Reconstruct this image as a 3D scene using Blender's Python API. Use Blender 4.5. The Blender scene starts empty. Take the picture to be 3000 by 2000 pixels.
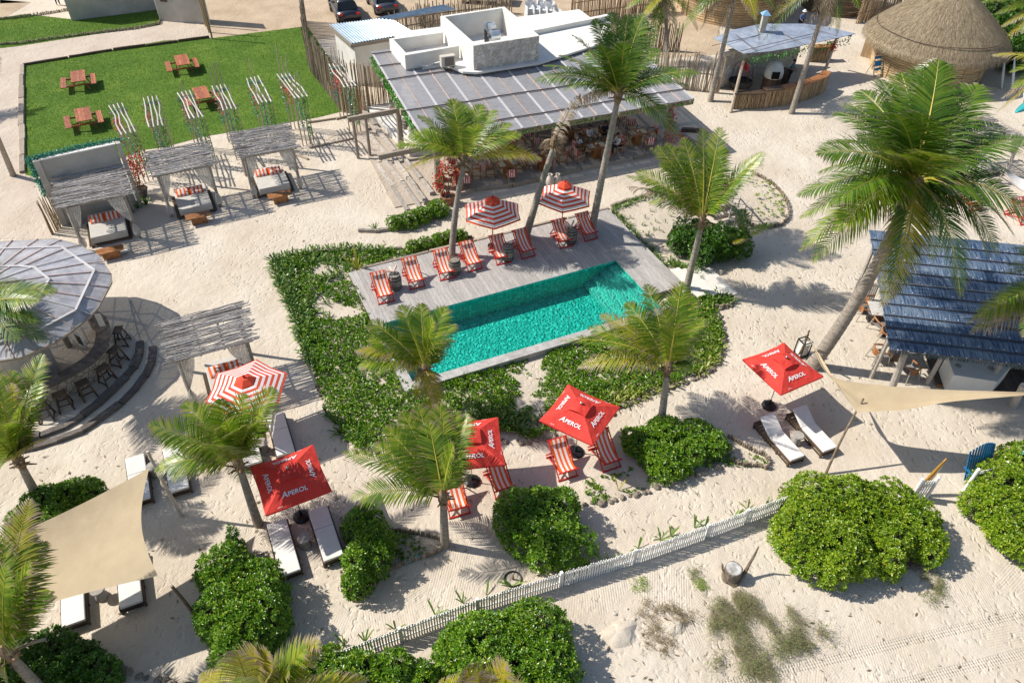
import bpy, math, random
import numpy as np
from mathutils import Vector, Matrix
rnd = random.Random(7)
S = bpy.context.scene
COL = S.collection
rad = math.radians
# ---------------- camera, sky, sun, exposure ----------------
FPX, PITCH, ROLL, CAMH = 2178.26, rad(42.169), rad(1.2297), 21.0
Fw = Vector((0, math.cos(PITCH), -math.sin(PITCH))); _r = Vector((1, 0, 0)); _u = _r.cross(Fw)
Rt = _r*math.cos(ROLL) + _u*math.sin(ROLL); Up = -_r*math.sin(ROLL) + _u*math.cos(ROLL)
CAM = Vector((0, 0, CAMH))
cam = bpy.data.cameras.new('camera'); camo = bpy.data.objects.new('camera', cam); COL.objects.link(camo)
cam.sensor_width = 36; cam.lens = FPX/3000*36; cam.clip_end = 1500; cam.clip_start = .5
m3 = Matrix((Rt, Up, -Fw)).transposed()
camo.matrix_world = Matrix.Translation(CAM) @ m3.to_4x4()
S.camera = camo
SAZ, SEL = rad(-9.5), rad(45)
w = bpy.data.worlds.new('World'); S.world = w; w.use_nodes = True
wn = w.node_tree.nodes; bg = wn.get('Background') or wn.new('ShaderNodeBackground')
sky = wn.new('ShaderNodeTexSky'); sky.sky_type = 'NISHITA'; sky.sun_disc = False
sky.sun_elevation = SEL; sky.sun_rotation = math.atan2(-math.cos(SAZ), -math.sin(SAZ)); sky.altitude = 10
w.node_tree.links.new(sky.outputs[0], bg.inputs[0]); bg.inputs[1].default_value = .115
sl = bpy.data.lights.new('sun', 'SUN'); sl.energy = 5.0; sl.angle = rad(.55); sl.color = (1, .95, .87)
so = bpy.data.objects.new('sun', sl); COL.objects.link(so)
SD = Vector((math.cos(SEL)*math.cos(SAZ), math.cos(SEL)*math.sin(SAZ), -math.sin(SEL)))
so.rotation_euler = SD.to_track_quat('-Z', 'Y').to_euler(); so.location = (-20, 10, 40)
S.view_settings.view_transform = 'Standard'; S.view_settings.look = 'None'; S.view_settings.gamma = 1
S.view_settings.exposure = 0.24; S.view_settings.use_curve_mapping = False
S.render.engine = 'CYCLES'; S.cycles.max_bounces = 8; S.cycles.transparent_max_bounces = 24
S.cycles.diffuse_bounces = 3; S.cycles.caustics_reflective = False; S.cycles.caustics_refractive = False
S.cycles.use_denoising = True

# ---------------- helpers ----------------
def ray(x, y): return Fw*FPX + Rt*(x-1500) - Up*(y-1000)
def P(x, y, z=0.0):
    "point of height z seen at that spot of the photograph"
    d = ray(x, y); return CAM + d*((z-CAMH)/d.z)
def hgt(b, t, zb=0.0):
    g = P(*b, zb); d = ray(*t); tt = (g.x*d.x+g.y*d.y)/(d.x**2+d.y**2); return CAMH+tt*d.z
def V(*a): return Vector(a)

class MB:
    def __init__(s): s.v = []; s.f = []; s.m = []; s.uv = []
    def add(s, vs, fs, mi=0):
        o = len(s.v); s.v += [tuple(v) for v in vs]; s.f += [tuple(i+o for i in f) for f in fs]; s.m += [mi]*len(fs); return s
    def box(s, c, d, rz=0, mi=0, M=None):
        hx, hy, hz = d[0]/2, d[1]/2, d[2]/2; c = Vector(c)
        R = M if M is not None else Matrix.Rotation(rz, 3, 'Z')
        vs = [c + R@Vector((sx*hx, sy*hy, sz*hz)) for sz in (-1, 1) for sx, sy in ((-1,-1),(1,-1),(1,1),(-1,1))]
        return s.add(vs, [(3,2,1,0),(4,5,6,7),(0,1,5,4),(1,2,6,5),(2,3,7,6),(3,0,4,7)], mi)
    def beam(s, a, b, w, h=None, mi=0, up=(0,0,1)):
        a, b = Vector(a), Vector(b); h = h or w; t = (b-a).normalized(); up = Vector(up)
        if abs(t.dot(up)) > .98: up = Vector((1, 0, 0))
        x = t.cross(up).normalized(); y = x.cross(t)
        vs = [p + x*sx*w/2 + y*sy*h/2 for p in (a, b) for sx, sy in ((-1,-1),(1,-1),(1,1),(-1,1))]
        return s.add(vs, [(3,2,1,0),(4,5,6,7),(0,1,5,4),(1,2,6,5),(2,3,7,6),(3,0,4,7)], mi)
    def tube(s, pts, r, n=8, mi=0, cap=True):
        pts = [Vector(p) for p in pts]; rr = r if isinstance(r, (list, tuple)) else [r]*len(pts)
        vs = []; ref = None
        for i, p in enumerate(pts):
            t = (pts[min(i+1, len(pts)-1)]-pts[max(i-1, 0)]).normalized()
            if ref is None: ref = Vector((0,0,1)) if abs(t.z) < .9 else Vector((1,0,0))
            x = t.cross(ref).normalized(); y = x.cross(t).normalized(); ref = y if abs(y.dot(t)) < .9 else ref
            for k in range(n):
                a = 2*math.pi*k/n; vs.append(p + x*math.cos(a)*rr[i] + y*math.sin(a)*rr[i])
        fs = [(i*n+k, i*n+(k+1) % n, (i+1)*n+(k+1) % n, (i+1)*n+k) for i in range(len(pts)-1) for k in range(n)]
        if cap: fs += [tuple(range(n))[::-1], tuple((len(pts)-1)*n+k for k in range(n))]
        return s.add(vs, fs, mi)
    def prism(s, poly, z0, z1, mi=0):
        n = len(poly); q = [(p[0], p[1]) for p in poly]
        ar = sum(q[i][0]*q[(i+1)%n][1]-q[(i+1)%n][0]*q[i][1] for i in range(n))
        if ar < 0: q = q[::-1]
        vs = [(x, y, z0) for x, y in q]+[(x, y, z1) for x, y in q]
        return s.add(vs, [tuple(range(n))[::-1], tuple(range(n, 2*n))]+[(i, (i+1)%n, (i+1)%n+n, i+n) for i in range(n)], mi)
    def slab(s, quad, th, mi=0):
        "thick sheet: top face given as polygon of 3-D points, extruded down"
        n = len(quad); q = [Vector(p) for p in quad]; d = Vector((0, 0, th))
        return s.add(q+[p-d for p in q], [tuple(range(n)), tuple(range(n, 2*n))[::-1]]+[(i, i+n, (i+1)%n+n, (i+1)%n) for i in range(n)], mi)
    def lathe(s, prof, n=16, c=(0,0,0), mi=0, cap=True):
        c = Vector(c); vs = []
        for r, z in prof:
            for k in range(n):
                a = 2*math.pi*k/n; vs.append(c+Vector((r*math.cos(a), r*math.sin(a), z)))
        L = len(prof)
        fs = [(i*n+k, i*n+(k+1)%n, (i+1)*n+(k+1)%n, (i+1)*n+k) for i in range(L-1) for k in range(n)]
        if cap: fs += [tuple(range(n))[::-1], tuple((L-1)*n+k for k in range(n))]
        return s.add(vs, fs, mi)
    def quad(s, *p, mi=0): return s.add(p, [tuple(range(len(p)))], mi)
    def grid(s, fn, nu, nv, mi=0):
        vs = [fn(i/nu, j/nv) for j in range(nv+1) for i in range(nu+1)]; w_ = nu+1
        return s.add(vs, [(j*w_+i, j*w_+i+1, (j+1)*w_+i+1, (j+1)*w_+i) for j in range(nv) for i in range(nu)], mi)
    def mesh(s, name, mats, smooth=False, org=None):
        me = bpy.data.meshes.new(name); vs = s.v
        if org is not None: vs = [(x-org[0], y-org[1], z-org[2]) for x, y, z in vs]
        me.from_pydata(vs, [], s.f)
        for m in (mats if isinstance(mats, (list, tuple)) else [mats]): me.materials.append(m)
        if any(s.m): me.polygons.foreach_set('material_index', s.m)
        if smooth: me.polygons.foreach_set('use_smooth', [True]*len(me.polygons))
        me.update(); return me
    def build(s, name, mats, parent=None, smooth=False, org=None, label=None, kind=None):
        "world-space or local geometry as one object; org = where its origin is put"
        o = bpy.data.objects.new(name, s.mesh(name, mats, smooth, org)); COL.objects.link(o)
        if parent is not None:
            o.parent = parent
            if org is not None: o.location = Vector(org)
        elif org is not None: o.location = Vector(org)
        if label: o['label'] = label
        if kind: o['kind'] = kind
        return o
def mkobj(name, me, parent=None, loc=(0,0,0), rot=(0,0,0), scale=(1,1,1), label=None, kind=None):
    o = bpy.data.objects.new(name, me); COL.objects.link(o); o.parent = parent
    o.location = loc; o.rotation_euler = rot; o.scale = scale
    if label: o['label'] = label
    if kind: o['kind'] = kind
    return o
def root(name, label, cat, loc=(0,0,0), rz=0, group=None):
    o = bpy.data.objects.new(name, None); COL.objects.link(o); o.empty_display_size = .2
    o.location = loc; o.rotation_euler = (0, 0, rz); o['label'] = label; o['category'] = cat
    if group: o['group'] = group
    return o
def tag(o, label, cat, group=None):
    o['label'] = label; o['category'] = cat
    if group: o['group'] = group
    return o
def struct(o): o['kind'] = 'structure'; return o
def dup(r, loc, rz=0, label=None, sub=True):
    c = r.copy(); COL.objects.link(c); c.location = loc; c.rotation_euler = (0, 0, rz)
    if label: c['label'] = label
    for ch in list(KIDS.get(r.name, r.children)):
        d = ch.copy(); COL.objects.link(d); d.parent = c
        for g in ch.children:
            e = g.copy(); COL.objects.link(e); e.parent = d
    return c
KIDS = {}
# ---------------- materials ----------------
def mat(name, c1, c2=None, scale=3., rough=.8, bump=0., bscale=30., stretch=(1,1,1), metal=0., isl=0., world=False,
        spec=.4, alpha=1., det=4., lo=.35, hi=.65, bdist=.02, rnd_amt=0.15, trans=0., c3=None, bstretch=None):
    m = bpy.data.materials.new(name); m.use_nodes = True; nt = m.node_tree; N = nt.nodes; Lk = nt.links
    b = N['Principled BSDF']; b.inputs['Roughness'].default_value = rough; b.inputs['Metallic'].default_value = metal
    b.inputs['Specular IOR Level'].default_value = spec; b.inputs['Alpha'].default_value = alpha
    if world:
        co = N.new('ShaderNodeNewGeometry').outputs['Position']
    else:
        co = N.new('ShaderNodeTexCoord').outputs['Object']
    mp = N.new('ShaderNodeMapping'); mp.inputs['Scale'].default_value = stretch; Lk.new(co, mp.inputs[0])
    oi = N.new('ShaderNodeObjectInfo')
    col = None
    if c2 is not None:
        nz = N.new('ShaderNodeTexNoise'); nz.noise_dimensions = '4D'; nz.inputs['Scale'].default_value = scale; nz.inputs['Detail'].default_value = det
        nz.inputs['Roughness'].default_value = .6
        mu = N.new('ShaderNodeMath'); mu.operation = 'MULTIPLY'; mu.inputs[1].default_value = 37.; Lk.new(oi.outputs['Random'], mu.inputs[0])
        Lk.new(mu.outputs[0], nz.inputs['W']); Lk.new(mp.outputs[0], nz.inputs['Vector'])
        rp = N.new('ShaderNodeValToRGB'); rp.color_ramp.elements[0].position = lo; rp.color_ramp.elements[1].position = hi
        rp.color_ramp.elements[0].color = (*c1, 1); rp.color_ramp.elements[1].color = (*c2, 1)
        if c3: e = rp.color_ramp.elements.new((lo+hi)/2); e.color = (*c3, 1)
        Lk.new(nz.outputs[0], rp.inputs[0]); col = rp.outputs[0]
    else:
        rg = N.new('ShaderNodeRGB'); rg.outputs[0].default_value = (*c1, 1); col = rg.outputs[0]
    hs = N.new('ShaderNodeHueSaturation'); Lk.new(col, hs.inputs['Color'])
    src = oi.outputs['Random']; amt = rnd_amt
    if isl: src = N.new('ShaderNodeNewGeometry').outputs['Random Per Island']; amt = isl
    mr = N.new('ShaderNodeMapRange'); mr.inputs['To Min'].default_value = 1-amt; mr.inputs['To Max'].default_value = 1+amt
    Lk.new(src, mr.inputs['Value']); Lk.new(mr.outputs[0], hs.inputs['Value'])
    Lk.new(hs.outputs[0], b.inputs['Base Color'])
    if bump:
        bz = N.new('ShaderNodeTexNoise'); bz.inputs['Scale'].default_value = bscale; bz.inputs['Detail'].default_value = 3
        if bstretch:
            mp2 = N.new('ShaderNodeMapping'); mp2.inputs['Scale'].default_value = bstretch; Lk.new(co, mp2.inputs[0]); Lk.new(mp2.outputs[0], bz.inputs['Vector'])
        else: Lk.new(mp.outputs[0], bz.inputs['Vector'])
        bp = N.new('ShaderNodeBump'); bp.inputs['Strength'].default_value = bump; bp.inputs['Distance'].default_value = bdist
        Lk.new(bz.outputs[0], bp.inputs['Height']); Lk.new(bp.outputs[0], b.inputs['Normal'])
    if trans:
        tr = N.new('ShaderNodeBsdfTranslucent'); Lk.new(hs.outputs[0], tr.inputs[0]); mx = N.new('ShaderNodeMixShader'); mx.inputs[0].default_value = trans
        Lk.new(b.outputs[0], mx.inputs[1]); Lk.new(tr.outputs[0], mx.inputs[2]); Lk.new(mx.outputs[0], N['Material Output'].inputs[0])
    return m
def leafmat(name, stops, trans=.35, rough=.45, uvtip=None, spec=.5):
    "leaf colour chosen per leaf; uvtip = (colour, start) withers the leaf ends"
    m = bpy.data.materials.new(name); m.use_nodes = True; nt = m.node_tree; N = nt.nodes; Lk = nt.links
    b = N['Principled BSDF']; b.inputs['Roughness'].default_value = rough; b.inputs['Specular IOR Level'].default_value = spec
    g = N.new('ShaderNodeNewGeometry'); rp = N.new('ShaderNodeValToRGB'); el = rp.color_ramp.elements
    el[0].position = 0; el[0].color = (*stops[0], 1); el[1].position = 1; el[1].color = (*stops[-1], 1)
    for i, c in enumerate(stops[1:-1]): e = el.new((i+1)/(len(stops)-1)); e.color = (*c, 1)
    Lk.new(g.outputs['Random Per Island'], rp.inputs[0]); col = rp.outputs[0]
    if uvtip:
        uv = N.new('ShaderNodeUVMap'); sx = N.new('ShaderNodeSeparateXYZ'); Lk.new(uv.outputs[0], sx.inputs[0])
        ad = N.new('ShaderNodeMath'); ad.operation = 'ADD'; Lk.new(sx.outputs[0], ad.inputs[0]); 
        mr0 = N.new('ShaderNodeMapRange'); mr0.inputs['To Min'].default_value = -.25; mr0.inputs['To Max'].default_value = .3
        Lk.new(g.outputs['Random Per Island'], mr0.inputs['Value']); Lk.new(mr0.outputs[0], ad.inputs[1])
        mr = N.new('ShaderNodeMapRange'); mr.inputs['From Min'].default_value = uvtip[1]; mr.inputs['From Max'].default_value = uvtip[1]+.25
        Lk.new(ad.outputs[0], mr.inputs['Value'])
        mx = N.new('ShaderNodeMix'); mx.data_type = 'RGBA'; Lk.new(mr.outputs[0], mx.inputs[0]); Lk.new(col, mx.inputs[6]); mx.inputs[7].default_value = (*uvtip[0], 1)
        col = mx.outputs[2]
    Lk.new(col, b.inputs['Base Color'])
    tr = N.new('ShaderNodeBsdfTranslucent'); Lk.new(col, tr.inputs[0]); ms = N.new('ShaderNodeMixShader'); ms.inputs[0].default_value = trans
    Lk.new(b.outputs[0], ms.inputs[1]); Lk.new(tr.outputs[0], ms.inputs[2]); Lk.new(ms.outputs[0], N['Material Output'].inputs[0])
    return m
def sandmat(name, c1, c2, foot=1., rake=0., c3=None, rough=.95):
    m = bpy.data.materials.new(name); m.use_nodes = True; nt = m.node_tree; N = nt.nodes; Lk = nt.links
    b = N['Principled BSDF']; b.inputs['Roughness'].default_value = rough; b.inputs['Specular IOR Level'].default_value = .1
    g = N.new('ShaderNodeNewGeometry').outputs['Position']
    def noise(sc, det=4, rough_=.6):
        n = N.new('ShaderNodeTexNoise'); n.inputs['Scale'].default_value = sc; n.inputs['Detail'].default_value = det; n.inputs['Roughness'].default_value = rough_; Lk.new(g, n.inputs['Vector']); return n
    def math_(op, a, b_):
        n = N.new('ShaderNodeMath'); n.operation = op
        for i, x in enumerate((a, b_)):
            if isinstance(x, (int, float)): n.inputs[i].default_value = x
            else: Lk.new(x, n.inputs[i])
        return n.outputs[0]
    big = noise(.35, 5); rp = N.new('ShaderNodeValToRGB'); rp.color_ramp.elements[0].position = .35; rp.color_ramp.elements[1].position = .68
    rp.color_ramp.elements[0].color = (*c1, 1); rp.color_ramp.elements[1].color = (*c2, 1); Lk.new(big.outputs[0], rp.inputs[0])
    fine = noise(22, 4, .8); hs = N.new('ShaderNodeHueSaturation'); Lk.new(rp.outputs[0], hs.inputs['Color'])
    mrf = N.new('ShaderNodeMapRange'); mrf.inputs['From Min'].default_value = .3; mrf.inputs['From Max'].default_value = .7
    mrf.inputs['To Min'].default_value = .84; mrf.inputs['To Max'].default_value = 1.1
    Lk.new(fine.outputs[0], mrf.inputs['Value']); Lk.new(mrf.outputs[0], hs.inputs['Value']); Lk.new(hs.outputs[0], b.inputs['Base Color'])
    # footprints: distorted small hollows, with trampled and untouched patches
    wob = noise(2.2, 2); va = N.new('ShaderNodeVectorMath'); va.operation = 'SCALE'; Lk.new(wob.outputs[1], va.inputs[0]); va.inputs['Scale'].default_value = .55
    vb = N.new('ShaderNodeVectorMath'); vb.operation = 'ADD'; Lk.new(g, vb.inputs[0]); Lk.new(va.outputs[0], vb.inputs[1])
    vo = N.new('ShaderNodeTexVoronoi'); vo.feature = 'SMOOTH_F1'; vo.inputs['Scale'].default_value = 4.4; vo.inputs['Smoothness'].default_value = .35
    mpv = N.new('ShaderNodeMapping'); mpv.inputs['Scale'].default_value = (1.25, .8, 0); mpv.inputs['Rotation'].default_value = (0, 0, .5); Lk.new(vb.outputs[0], mpv.inputs[0]); Lk.new(mpv.outputs[0], vo.inputs['Vector'])
    mid = noise(5.5, 4); pm = noise(.22, 3); pmr = N.new('ShaderNodeMapRange'); pmr.inputs['From Min'].default_value = .42; pmr.inputs['From Max'].default_value = .56
    pmr.inputs['To Min'].default_value = .25; Lk.new(pm.outputs[0], pmr.inputs['Value'])
    h = math_('MULTIPLY', math_('MULTIPLY', math_('MINIMUM', vo.outputs['Distance'], .42), pmr.outputs[0]), .085*foot)
    h = math_('ADD', h, math_('MULTIPLY', mid.outputs[0], .026*foot)); h = math_('ADD', h, math_('MULTIPLY', fine.outputs[0], .006))
    h = math_('ADD', h, math_('MULTIPLY', noise(1.1, 2).outputs[0], .07))
    if rake:
        vc = N.new('ShaderNodeTexVoronoi'); vc.inputs['Scale'].default_value = .62; Lk.new(vb.outputs[0], vc.inputs['Vector'])
        sep = N.new('ShaderNodeSeparateColor'); Lk.new(vc.outputs['Color'], sep.inputs[0])
        vr = N.new('ShaderNodeVectorRotate'); vr.rotation_type = 'Z_AXIS'; Lk.new(g, vr.inputs['Vector']); Lk.new(math_('MULTIPLY', sep.outputs[0], 3.1), vr.inputs['Angle'])
        wv = N.new('ShaderNodeTexWave'); wv.inputs['Scale'].default_value = 4.2; wv.inputs['Distortion'].default_value = .25; wv.inputs['Detail Scale'].default_value = .6; Lk.new(vr.outputs[0], wv.inputs['Vector'])
        # rake marks only towards the beach (small y)
        sp = N.new('ShaderNodeSeparateXYZ'); Lk.new(g, sp.inputs[0]); my = N.new('ShaderNodeMapRange'); my.inputs['From Min'].default_value = 19; my.inputs['From Max'].default_value = 15; Lk.new(sp.outputs[1], my.inputs['Value'])
        h = math_('ADD', h, math_('MULTIPLY', math_('MULTIPLY', wv.outputs[1], math_('MULTIPLY', my.outputs[0], sep.outputs[1])), .0065*rake))
        # tyre tracks on the beach: bands in a rotated frame
        mp = N.new('ShaderNodeMapping'); mp.vector_type = 'TEXTURE'; mp.inputs['Location'].default_value = (6.93, 9.24, 0); mp.inputs['Rotation'].default_value = (0, 0, rad(13.8)); Lk.new(g, mp.inputs[0])
        st = N.new('ShaderNodeSeparateXYZ'); Lk.new(mp.outputs[0], st.inputs[0])
        def band(c, hw):
            d = math_('ABSOLUTE', math_('SUBTRACT', st.outputs[1], c), 0); mm = N.new('ShaderNodeMapRange'); mm.inputs['From Min'].default_value = hw; mm.inputs['From Max'].default_value = hw-.05; Lk.new(d, mm.inputs['Value']); return mm.outputs[0]
        gx = math_('SINE', math_('MULTIPLY', st.outputs[0], 2*math.pi/.085), 0); gy = math_('SINE', math_('MULTIPLY', st.outputs[1], 2*math.pi/.09), 0)
        treads = math_('ADD', gx, gy)
        tw = math_('ADD', band(0, .17), band(-1.055, .16))
        h = math_('ADD', h, math_('MULTIPLY', math_('MULTIPLY', treads, tw), .006)); h = math_('SUBTRACT', h, math_('MULTIPLY', tw, .012))
    bp = N.new('ShaderNodeBump'); bp.inputs['Strength'].default_value = 1.; bp.inputs['Distance'].default_value = 1.
    Lk.new(h, bp.inputs['Height']); Lk.new(bp.outputs[0], b.inputs['Normal'])
    return m
SAND = sandmat('sand', (.545,.465,.365), (.64,.565,.465), 1., 1.)
GRAVEL = sandmat('gravel_sand', (.50,.415,.335), (.58,.495,.405), .8)
DIRT = sandmat('dirt', (.42,.32,.22), (.56,.44,.31), .8)
BEDSAND = sandmat('bed_sand', (.48,.41,.32), (.60,.52,.42), 1.)
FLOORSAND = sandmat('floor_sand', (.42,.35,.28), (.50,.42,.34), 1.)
WHITE = mat('white_plaster', (.66,.63,.57), (.76,.74,.68), 1.2, .85, .3, 25, bdist=.01, rnd_amt=0)
WHITEPAINT = mat('white_paint', (.86,.85,.81), (.78,.77,.73), 6, .6, rnd_amt=.06)
WALLGREY = mat('old_plaster', (.40,.37,.32), (.52,.48,.42), .9, .9, .4, 20, rnd_amt=0)
ROOFWHITE = mat('roof_white', (.68,.64,.58), (.78,.75,.7), .8, .85, rnd_amt=0)
DRIFT = mat('driftwood', (.30,.26,.22), (.52,.47,.41), 6, .85, .6, 20, (1,1,6), rnd_amt=.3)
DRIFTX = mat('driftwood_beam', (.26,.21,.16), (.42,.35,.28), 5, .9, .6, 20, (1,6,6), rnd_amt=.2)
STICK = mat('grey_stick', (.22,.20,.185), (.46,.43,.40), 9, .85, .5, 30, (1,1,1), rnd_amt=.38)
POLEWOOD = mat('pale_pole', (.34,.27,.19), (.50,.42,.32), 4, .8, .4, 20, (3,3,.6), rnd_amt=.2)
BAMBOO = mat('bamboo', (.30,.20,.11), (.46,.33,.19), 3, .75, .3, 20, (3,3,.8), rnd_amt=.35)
BAMBOOGREY = mat('grey_bamboo', (.17,.13,.095), (.33,.265,.19), 3, .8, .3, 20, (3,3,.8), rnd_amt=.35)
TEAK = mat('teak', (.20,.075,.025), (.38,.17,.06), 3, .5, .2, 30, (1.5,9,1.5), rnd_amt=.2)
REDWOOD = mat('red_wood', (.26,.06,.03), (.60,.27,.11), 3.2, .45, .2, 30, (12,1.2,2), rnd_amt=.22, lo=.42, hi=.72)
DARKWOOD = mat('dark_wood', (.055,.035,.022), (.11,.07,.045), 4, .55, .2, 30, (1,8,1), rnd_amt=.2)
BLACK = mat('black_plastic', (.012,.012,.013), None, rough=.35, rnd_amt=0)
METAL = mat('metal', (.55,.55,.55), None, rough=.3, metal=1.)
STEEL = mat('galvanised', (.50,.54,.58), (.62,.66,.70), 3, .35, metal=.7, rnd_amt=0)
DARKMETAL = mat('dark_metal', (.03,.03,.03), None, rough=.5, metal=.5)
CUSHION = mat('cream_cushion', (.70,.67,.62), (.76,.73,.69), 4, .9, .3, 60, rnd_amt=.03)
MATTRESS = mat('grey_canvas', (.50,.47,.42), (.56,.53,.48), 3, .95, .3, 80, rnd_amt=.04)
REDPAINT = mat('red_paint', (.52,.022,.014), None, rough=.35, rnd_amt=.1)
REDCANVAS = mat('red_canvas', (.66,.045,.032), (.72,.06,.042), 3, .8, 1., 2.6, rnd_amt=.05, bdist=.07, trans=.18)
ORANGE = mat('orange_stripe', (.82,.135,.022), None, rough=.85, rnd_amt=.03, trans=.15)
REDSTRIPE = mat('coral_stripe', (.72,.085,.04), None, rough=.85, rnd_amt=.03, trans=.15)
STRIPEWHITE = mat('white_stripe', (.80,.77,.74), None, rough=.85, rnd_amt=.03, trans=.15)
SEATRED = mat('seat_red', (.50,.04,.04), None, rough=.85, rnd_amt=.05)
STONEGREY = mat('concrete_stool', (.30,.275,.24), (.42,.39,.35), 8, .85, .4, 30)
CLAY = mat('terracotta', (.30,.12,.06), (.40,.18,.10), 4, .8, .3, 20)
DARKCLAY = mat('dark_clay', (.06,.06,.055), (.12,.11,.10), 5, .7, .3, 20)
PALECLAY = mat('pale_clay', (.42,.36,.30), (.58,.52,.46), 5, .85, .3, 20)
THATCH = mat('thatch', (.22,.165,.10), (.44,.35,.24), 2.5, .95, isl=.35, det=6)
SAILCLOTH = mat('sail_cloth', (.50,.39,.245), (.56,.445,.285), 1.2, .85, .5, 3, rnd_amt=0, trans=.12, bdist=.03)
BARK = mat('palm_bark', (.20,.165,.13), (.44,.385,.32), 9, .9, .9, 9, (.6,.6,3.5), rnd_amt=.15, bdist=.04)
TWIG = mat('twig', (.12,.085,.05), (.24,.18,.12), 6, .9)
ROPE = mat('rope', (.55,.50,.42), None, rough=.9)
SKIN = mat('skin', (.33,.17,.10), None, rough=.6, rnd_amt=.05)
STEPWHITE = mat('limestone', (.64,.60,.53), (.74,.70,.63), 6, .8, .3, 30, rnd_amt=.05)
DECK = mat('grey_deck', (.30,.275,.25), (.48,.45,.42), 3.2, .7, .35, 24, (1,7,1), rnd_amt=.11, lo=.3, hi=.7)
# ---------------- ground, pool, deck ----------------
DH = rad(25.37); DO = V(-7.59, 27.32, 0); dx = V(math.cos(DH), math.sin(DH), 0); dy = V(-math.sin(DH), math.cos(DH), 0)
def D(x, y, z=0): return DO + dx*x + dy*y + V(0, 0, z)
DZ = .30
PX0, PX1, PY0, PY1 = .42, 11.86, -7.86, -4.06
hole = [D(PX0-.2, PY0-.2), D(PX1+.2, PY0-.2), D(PX1+.2, PY1+.2), D(PX0-.2, PY1+.2)]
out = [D(-500, -500), D(500, -500), D(500, 500), D(-500, 500)]
g = MB(); g.add(hole+out, [(4+i, 4+(i+1)%4, (i+1)%4, i) for i in range(4)]); struct(g.build('sand_ground', SAND))
def sheet(name, pts, m, z=.006):
    mb = MB(); mb.quad(*[(p.x, p.y, z) for p in (P(*q) for q in pts)]); 
    if mb.f and (Vector(mb.v[1])-Vector(mb.v[0])).cross(Vector(mb.v[2])-Vector(mb.v[1])).z < 0: mb.f = [mb.f[0][::-1]]
    return struct(mb.build(name, m))
sheet('gravel_path', [(-400,60),(0,145),(465,75),(478,68),(580,60),(622,112),(625,118),(80,187),(68,200),(72,505),(95,520),(108,560),(140,640),(150,700),(-300,700)], GRAVEL, .006)
sheet('parking_ground', [(560,30),(630,118),(900,78),(905,120),(1150,90),(1400,60),(1700,60),(1710,200),(1800,150),(1960,170),(2110,160),(2100,-60),(1600,-250),(500,-250),(540,0)], DIRT, .007)
sheet('parking_ground', [(-800,40),(90,8),(0,60),(0,0),(200,-10),(560,0),(540,-300),(-900,-300)], DIRT, .010)
LAWNM = mat('lawn_green', (.085,.175,.012), (.15,.245,.025), .55, .95, 1., 45, world=True, det=9, bdist=.05, c3=(.105,.20,.016), rnd_amt=0)
lawn_px = [(72,192),(480,120),(622,113),(840,85),(900,78),(985,200),(1050,310),(1040,318),(930,345),(760,375),(600,400),(480,432),(420,440),(340,470),(100,520),(75,512)]
lawn = sheet('lawn', lawn_px, LAWNM, .012)
lawn2_px = [(-60,62),(75,42),(230,60),(462,22),(470,74),(300,98),(60,135),(-60,150)]
lawn2 = sheet('lawn', lawn2_px, LAWNM, .012)
def pinpoly(x, y, poly):
    n = len(poly); c = False; j = n-1
    for i in range(n):
        if (poly[i][1] > y) != (poly[j][1] > y) and x < (poly[j][0]-poly[i][0])*(y-poly[i][1])/(poly[j][1]-poly[i][1])+poly[i][0]: c = not c
        j = i
    return c
def wpoly(px, z=0): return [(p.x, p.y) for p in (P(*q, z) for q in px)]
def scatter(poly, n, r=rnd):
    xs = [p[0] for p in poly]; ys = [p[1] for p in poly]; out_ = []
    while len(out_) < n:
        x, y = r.uniform(min(xs), max(xs)), r.uniform(min(ys), max(ys))
        if pinpoly(x, y, poly): out_.append((x, y))
    return out_
# grass blades that catch the sun
GRASS = leafmat('grass_blade', [(.08,.17,.012),(.12,.24,.018),(.17,.28,.03),(.24,.31,.06)], .3, .6)
def grass_blades(name, poly, n, parent=None):
    mb = MB(); vs = []; fs = []
    for i, (x, y) in enumerate(scatter(poly, n)):
        a = rnd.uniform(0, 6.28); l = rnd.uniform(.04, .09); ww = .014; lean = rnd.uniform(0, .05)
        ca, sa = math.cos(a), math.sin(a); o = len(vs)
        vs += [(x-ca*ww, y-sa*ww, .01), (x+ca*ww, y+sa*ww, .01), (x-sa*lean, y+ca*lean, l)]; fs.append((o, o+1, o+2))
    mb.v = vs; mb.f = fs; mb.m = [0]*len(fs)
    o = mb.build(name, GRASS); o['kind'] = 'stuff'; o['label'] = 'short mown grass blades'; return o
lw = wpoly(lawn_px)
o = grass_blades('grass', lw, 90000); tag(o, 'bright mown grass of the picnic lawn', 'grass')
o = grass_blades('grass', wpoly(lawn2_px), 22000); tag(o, 'grass strip beside the plastered building at the back', 'grass')
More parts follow.
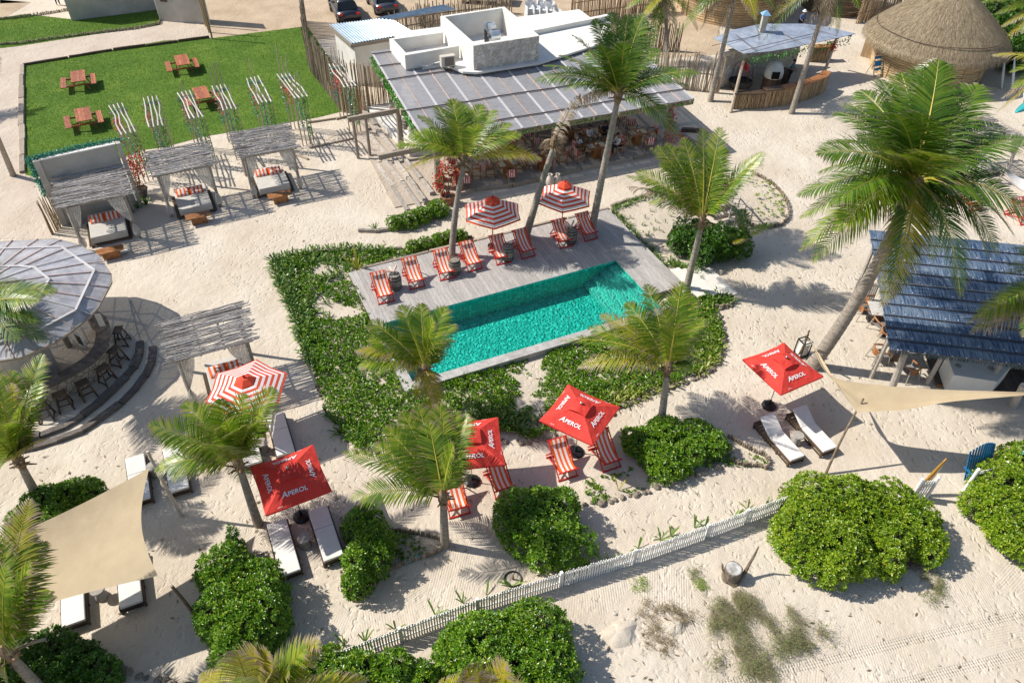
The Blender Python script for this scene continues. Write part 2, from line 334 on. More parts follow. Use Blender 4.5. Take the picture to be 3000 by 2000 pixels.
# timber edging round the lawn
def log_run(name, label, cat, pts, w_, h_, seg, m=DRIFTX, z=0, group=None, piece='timber', gap=.03, jit=.03, px=True):
    q = [P(*p, z) for p in pts] if px else [Vector(p) for p in pts]; r = root(name, label, cat, q[0], group=group)
    for a, b in zip(q[:-1], q[1:]):
        L_ = (b-a).length; n = max(1, round(L_/seg)); t = (b-a)/n
        for i in range(n):
            a1 = a+t*i+t.normalized()*gap; b1 = a+t*(i+1)-t.normalized()*gap
            jv = V(rnd.uniform(-jit, jit), rnd.uniform(-jit, jit), 0)
            ln = (b1-a1).length; mb = MB(); hh = h_*rnd.uniform(.85, 1.1); ww = w_*rnd.uniform(.85, 1.12)
            k = 4; 
            vs = []
            for j in range(k+1):
                u = -ln/2+ln*j/k
                for sy, sz in ((-1,0),(1,0),(.86,1),(-.86,1)):
                    vs.append((u, sy*ww/2+rnd.uniform(-.012,.012), (hh+rnd.uniform(-.012,.012)) if sz else -.02))
            fs = [(0,3,2,1), (4*k, 4*k+1, 4*k+2, 4*k+3)]+[(j*4+a_, j*4+(a_+1)%4, (j+1)*4+(a_+1)%4, (j+1)*4+a_) for j in range(k) for a_ in range(4)]
            mb.add(vs, fs)
            o = mb.build(piece, m, r); o.location = (a1+b1)/2+jv-q[0]; o.rotation_euler = (0, 0, math.atan2(t.y, t.x))
    return r
log_run('lawn_edging', 'dark timber edging along the far side of the picnic lawn', 'edging', [(68,193),(330,150),(615,112)], .14, .18, 2.4, DARKWOOD)
log_run('lawn_edging', 'weathered timber edging down the left side of the picnic lawn', 'edging', [(66,195),(64,330),(68,508)], .34, .16, 1.9)
# pool basin
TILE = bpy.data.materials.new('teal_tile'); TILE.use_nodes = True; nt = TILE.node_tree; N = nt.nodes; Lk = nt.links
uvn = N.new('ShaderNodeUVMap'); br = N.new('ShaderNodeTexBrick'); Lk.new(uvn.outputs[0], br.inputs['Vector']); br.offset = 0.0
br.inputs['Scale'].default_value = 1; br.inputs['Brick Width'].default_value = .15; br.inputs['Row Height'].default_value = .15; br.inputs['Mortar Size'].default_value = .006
br.inputs['Color1'].default_value = (.02,.50,.41,1); br.inputs['Color2'].default_value = (.13,.80,.69,1); br.inputs['Mortar'].default_value = (.03,.33,.31,1); br.inputs['Bias'].default_value = -.1  # random tile tones, doubling as caustic sparkle painted into the colour
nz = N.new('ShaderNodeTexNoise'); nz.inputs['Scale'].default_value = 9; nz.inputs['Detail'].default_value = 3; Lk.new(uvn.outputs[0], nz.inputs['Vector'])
hs = N.new('ShaderNodeHueSaturation'); mr = N.new('ShaderNodeMapRange'); mr.inputs['From Min'].default_value = .35; mr.inputs['From Max'].default_value = .65; mr.inputs['To Min'].default_value = .8; mr.inputs['To Max'].default_value = 1.25  # mottled lightness within the tiles, part of the painted sparkle
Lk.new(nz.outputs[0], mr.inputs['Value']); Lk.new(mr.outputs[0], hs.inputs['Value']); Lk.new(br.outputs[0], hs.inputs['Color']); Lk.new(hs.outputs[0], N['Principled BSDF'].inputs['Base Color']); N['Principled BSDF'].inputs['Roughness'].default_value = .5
def uvquads(name, quads, m, parent=None):
    "quads: (p0,p1,p2,p3) with uv = lengths along the first two edges"
    me = bpy.data.meshes.new(name); vs = []; fs = []; uvs = []
    for q in quads:
        o_ = len(vs); vs += [tuple(p) for p in q]; fs.append((o_, o_+1, o_+2, o_+3)); a = (q[1]-q[0]).length; b_ = (q[3]-q[0]).length
        uvs += [(0,0),(a,0),(a,b_),(0,b_)]
    me.from_pydata(vs, [], fs); ul = me.uv_layers.new(name='UVMap')
    for i, t in enumerate(uvs): ul.data[i].uv = t
    me.materials.append(m); o = bpy.data.objects.new(name, me); COL.objects.link(o); o.parent = parent; return o
zb = -.80; zw = .19
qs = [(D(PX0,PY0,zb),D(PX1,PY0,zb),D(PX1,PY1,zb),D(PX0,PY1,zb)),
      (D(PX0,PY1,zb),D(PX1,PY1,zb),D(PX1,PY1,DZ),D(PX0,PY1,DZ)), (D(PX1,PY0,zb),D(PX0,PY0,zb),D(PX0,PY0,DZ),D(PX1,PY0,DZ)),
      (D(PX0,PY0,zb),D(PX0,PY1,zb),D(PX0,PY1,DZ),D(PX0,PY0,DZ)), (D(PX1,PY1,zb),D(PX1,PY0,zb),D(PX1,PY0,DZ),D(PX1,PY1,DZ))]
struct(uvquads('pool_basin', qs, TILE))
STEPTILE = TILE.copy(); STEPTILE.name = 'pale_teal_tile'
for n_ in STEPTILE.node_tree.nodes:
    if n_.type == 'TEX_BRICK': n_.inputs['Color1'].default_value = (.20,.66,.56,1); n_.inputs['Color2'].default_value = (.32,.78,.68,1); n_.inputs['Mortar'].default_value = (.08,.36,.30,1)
for i in range(4):
    zt = zw-.12-.20*i; x0, x1 = PX1-.42*(i+1), PX1-.42*i; zz = zt
    qq = [(D(x0,PY0+.001,zz),D(x1,PY0+.001,zz),D(x1,PY1-.001,zz),D(x0,PY1-.001,zz)), (D(x0,PY1-.001,zz-.20),D(x0,PY0+.001,zz-.20),D(x0,PY0+.001,zz),D(x0,PY1-.001,zz))]
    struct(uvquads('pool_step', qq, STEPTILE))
WATER = bpy.data.materials.new('pool_water'); WATER.use_nodes = True; nt = WATER.node_tree; N = nt.nodes; Lk = nt.links; N.remove(N['Principled BSDF'])
tb = N.new('ShaderNodeBsdfTransparent'); tb.inputs[0].default_value = (.52,.96,.91,1); gb = N.new('ShaderNodeBsdfGlossy'); gb.inputs['Roughness'].default_value = .04
fr = N.new('ShaderNodeFresnel'); fr.inputs[0].default_value = 1.33; mx = N.new('ShaderNodeMixShader')
gp_ = N.new('ShaderNodeNewGeometry').outputs['Position']; n1 = N.new('ShaderNodeTexNoise'); n1.inputs['Scale'].default_value = 9; n1.inputs['Detail'].default_value = 3; Lk.new(gp_, n1.inputs['Vector'])
bp = N.new('ShaderNodeBump'); bp.inputs['Strength'].default_value = 1.; bp.inputs['Distance'].default_value = .05; Lk.new(n1.outputs[0], bp.inputs['Height']); Lk.new(bp.outputs[0], gb.inputs['Normal']); Lk.new(bp.outputs[0], fr.inputs['Normal'])
Lk.new(fr.outputs[0], mx.inputs[0]); Lk.new(tb.outputs[0], mx.inputs[1]); Lk.new(gb.outputs[0], mx.inputs[2]); Lk.new(mx.outputs[0], N['Material Output'].inputs[0])
mb = MB(); mb.quad(D(PX0+.002,PY0+.002,zw), D(PX1-.002,PY0+.002,zw), D(PX1-.002,PY1-.002,zw), D(PX0+.002,PY1-.002,zw)); struct(mb.build('pool_water', WATER))
# coping: front and left, stone slabs
cop = root('pool_coping', 'pale grey stone coping along the front and left of the pool', 'coping', D(0,-8.28,0), DH)
DO2 = D(0,-8.28,0)
def L2(x, y, z=0): return V(x, y+8.28, z)
COPM = mat('coping_stone', (.34,.32,.30), (.47,.45,.42), 5, .8, .3, 20, rnd_amt=.08)
n = 14; x1e = 12.32
for i in range(n):
    a, b_ = i*x1e/n+.003, (i+1)*x1e/n-.003
    mb = MB(); mb.box((0,0,0), (b_-a, .42, DZ+.06)); o = mb.build('coping_slab', COPM, cop); o.location = L2((a+b_)/2, -8.07, (DZ+.003-.06)/2+.0)
for i in range(4):
    y0 = -7.855+i*(7.855-4.06)/4; y1 = y0+(7.855-4.06)/4-.006
    mb = MB(); mb.box((0,0,0), (.42, y1-y0, DZ+.06)); o = mb.build('coping_slab', COPM, cop); o.location = L2(.21-.003, (y0+y1)/2, (DZ+.003-.06)/2)
# deck
dk = root('pool_deck', 'weathered grey plank deck round the far side of the green pool', 'deck', D(0,0,0), DH)
mb = MB()
mb.box((6.875, -2.03, .11), (13.75-.02, 4.06-.02, .24)); mb.box((PX1+(13.75-PX1)/2+.01, -5.5, .11), (13.75-PX1-.04, 2.88, .24))
mb.build('deck_frame', mat('deck_frame_dark', (.14,.12,.10), None), dk)  # one even dark tone for the frame below the planks
PW = 13.75/72; cache = {}
def plank(L_):
    k = round(L_, 2)
    if k not in cache: mbx = MB(); mbx.box((0,0,0), (L_-.006, PW-.008, .065)); cache[k] = mbx.mesh('plank', DECK)
    return cache[k]
for i in range(72):
    xc = (i+.5)*PW; yend = -4.06 if xc < PX1 else -6.95
    cuts = [0]; y = -rnd.choice([1.2, 1.6, 2.0, 2.4])
    while y > yend+.6: cuts.append(y); y -= rnd.choice([1.8, 2.1, 2.4])
    cuts.append(yend)
    for a, b_ in zip(cuts[:-1], cuts[1:]):
        o = mkobj('plank', plank(a-b_), dk, (xc, (a+b_)/2, DZ-.0325+rnd.uniform(-.0015,.0015)), (0, 0, math.pi/2))
mb = MB(); 
log_run('deck_border', 'thin weathered timber along the back of the pool deck', 'edging', [D(.8,.14,.0), D(4,.16,0), D(9,.14,0), D(13.9,.12,0)], .14, DZ+.02, 3.2, px=False)
# white steps
for i in range(4):
    pass
st = root('garden_steps', 'flight of broad white limestone steps off the right end of the deck', 'steps', D(13.75,-6.8,0), DH)
for i in range(4):
    mb = MB(); mb.box((.28+i*.52, -i*.1, (DZ-i*.075)/2), (.49, 2.2, DZ-i*.075)); mb.build('step', STEPWHITE, st)
# ---------------- plants ----------------
FR_GREEN = leafmat('frond_green', [(.09,.18,.010),(.15,.25,.015),(.23,.32,.022),(.36,.40,.04)], .38, .38, ((.32,.26,.14), .78), spec=.5)
FR_DARK = leafmat('frond_dark', [(.05,.12,.010),(.095,.185,.014),(.17,.26,.02)], .35, .36, ((.30,.26,.17), .86), spec=.5)
FR_YELLOW = leafmat('frond_yellow', [(.26,.29,.02),(.40,.36,.03),(.50,.37,.04)], .35, .45, ((.36,.28,.18), .55))
FR_DRY = leafmat('frond_dry', [(.24,.17,.09),(.36,.28,.19),(.44,.38,.30)], .2, .8)
RACHIS = mat('frond_rachis', (.42,.34,.045), (.30,.30,.06), 3, .5)
RACHISDRY = mat('dry_rachis', (.28,.20,.12), None, rough=.8)
FIBRE = mat('palm_fibre', (.13,.085,.05), (.30,.21,.12), 9, .95)
def bez(a, b, c, t): return a*(1-t)**2 + b*2*t*(1-t) + c*t*t
def frond(name, parent, c, tip, arch, kind, L, r, n=None):
    "one feathered palm frond from the crown c to tip"
    ch = tip-c; ln = ch.length; mid = c+ch*.45+V(0,0,1)*arch*ln
    hz = V(ch.x, ch.y, 0); 
    n = n or int(17+L*9.5); me = bpy.data.meshes.new(name); vs = []; fs = []; mi = []; uv = []
    pts = [bez(c, mid, tip, i/14) for i in range(15)]
    tb_ = MB(); tb_.tube(pts, [.045*(1-i/14*.9)*(L/3.2)**.5 for i in range(15)], 4)
    vs += tb_.v; fs += tb_.f; mi += [1]*len(tb_.f); uv += [(0, 0)]*sum(len(f) for f in tb_.f)
    twist = r.uniform(-.35, .35); droop = {'green': .16, 'dark': .20, 'yellow': .26, 'dry': .9}[kind]*r.uniform(.7, 1.2)
    wind = V(.22, -.14, 0); gust = r.uniform(.0, .7)
    for i in range(n):
        t = .10+.90*(i+.5)/n; p = bez(c, mid, tip, t); tg = (bez(c, mid, tip, min(1, t+.02))-bez(c, mid, tip, t-.02)).normalized()
        side = tg.cross(V(0,0,1)); side = side.normalized() if side.length > .15 else V(1,0,0)
        nrm = side.cross(tg).normalized(); cs, sn = math.cos(twist), math.sin(twist); side, nrm = side*cs+nrm*sn, nrm*cs-side*sn
        env = math.sin(math.pi*min(1, (t*.86+.13)))**.55*(1 if t < .85 else 1-(t-.85)*2.2)
        ll = L*.275*env
        fw = .35+.75*t
        for sg in (-1, 1):
            if r.random() < (.03 if kind != 'dry' else .3): continue
            l = ll*r.uniform(.82, 1.08)
            d = (side*sg+tg*(fw+r.uniform(-.07,.07))+nrm*(.16+r.uniform(-.07,.07))).normalized()
            g_ = droop+r.uniform(-.07,.09)+gust*.15
            p1 = p+d*l*.34+V(0,0,-1)*g_*l*.04; d2 = (d+V(0,0,-1)*g_*.75+wind*gust).normalized(); p2 = p1+d2*l*.34; d3 = (d2+V(0,0,-1)*g_*1.1+wind*gust*1.5).normalized(); p3 = p2+d3*l*.34
            wv = tg*(.019+.009*(L/3))*r.uniform(.8,1.15)
            o = len(vs); vs += [tuple(p-wv*.6), tuple(p+wv*.6), tuple(p1+wv), tuple(p1-wv), tuple(p2+wv*.8), tuple(p2-wv*.8), tuple(p3)]
            fs += [(o, o+1, o+2, o+3), (o+3, o+2, o+4, o+5), (o+5, o+4, o+6)]; mi += [0, 0, 0]
            tu = .10 if t < .8 else .10+(t-.8)*1.6
            uv += [(tu, t), (tu, t), (tu+.28, t), (tu+.28, t), (tu+.28, t), (tu+.28, t), (tu+.58, t), (tu+.58, t), (tu+.58, t), (tu+.58, t), (tu+.88, t)]
    me.from_pydata([(x-c.x, y-c.y, z-c.z) for x, y, z in vs], [], fs)
    ul = me.uv_layers.new(name='UVMap'); ul.data.foreach_set('uv', [q for p_ in uv for q in p_])
    me.materials.append({'green': FR_GREEN, 'dark': FR_DARK, 'yellow': FR_YELLOW, 'dry': FR_DRY}[kind]); me.materials.append(RACHISDRY if kind == 'dry' else RACHIS)
    me.polygons.foreach_set('material_index', mi)
    o = bpy.data.objects.new(name, me); COL.objects.link(o); o.parent = parent; return o
def tip3d(c, px, L, fac=.9, up=None):
    "a point on the line of sight of that spot, a frond's reach away from the crown"
    d = ray(*px).normalized(); oc = CAM-c; b_ = oc.dot(d); cc = oc.dot(oc)-(L*fac)**2; disc = b_*b_-cc
    if disc < 0: return CAM+d*(-b_)
    s_ = math.sqrt(disc); cand = [CAM+d*(-b_-s_), CAM+d*(-b_+s_)]
    if up is None: up = -.28
    return min(cand, key=lambda q: abs((q.z-c.z)/L-up))
def palm(label, base, crown, z, L, tips, r0=.13, group=None, extra=0, bz=0., kindmain='green', seed=1, bow=None, dense=None):
    """tips: (x, y[, kind[, up[, reach]]]) spots the frond ends point at"""
    r = random.Random(seed); b = P(*base, bz) if len(base) == 2 else Vector(base); 
    c = P(*crown, z)
    R_ = root('palm_tree', label, 'palm tree', b, 0, group)
    mb = MB(); n = 14; bw = bow if bow is not None else V(0,0,0)
    side = (c-b); mid = (b+c)/2+bw+V(0, 0, side.length*.03)
    pts = [bez(b-V(0,0,.15), mid, c-V(0,0,.25), i/n) for i in range(n+1)]
    rr = [r0*(1.35 if i == 0 else 1.12-.42*i/n) for i in range(n+1)]
    fine = []; fr_ = []
    for i in range(n*5+1):
        t = i/(n*5); k = min(n-1, int(t*n)); u = t*n-k
        fine.append(pts[k].lerp(pts[k+1], u)); fr_.append((rr[k]*(1-u)+rr[k+1]*u)*(1+(.045 if i % 2 else -.03)))
    mb.tube(fine, fr_, 10); mb.build('trunk', BARK, R_, True, org=tuple(b)).location = (0,0,0)
    # crown heart: fibrous sheath and cut leaf bases
    mb = MB(); rt = rr[-1]; mb.tube([c-V(0,0,.45), c-V(0,0,.15), c+V(0,0,.1), c+V(0,0,.3)], [rt*1.05, rt*1.75, rt*1.4, rt*.4], 9)
    for k in range(12):
        a = k*2.4; d = V(math.cos(a), math.sin(a), r.uniform(-.5,.9)).normalized(); q = c-V(0,0,r.uniform(0,.35)); mb.tube([q, q+d*r.uniform(.25,.5)], [.05, .02], 5)
    o = mb.build('crown_heart', FIBRE, R_, False, org=tuple(b)); o.location = (0,0,0)
    lst = []
    for tp in tips:
        x, y = tp[0], tp[1]; kind = tp[2] if len(tp) > 2 and tp[2] else kindmain; up = tp[3] if len(tp) > 3 else None; fac = tp[4] if len(tp) > 4 else .9
        if up is None: up = -.45 if kind == 'dry' else (-.3 if kind == 'yellow' else (-.05 if y < crown[1] else -.3))
        lst.append((tip3d(c, (x, y), L, fac, up), kind))
    az0 = r.uniform(0, 6.28)
    for k in range(extra):
        a = az0+k*2.399; e = r.choice([.75, .5, .2, -.1, -.35, -.6])
        d = V(math.cos(a)*math.cos(e), math.sin(a)*math.cos(e), math.sin(e)); lst.append((c+d*L*r.uniform(.75,.92), kindmain if e > -.3 else r.choice([kindmain, 'yellow' if r.random() < .3 else kindmain, 'dry' if e < -.5 and r.random() < .35 else kindmain])))
    for tp, kind in lst:
        el = (tp.z-c.z)/max(.1, (tp-c).length); arch = .16+.16*max(0, .6-el)
        o = frond('frond', R_, c+(tp-c).normalized()*.06, tp, arch*r.uniform(.85,1.15), kind, L, r, dense); o.location = c-b
    return R_
# ---- leafy bushes ----
BUSHLEAF = leafmat('bush_leaf', [(.045,.13,.006),(.085,.21,.008),(.13,.28,.010),(.18,.33,.014),(.34,.43,.035)], .25, .32, spec=.6)
BUSHDARK = leafmat('bush_leaf_dark', [(.028,.09,.008),(.05,.14,.010),(.075,.19,.012),(.12,.24,.016)], .22, .35, spec=.55)
BUSHYEL = leafmat('bush_leaf_yellow', [(.08,.18,.006),(.14,.27,.008),(.21,.34,.010),(.29,.40,.016),(.44,.49,.05)], .28, .34, spec=.6)
def rosettes(centers, normals, size, r, nl=(8, 11), wfac=.34):
    "arrays of leaves radiating from each centre"
    vs = []; fs = []
    for c, nn in zip(centers, normals):
        nn = nn.normalized(); x = nn.orthogonal().normalized(); y = nn.cross(x); k = r.randint(*nl); a0 = r.uniform(0, 6.28); sz = size*r.uniform(.75, 1.25)
        for j in range(k):
            a = a0+j*2.4; el = r.uniform(.15, 1.05) if j < k-2 else 1.3; l = sz*r.uniform(.8, 1.1); w_ = l*wfac
            d = (x*math.cos(a)+y*math.sin(a))*math.cos(el)+nn*math.sin(el); sd = d.cross(nn); sd = sd.normalized() if sd.length > .05 else x
            q = c+d*l*.08; m_ = c+d*l*.62; e = c+d*l-nn*l*.10
            up_ = nn*l*.07
            o = len(vs); vs += [tuple(q), tuple(m_+sd*w_*.5+up_), tuple(e), tuple(m_-sd*w_*.5+up_), tuple(m_)]
            fs += [(o, o+1, o+2, o+4), (o, o+4, o+2, o+3)]
    return vs, fs
def bush(label, lobes, h, m=None, size=.135, dens=125, cat='bush', group=None, name='bush', seed=3, z0=0., flat=.55):
    "lobes: (x, y, radius in photo pixels[, height])"
    r = random.Random(seed); m = m or BUSHLEAF; Ls = []
    for lb in lobes:
        hh = lb[3] if len(lb) > 3 else h; c = P(lb[0], lb[1], hh*.5+z0); Ls.append((V(c.x, c.y, z0+hh*.42), .87*lb[2]*(c-CAM).length/FPX, hh*flat))
    b = V(sum(l[0].x for l in Ls)/len(Ls), sum(l[0].y for l in Ls)/len(Ls), z0); R_ = root(name, label, cat, b, 0, group)
    cs = []; ns = []
    def inside(p, skip, s=.86):
        for i, (c, rx, rz) in enumerate(Ls):
            if i == skip: continue
            q = p-c
            if (q.x/(rx*s))**2+(q.y/(rx*s))**2+(q.z/(rz*s))**2 < 1: return True
        return False
    for i, (c, rx, rz) in enumerate(Ls):
        n = int(dens*4*math.pi*((rx*rx*2+rx*rz)/3)*.8)
        bumps = [(V(r.gauss(0,1), r.gauss(0,1), r.gauss(.3,1)).normalized(), r.uniform(-.20,.24)) for _ in range(20)]
        for _ in range(n):
            d = V(r.gauss(0,1), r.gauss(0,1), r.gauss(.15,1)).normalized()
            if d.z < -.55: continue
            s_ = 1+sum(a_*max(0, d.dot(bd)-.72)*3 for bd, a_ in bumps); s_ *= r.choice([1, 1.04, .97, .90, .82, r.uniform(.7,1.1)])
            p = c+V(d.x*rx, d.y*rx, d.z*rz)*s_
            if p.z < z0+.03 or inside(p, i): continue
            nn = V(d.x/rx, d.y/rx, d.z/rz).normalized()*.7+V(r.uniform(-.35,.35), r.uniform(-.35,.35), .55); cs.append(p); ns.append(nn)
    vs, fs = rosettes(cs, ns, size, r)
    me = bpy.data.meshes.new('foliage'); me.from_pydata([(x-b.x, y-b.y, z-b.z) for x, y, z in vs], [], fs); me.materials.append(m)
    o = mkobj('foliage', me, R_, kind='stuff')
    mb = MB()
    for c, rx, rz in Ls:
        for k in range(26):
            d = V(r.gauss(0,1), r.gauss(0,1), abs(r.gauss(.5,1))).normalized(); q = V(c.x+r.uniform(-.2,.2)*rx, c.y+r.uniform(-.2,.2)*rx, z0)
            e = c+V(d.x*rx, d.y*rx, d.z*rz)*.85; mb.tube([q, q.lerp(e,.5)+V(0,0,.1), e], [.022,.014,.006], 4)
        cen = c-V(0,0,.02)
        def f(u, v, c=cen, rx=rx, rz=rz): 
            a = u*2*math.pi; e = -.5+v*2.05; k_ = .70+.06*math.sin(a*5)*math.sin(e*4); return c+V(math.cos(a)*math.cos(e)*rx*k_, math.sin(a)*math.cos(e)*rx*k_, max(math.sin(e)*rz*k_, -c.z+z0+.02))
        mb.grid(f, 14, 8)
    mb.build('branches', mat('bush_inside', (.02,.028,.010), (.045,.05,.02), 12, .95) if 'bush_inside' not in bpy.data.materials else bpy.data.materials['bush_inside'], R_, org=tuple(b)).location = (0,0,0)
    return R_
def strap_clump(vs, fs, c, r, size, n, spread=1.):
    for j in range(n):
        a = r.uniform(0, 6.28); l = size*r.uniform(.7,1.2); el = r.uniform(.35,1.2)*spread; d = V(math.cos(a)*math.cos(el), math.sin(a)*math.cos(el), math.sin(el)); sd = V(-math.sin(a), math.cos(a), 0)*l*.055
        p0 = c; p1 = c+d*l*.5; p2 = c+d*l*.85+V(0,0,-.08*l); p3 = p2+(V(d.x, d.y, -.25))*l*.22
        o = len(vs); vs += [tuple(p0-sd*.6), tuple(p0+sd*.6), tuple(p1+sd), tuple(p1-sd), tuple(p2+sd*.8), tuple(p2-sd*.8), tuple(p3)]
        fs += [(o,o+1,o+2,o+3), (o+3,o+2,o+4,o+5), (o+5,o+4,o+6)]
STRAP = leafmat('strap_leaf', [(.045,.12,.012),(.08,.18,.02),(.13,.23,.03),(.26,.32,.07)], .25, .4, spec=.5)
STRAPY = leafmat('strap_leaf_yellow', [(.10,.19,.015),(.20,.28,.03),(.38,.40,.08),(.5,.48,.16)], .28, .4, spec=.5)
def leafobj(name, vs, fs, m, parent=None, org=(0,0,0), kind=None):
    me = bpy.data.meshes.new(name); me.from_pydata([(x-org[0], y-org[1], z-org[2]) for x, y, z in vs], [], fs); me.materials.append(m)
    return mkobj(name, me, parent, org if parent is None else (0,0,0), kind=kind)
# ---------------- palms ----------------
pp = palm
pp('coconut palm rising through the deck behind the third deck chair from the left', (1323,748), (1360,463), 5.15, 2.9,
   [(1155,425),(1178,505,'yellow'),(1222,335),(1245,375),(1278,308),(1323,288),(1372,318),(1411,303),(1452,320),(1500,360),(1530,392),(1590,468,'yellow'),(1270,430),(1480,420),(1330,350,None,.6),(1400,360,None,.6),(1225,470,'green'),(1350,300,None,.4),(1440,395,None,.2),(1250,395,None,.1),(1195,395,None,-.1)], r0=.15, bz=.3, seed=11, bow=V(-.15,0,0))
R_ = pp('beheaded coconut palm trunk with only withered brown fronds, between the two striped umbrellas', (1538,697), (1625,413), 5.29, 2.0,
   [(1700,272,'dry',.75,1.),(1585,455,'dry'),(1600,440,'dry'),(1640,450,'dry'),(1655,420,'dry')], r0=.17, bz=.3, seed=12)
pp('tallest coconut palm leaning right beside the deck, its dark crown hanging over the restaurant roof', (1733,675), (1812,275), 7.2, 3.3,
   [(1564,235,'dark'),(1590,190),(1637,160),(1675,100),(1740,54),(1790,34),(1840,40),(1885,40),(1915,75),(1930,140),(1985,200,'dark'),(2052,212,'dark'),(2020,250,'dark',-.3),(1993,405,'dark',-.75),(1955,340,'dark',-.6),(1668,318,'dry'),(1706,320,'dry'),(1735,300,'dry'),(1890,222,'yellow',.2,.5),(1760,130,None,.6),(1830,120,None,.7),(1700,200,None,.4),(1880,150,None,.5),(1650,260,'dark',-.1),(1780,90,'dark',.3),(1850,90,'dark',.3),(1720,150,'dark',.1),(1960,240,'dark',-.1),(1620,215,'dark',-.1)], r0=.17, kindmain='dark', seed=13, bz=.3)
pp('coconut palm beside the white steps, crown spreading over the dark round bush', (2008,858), (2058,645), 3.94, 3.0,
   [(1832,513,None,-.3),(1836,545,'dry',-.45),(1905,430),(1922,425),(1951,417,None,.4),(2058,372,None,.75),(2111,371,None,.7),(2240,443),(2205,475),(1897,551),(1860,500),(2000,400,None,.5),(2142,596,'dry'),(2120,430,None,.4),(2020,470,None,.6),(1980,480,None,.5),(2170,520,None,-.1),(1900,590,'green',-.4),(1935,470,None,0),(2085,455,None,.6)], r0=.15, seed=14)
pp('coconut palm at the front left corner of the pool with yellowing fronds over the water', (1296,1262), (1245,1079), 2.95, 2.45,
   [(1075,951),(1077,992),(1172,891,None,.5),(1233,884,None,.5),(1306,893,None,.5),(1333,945),(1037,1024,'yellow'),(1044,1072),(1098,1092),(1318,988),(1291,1032),(1222,1171,'yellow'),(1287,1250,'yellow',-.6),(1120,960,None,.2),(1190,940,None,.7),(1270,930,None,.7),(1080,935,'green',.1),(1150,1000,None,.3),(1240,1150,'dry',-.6)], r0=.13, seed=15, kindmain='green')
pp('coconut palm standing on the little planted island in front of the red parasol', (1303,1597), (1298,1451), 2.75, 2.6,
   [(1002,1321,None,-.1),(1021,1459),(1125,1245,None,.2),(1150,1285,None,.2),(1175,1200,None,.4),(1224,1180,None,.5),(1369,1207,None,.5),(1340,1200,None,.5),(1365,1345),(1345,1410),(1200,1390,None,-.1),(1130,1350,None,0),(1255,1230,None,.7),(1300,1220,None,.8),(1330,1300,None,.5),(1170,1290,None,.4),(1220,1460,None,-.45),(1290,1175,None,.5),(1355,1270,None,.3),(1090,1300,None,0)], r0=.14, seed=16)
pp('coconut palm near the right front corner of the pool, rising from a bush', (1935,1252), (1958,1073), 3.1, 2.75,
   [(1638,998,None,-.05),(1690,1075,'yellow',-.2),(1757,918,'yellow',.3),(1800,965,None,.1),(1832,883,None,.4),(1893,829,None,.55),(1997,821,None,.6),(2030,860,None,.5),(2046,1055,'dark',-.4),(2025,980,None,.1),(2008,1090,'dark',-.5),(1900,940,None,.4),(1950,900,None,.7),(1980,950,None,.7),(1860,990,None,.2),(1780,1000,None,0),(1840,925,None,.4),(1720,960,'green',0),(2060,930,None,.2)], r0=.14, seed=17)
pp('coconut palm between the white loungers and the left red parasol', (757,1535), (696,1352), 3.21, 2.7,
   [(432,1241,None,-.05),(448,1377),(480,1290,None,0),(536,1176,None,.3),(551,1226,None,.2),(646,1164,None,.6),(719,1150,None,.65),(803,1130,None,.5),(775,1190,None,.4),(752,1290,None,.1),(765,1350,'dark',-.4),(560,1310,None,.2),(500,1400,None,-.2),(600,1240,None,.5),(660,1230,None,.8),(700,1250,None,.9),(590,1180,None,.3),(740,1240,None,.6),(620,1300,None,.6),(520,1340,None,0),(720,1420,'dark',-.6)], r0=.14, seed=18)
pp('coconut palm at the left below the round bar, trunk leaning left above the green hedge', (122,1476), (50,1344), 2.6, 2.8,
   [(126,1034,None,.5),(118,1115,None,.45),(34,1080,None,.6),(-30,1060,None,.5),(-110,1180,None,.1),(-140,1330),(-90,1420),(100,1300,'yellow',.2,.5),(0,1130,None,.7),(60,1180,None,.9),(-60,1250,None,.4),(90,1190,None,.7),(40,1120,'yellow',.7),(-40,1130,None,.6),(10,1240,None,.8)], r0=.14, seed=19, kindmain='green')
pp('coconut palm in the bottom left corner leaning over the tan sail', (180,2085), (19,1909), 2.9, 2.9,
   [(88,1454,'yellow',.7),(130,1580,None,.5),(150,1690,None,.2),(60,1500,None,.6),(0,1560,None,.5),(-70,1550),(-160,1700),(-180,1850),(-150,2000),(60,2090),(-40,2110),(130,1760,None,-.1),(20,1650,None,.7),(90,1640,None,.5),(-60,1700,None,.5),(100,1560,None,.5)], r0=.15, seed=20, kindmain='green')
pp('coconut palm at the bottom edge with yellow fronds reaching up before the white fence', (770,2160), (758,2085), 2.6, 2.7,
   [(742,1886,'yellow',.5),(785,1900,'yellow',.4),(937,1867,'yellow',.3),(900,1890,None,.3),(1083,1985,'yellow',-.1),(581,1974,'yellow',0),(640,1930,None,.2),(690,1900,'yellow',.4),(620,2010),(850,1960,None,.4),(700,1980,None,.6),(980,2050),(560,2080),(800,1960,'yellow',.6)], r0=.14, seed=21, kindmain='green')
pp('palm below the largest bush, only dry yellow frond ends in view', (1440,2220), (1420,2140), 2.5, 2.6,
   [(1289,1985,'yellow',.2),(1366,1948,'yellow',.4),(1400,1965,'yellow',.5),(1482,1932,'yellow',.4),(1320,2010,None,.2),(1530,2010,None,.2),(1440,1970,'dry',.5),(1230,2060),(1600,2080)], r0=.14, seed=22, kindmain='yellow')
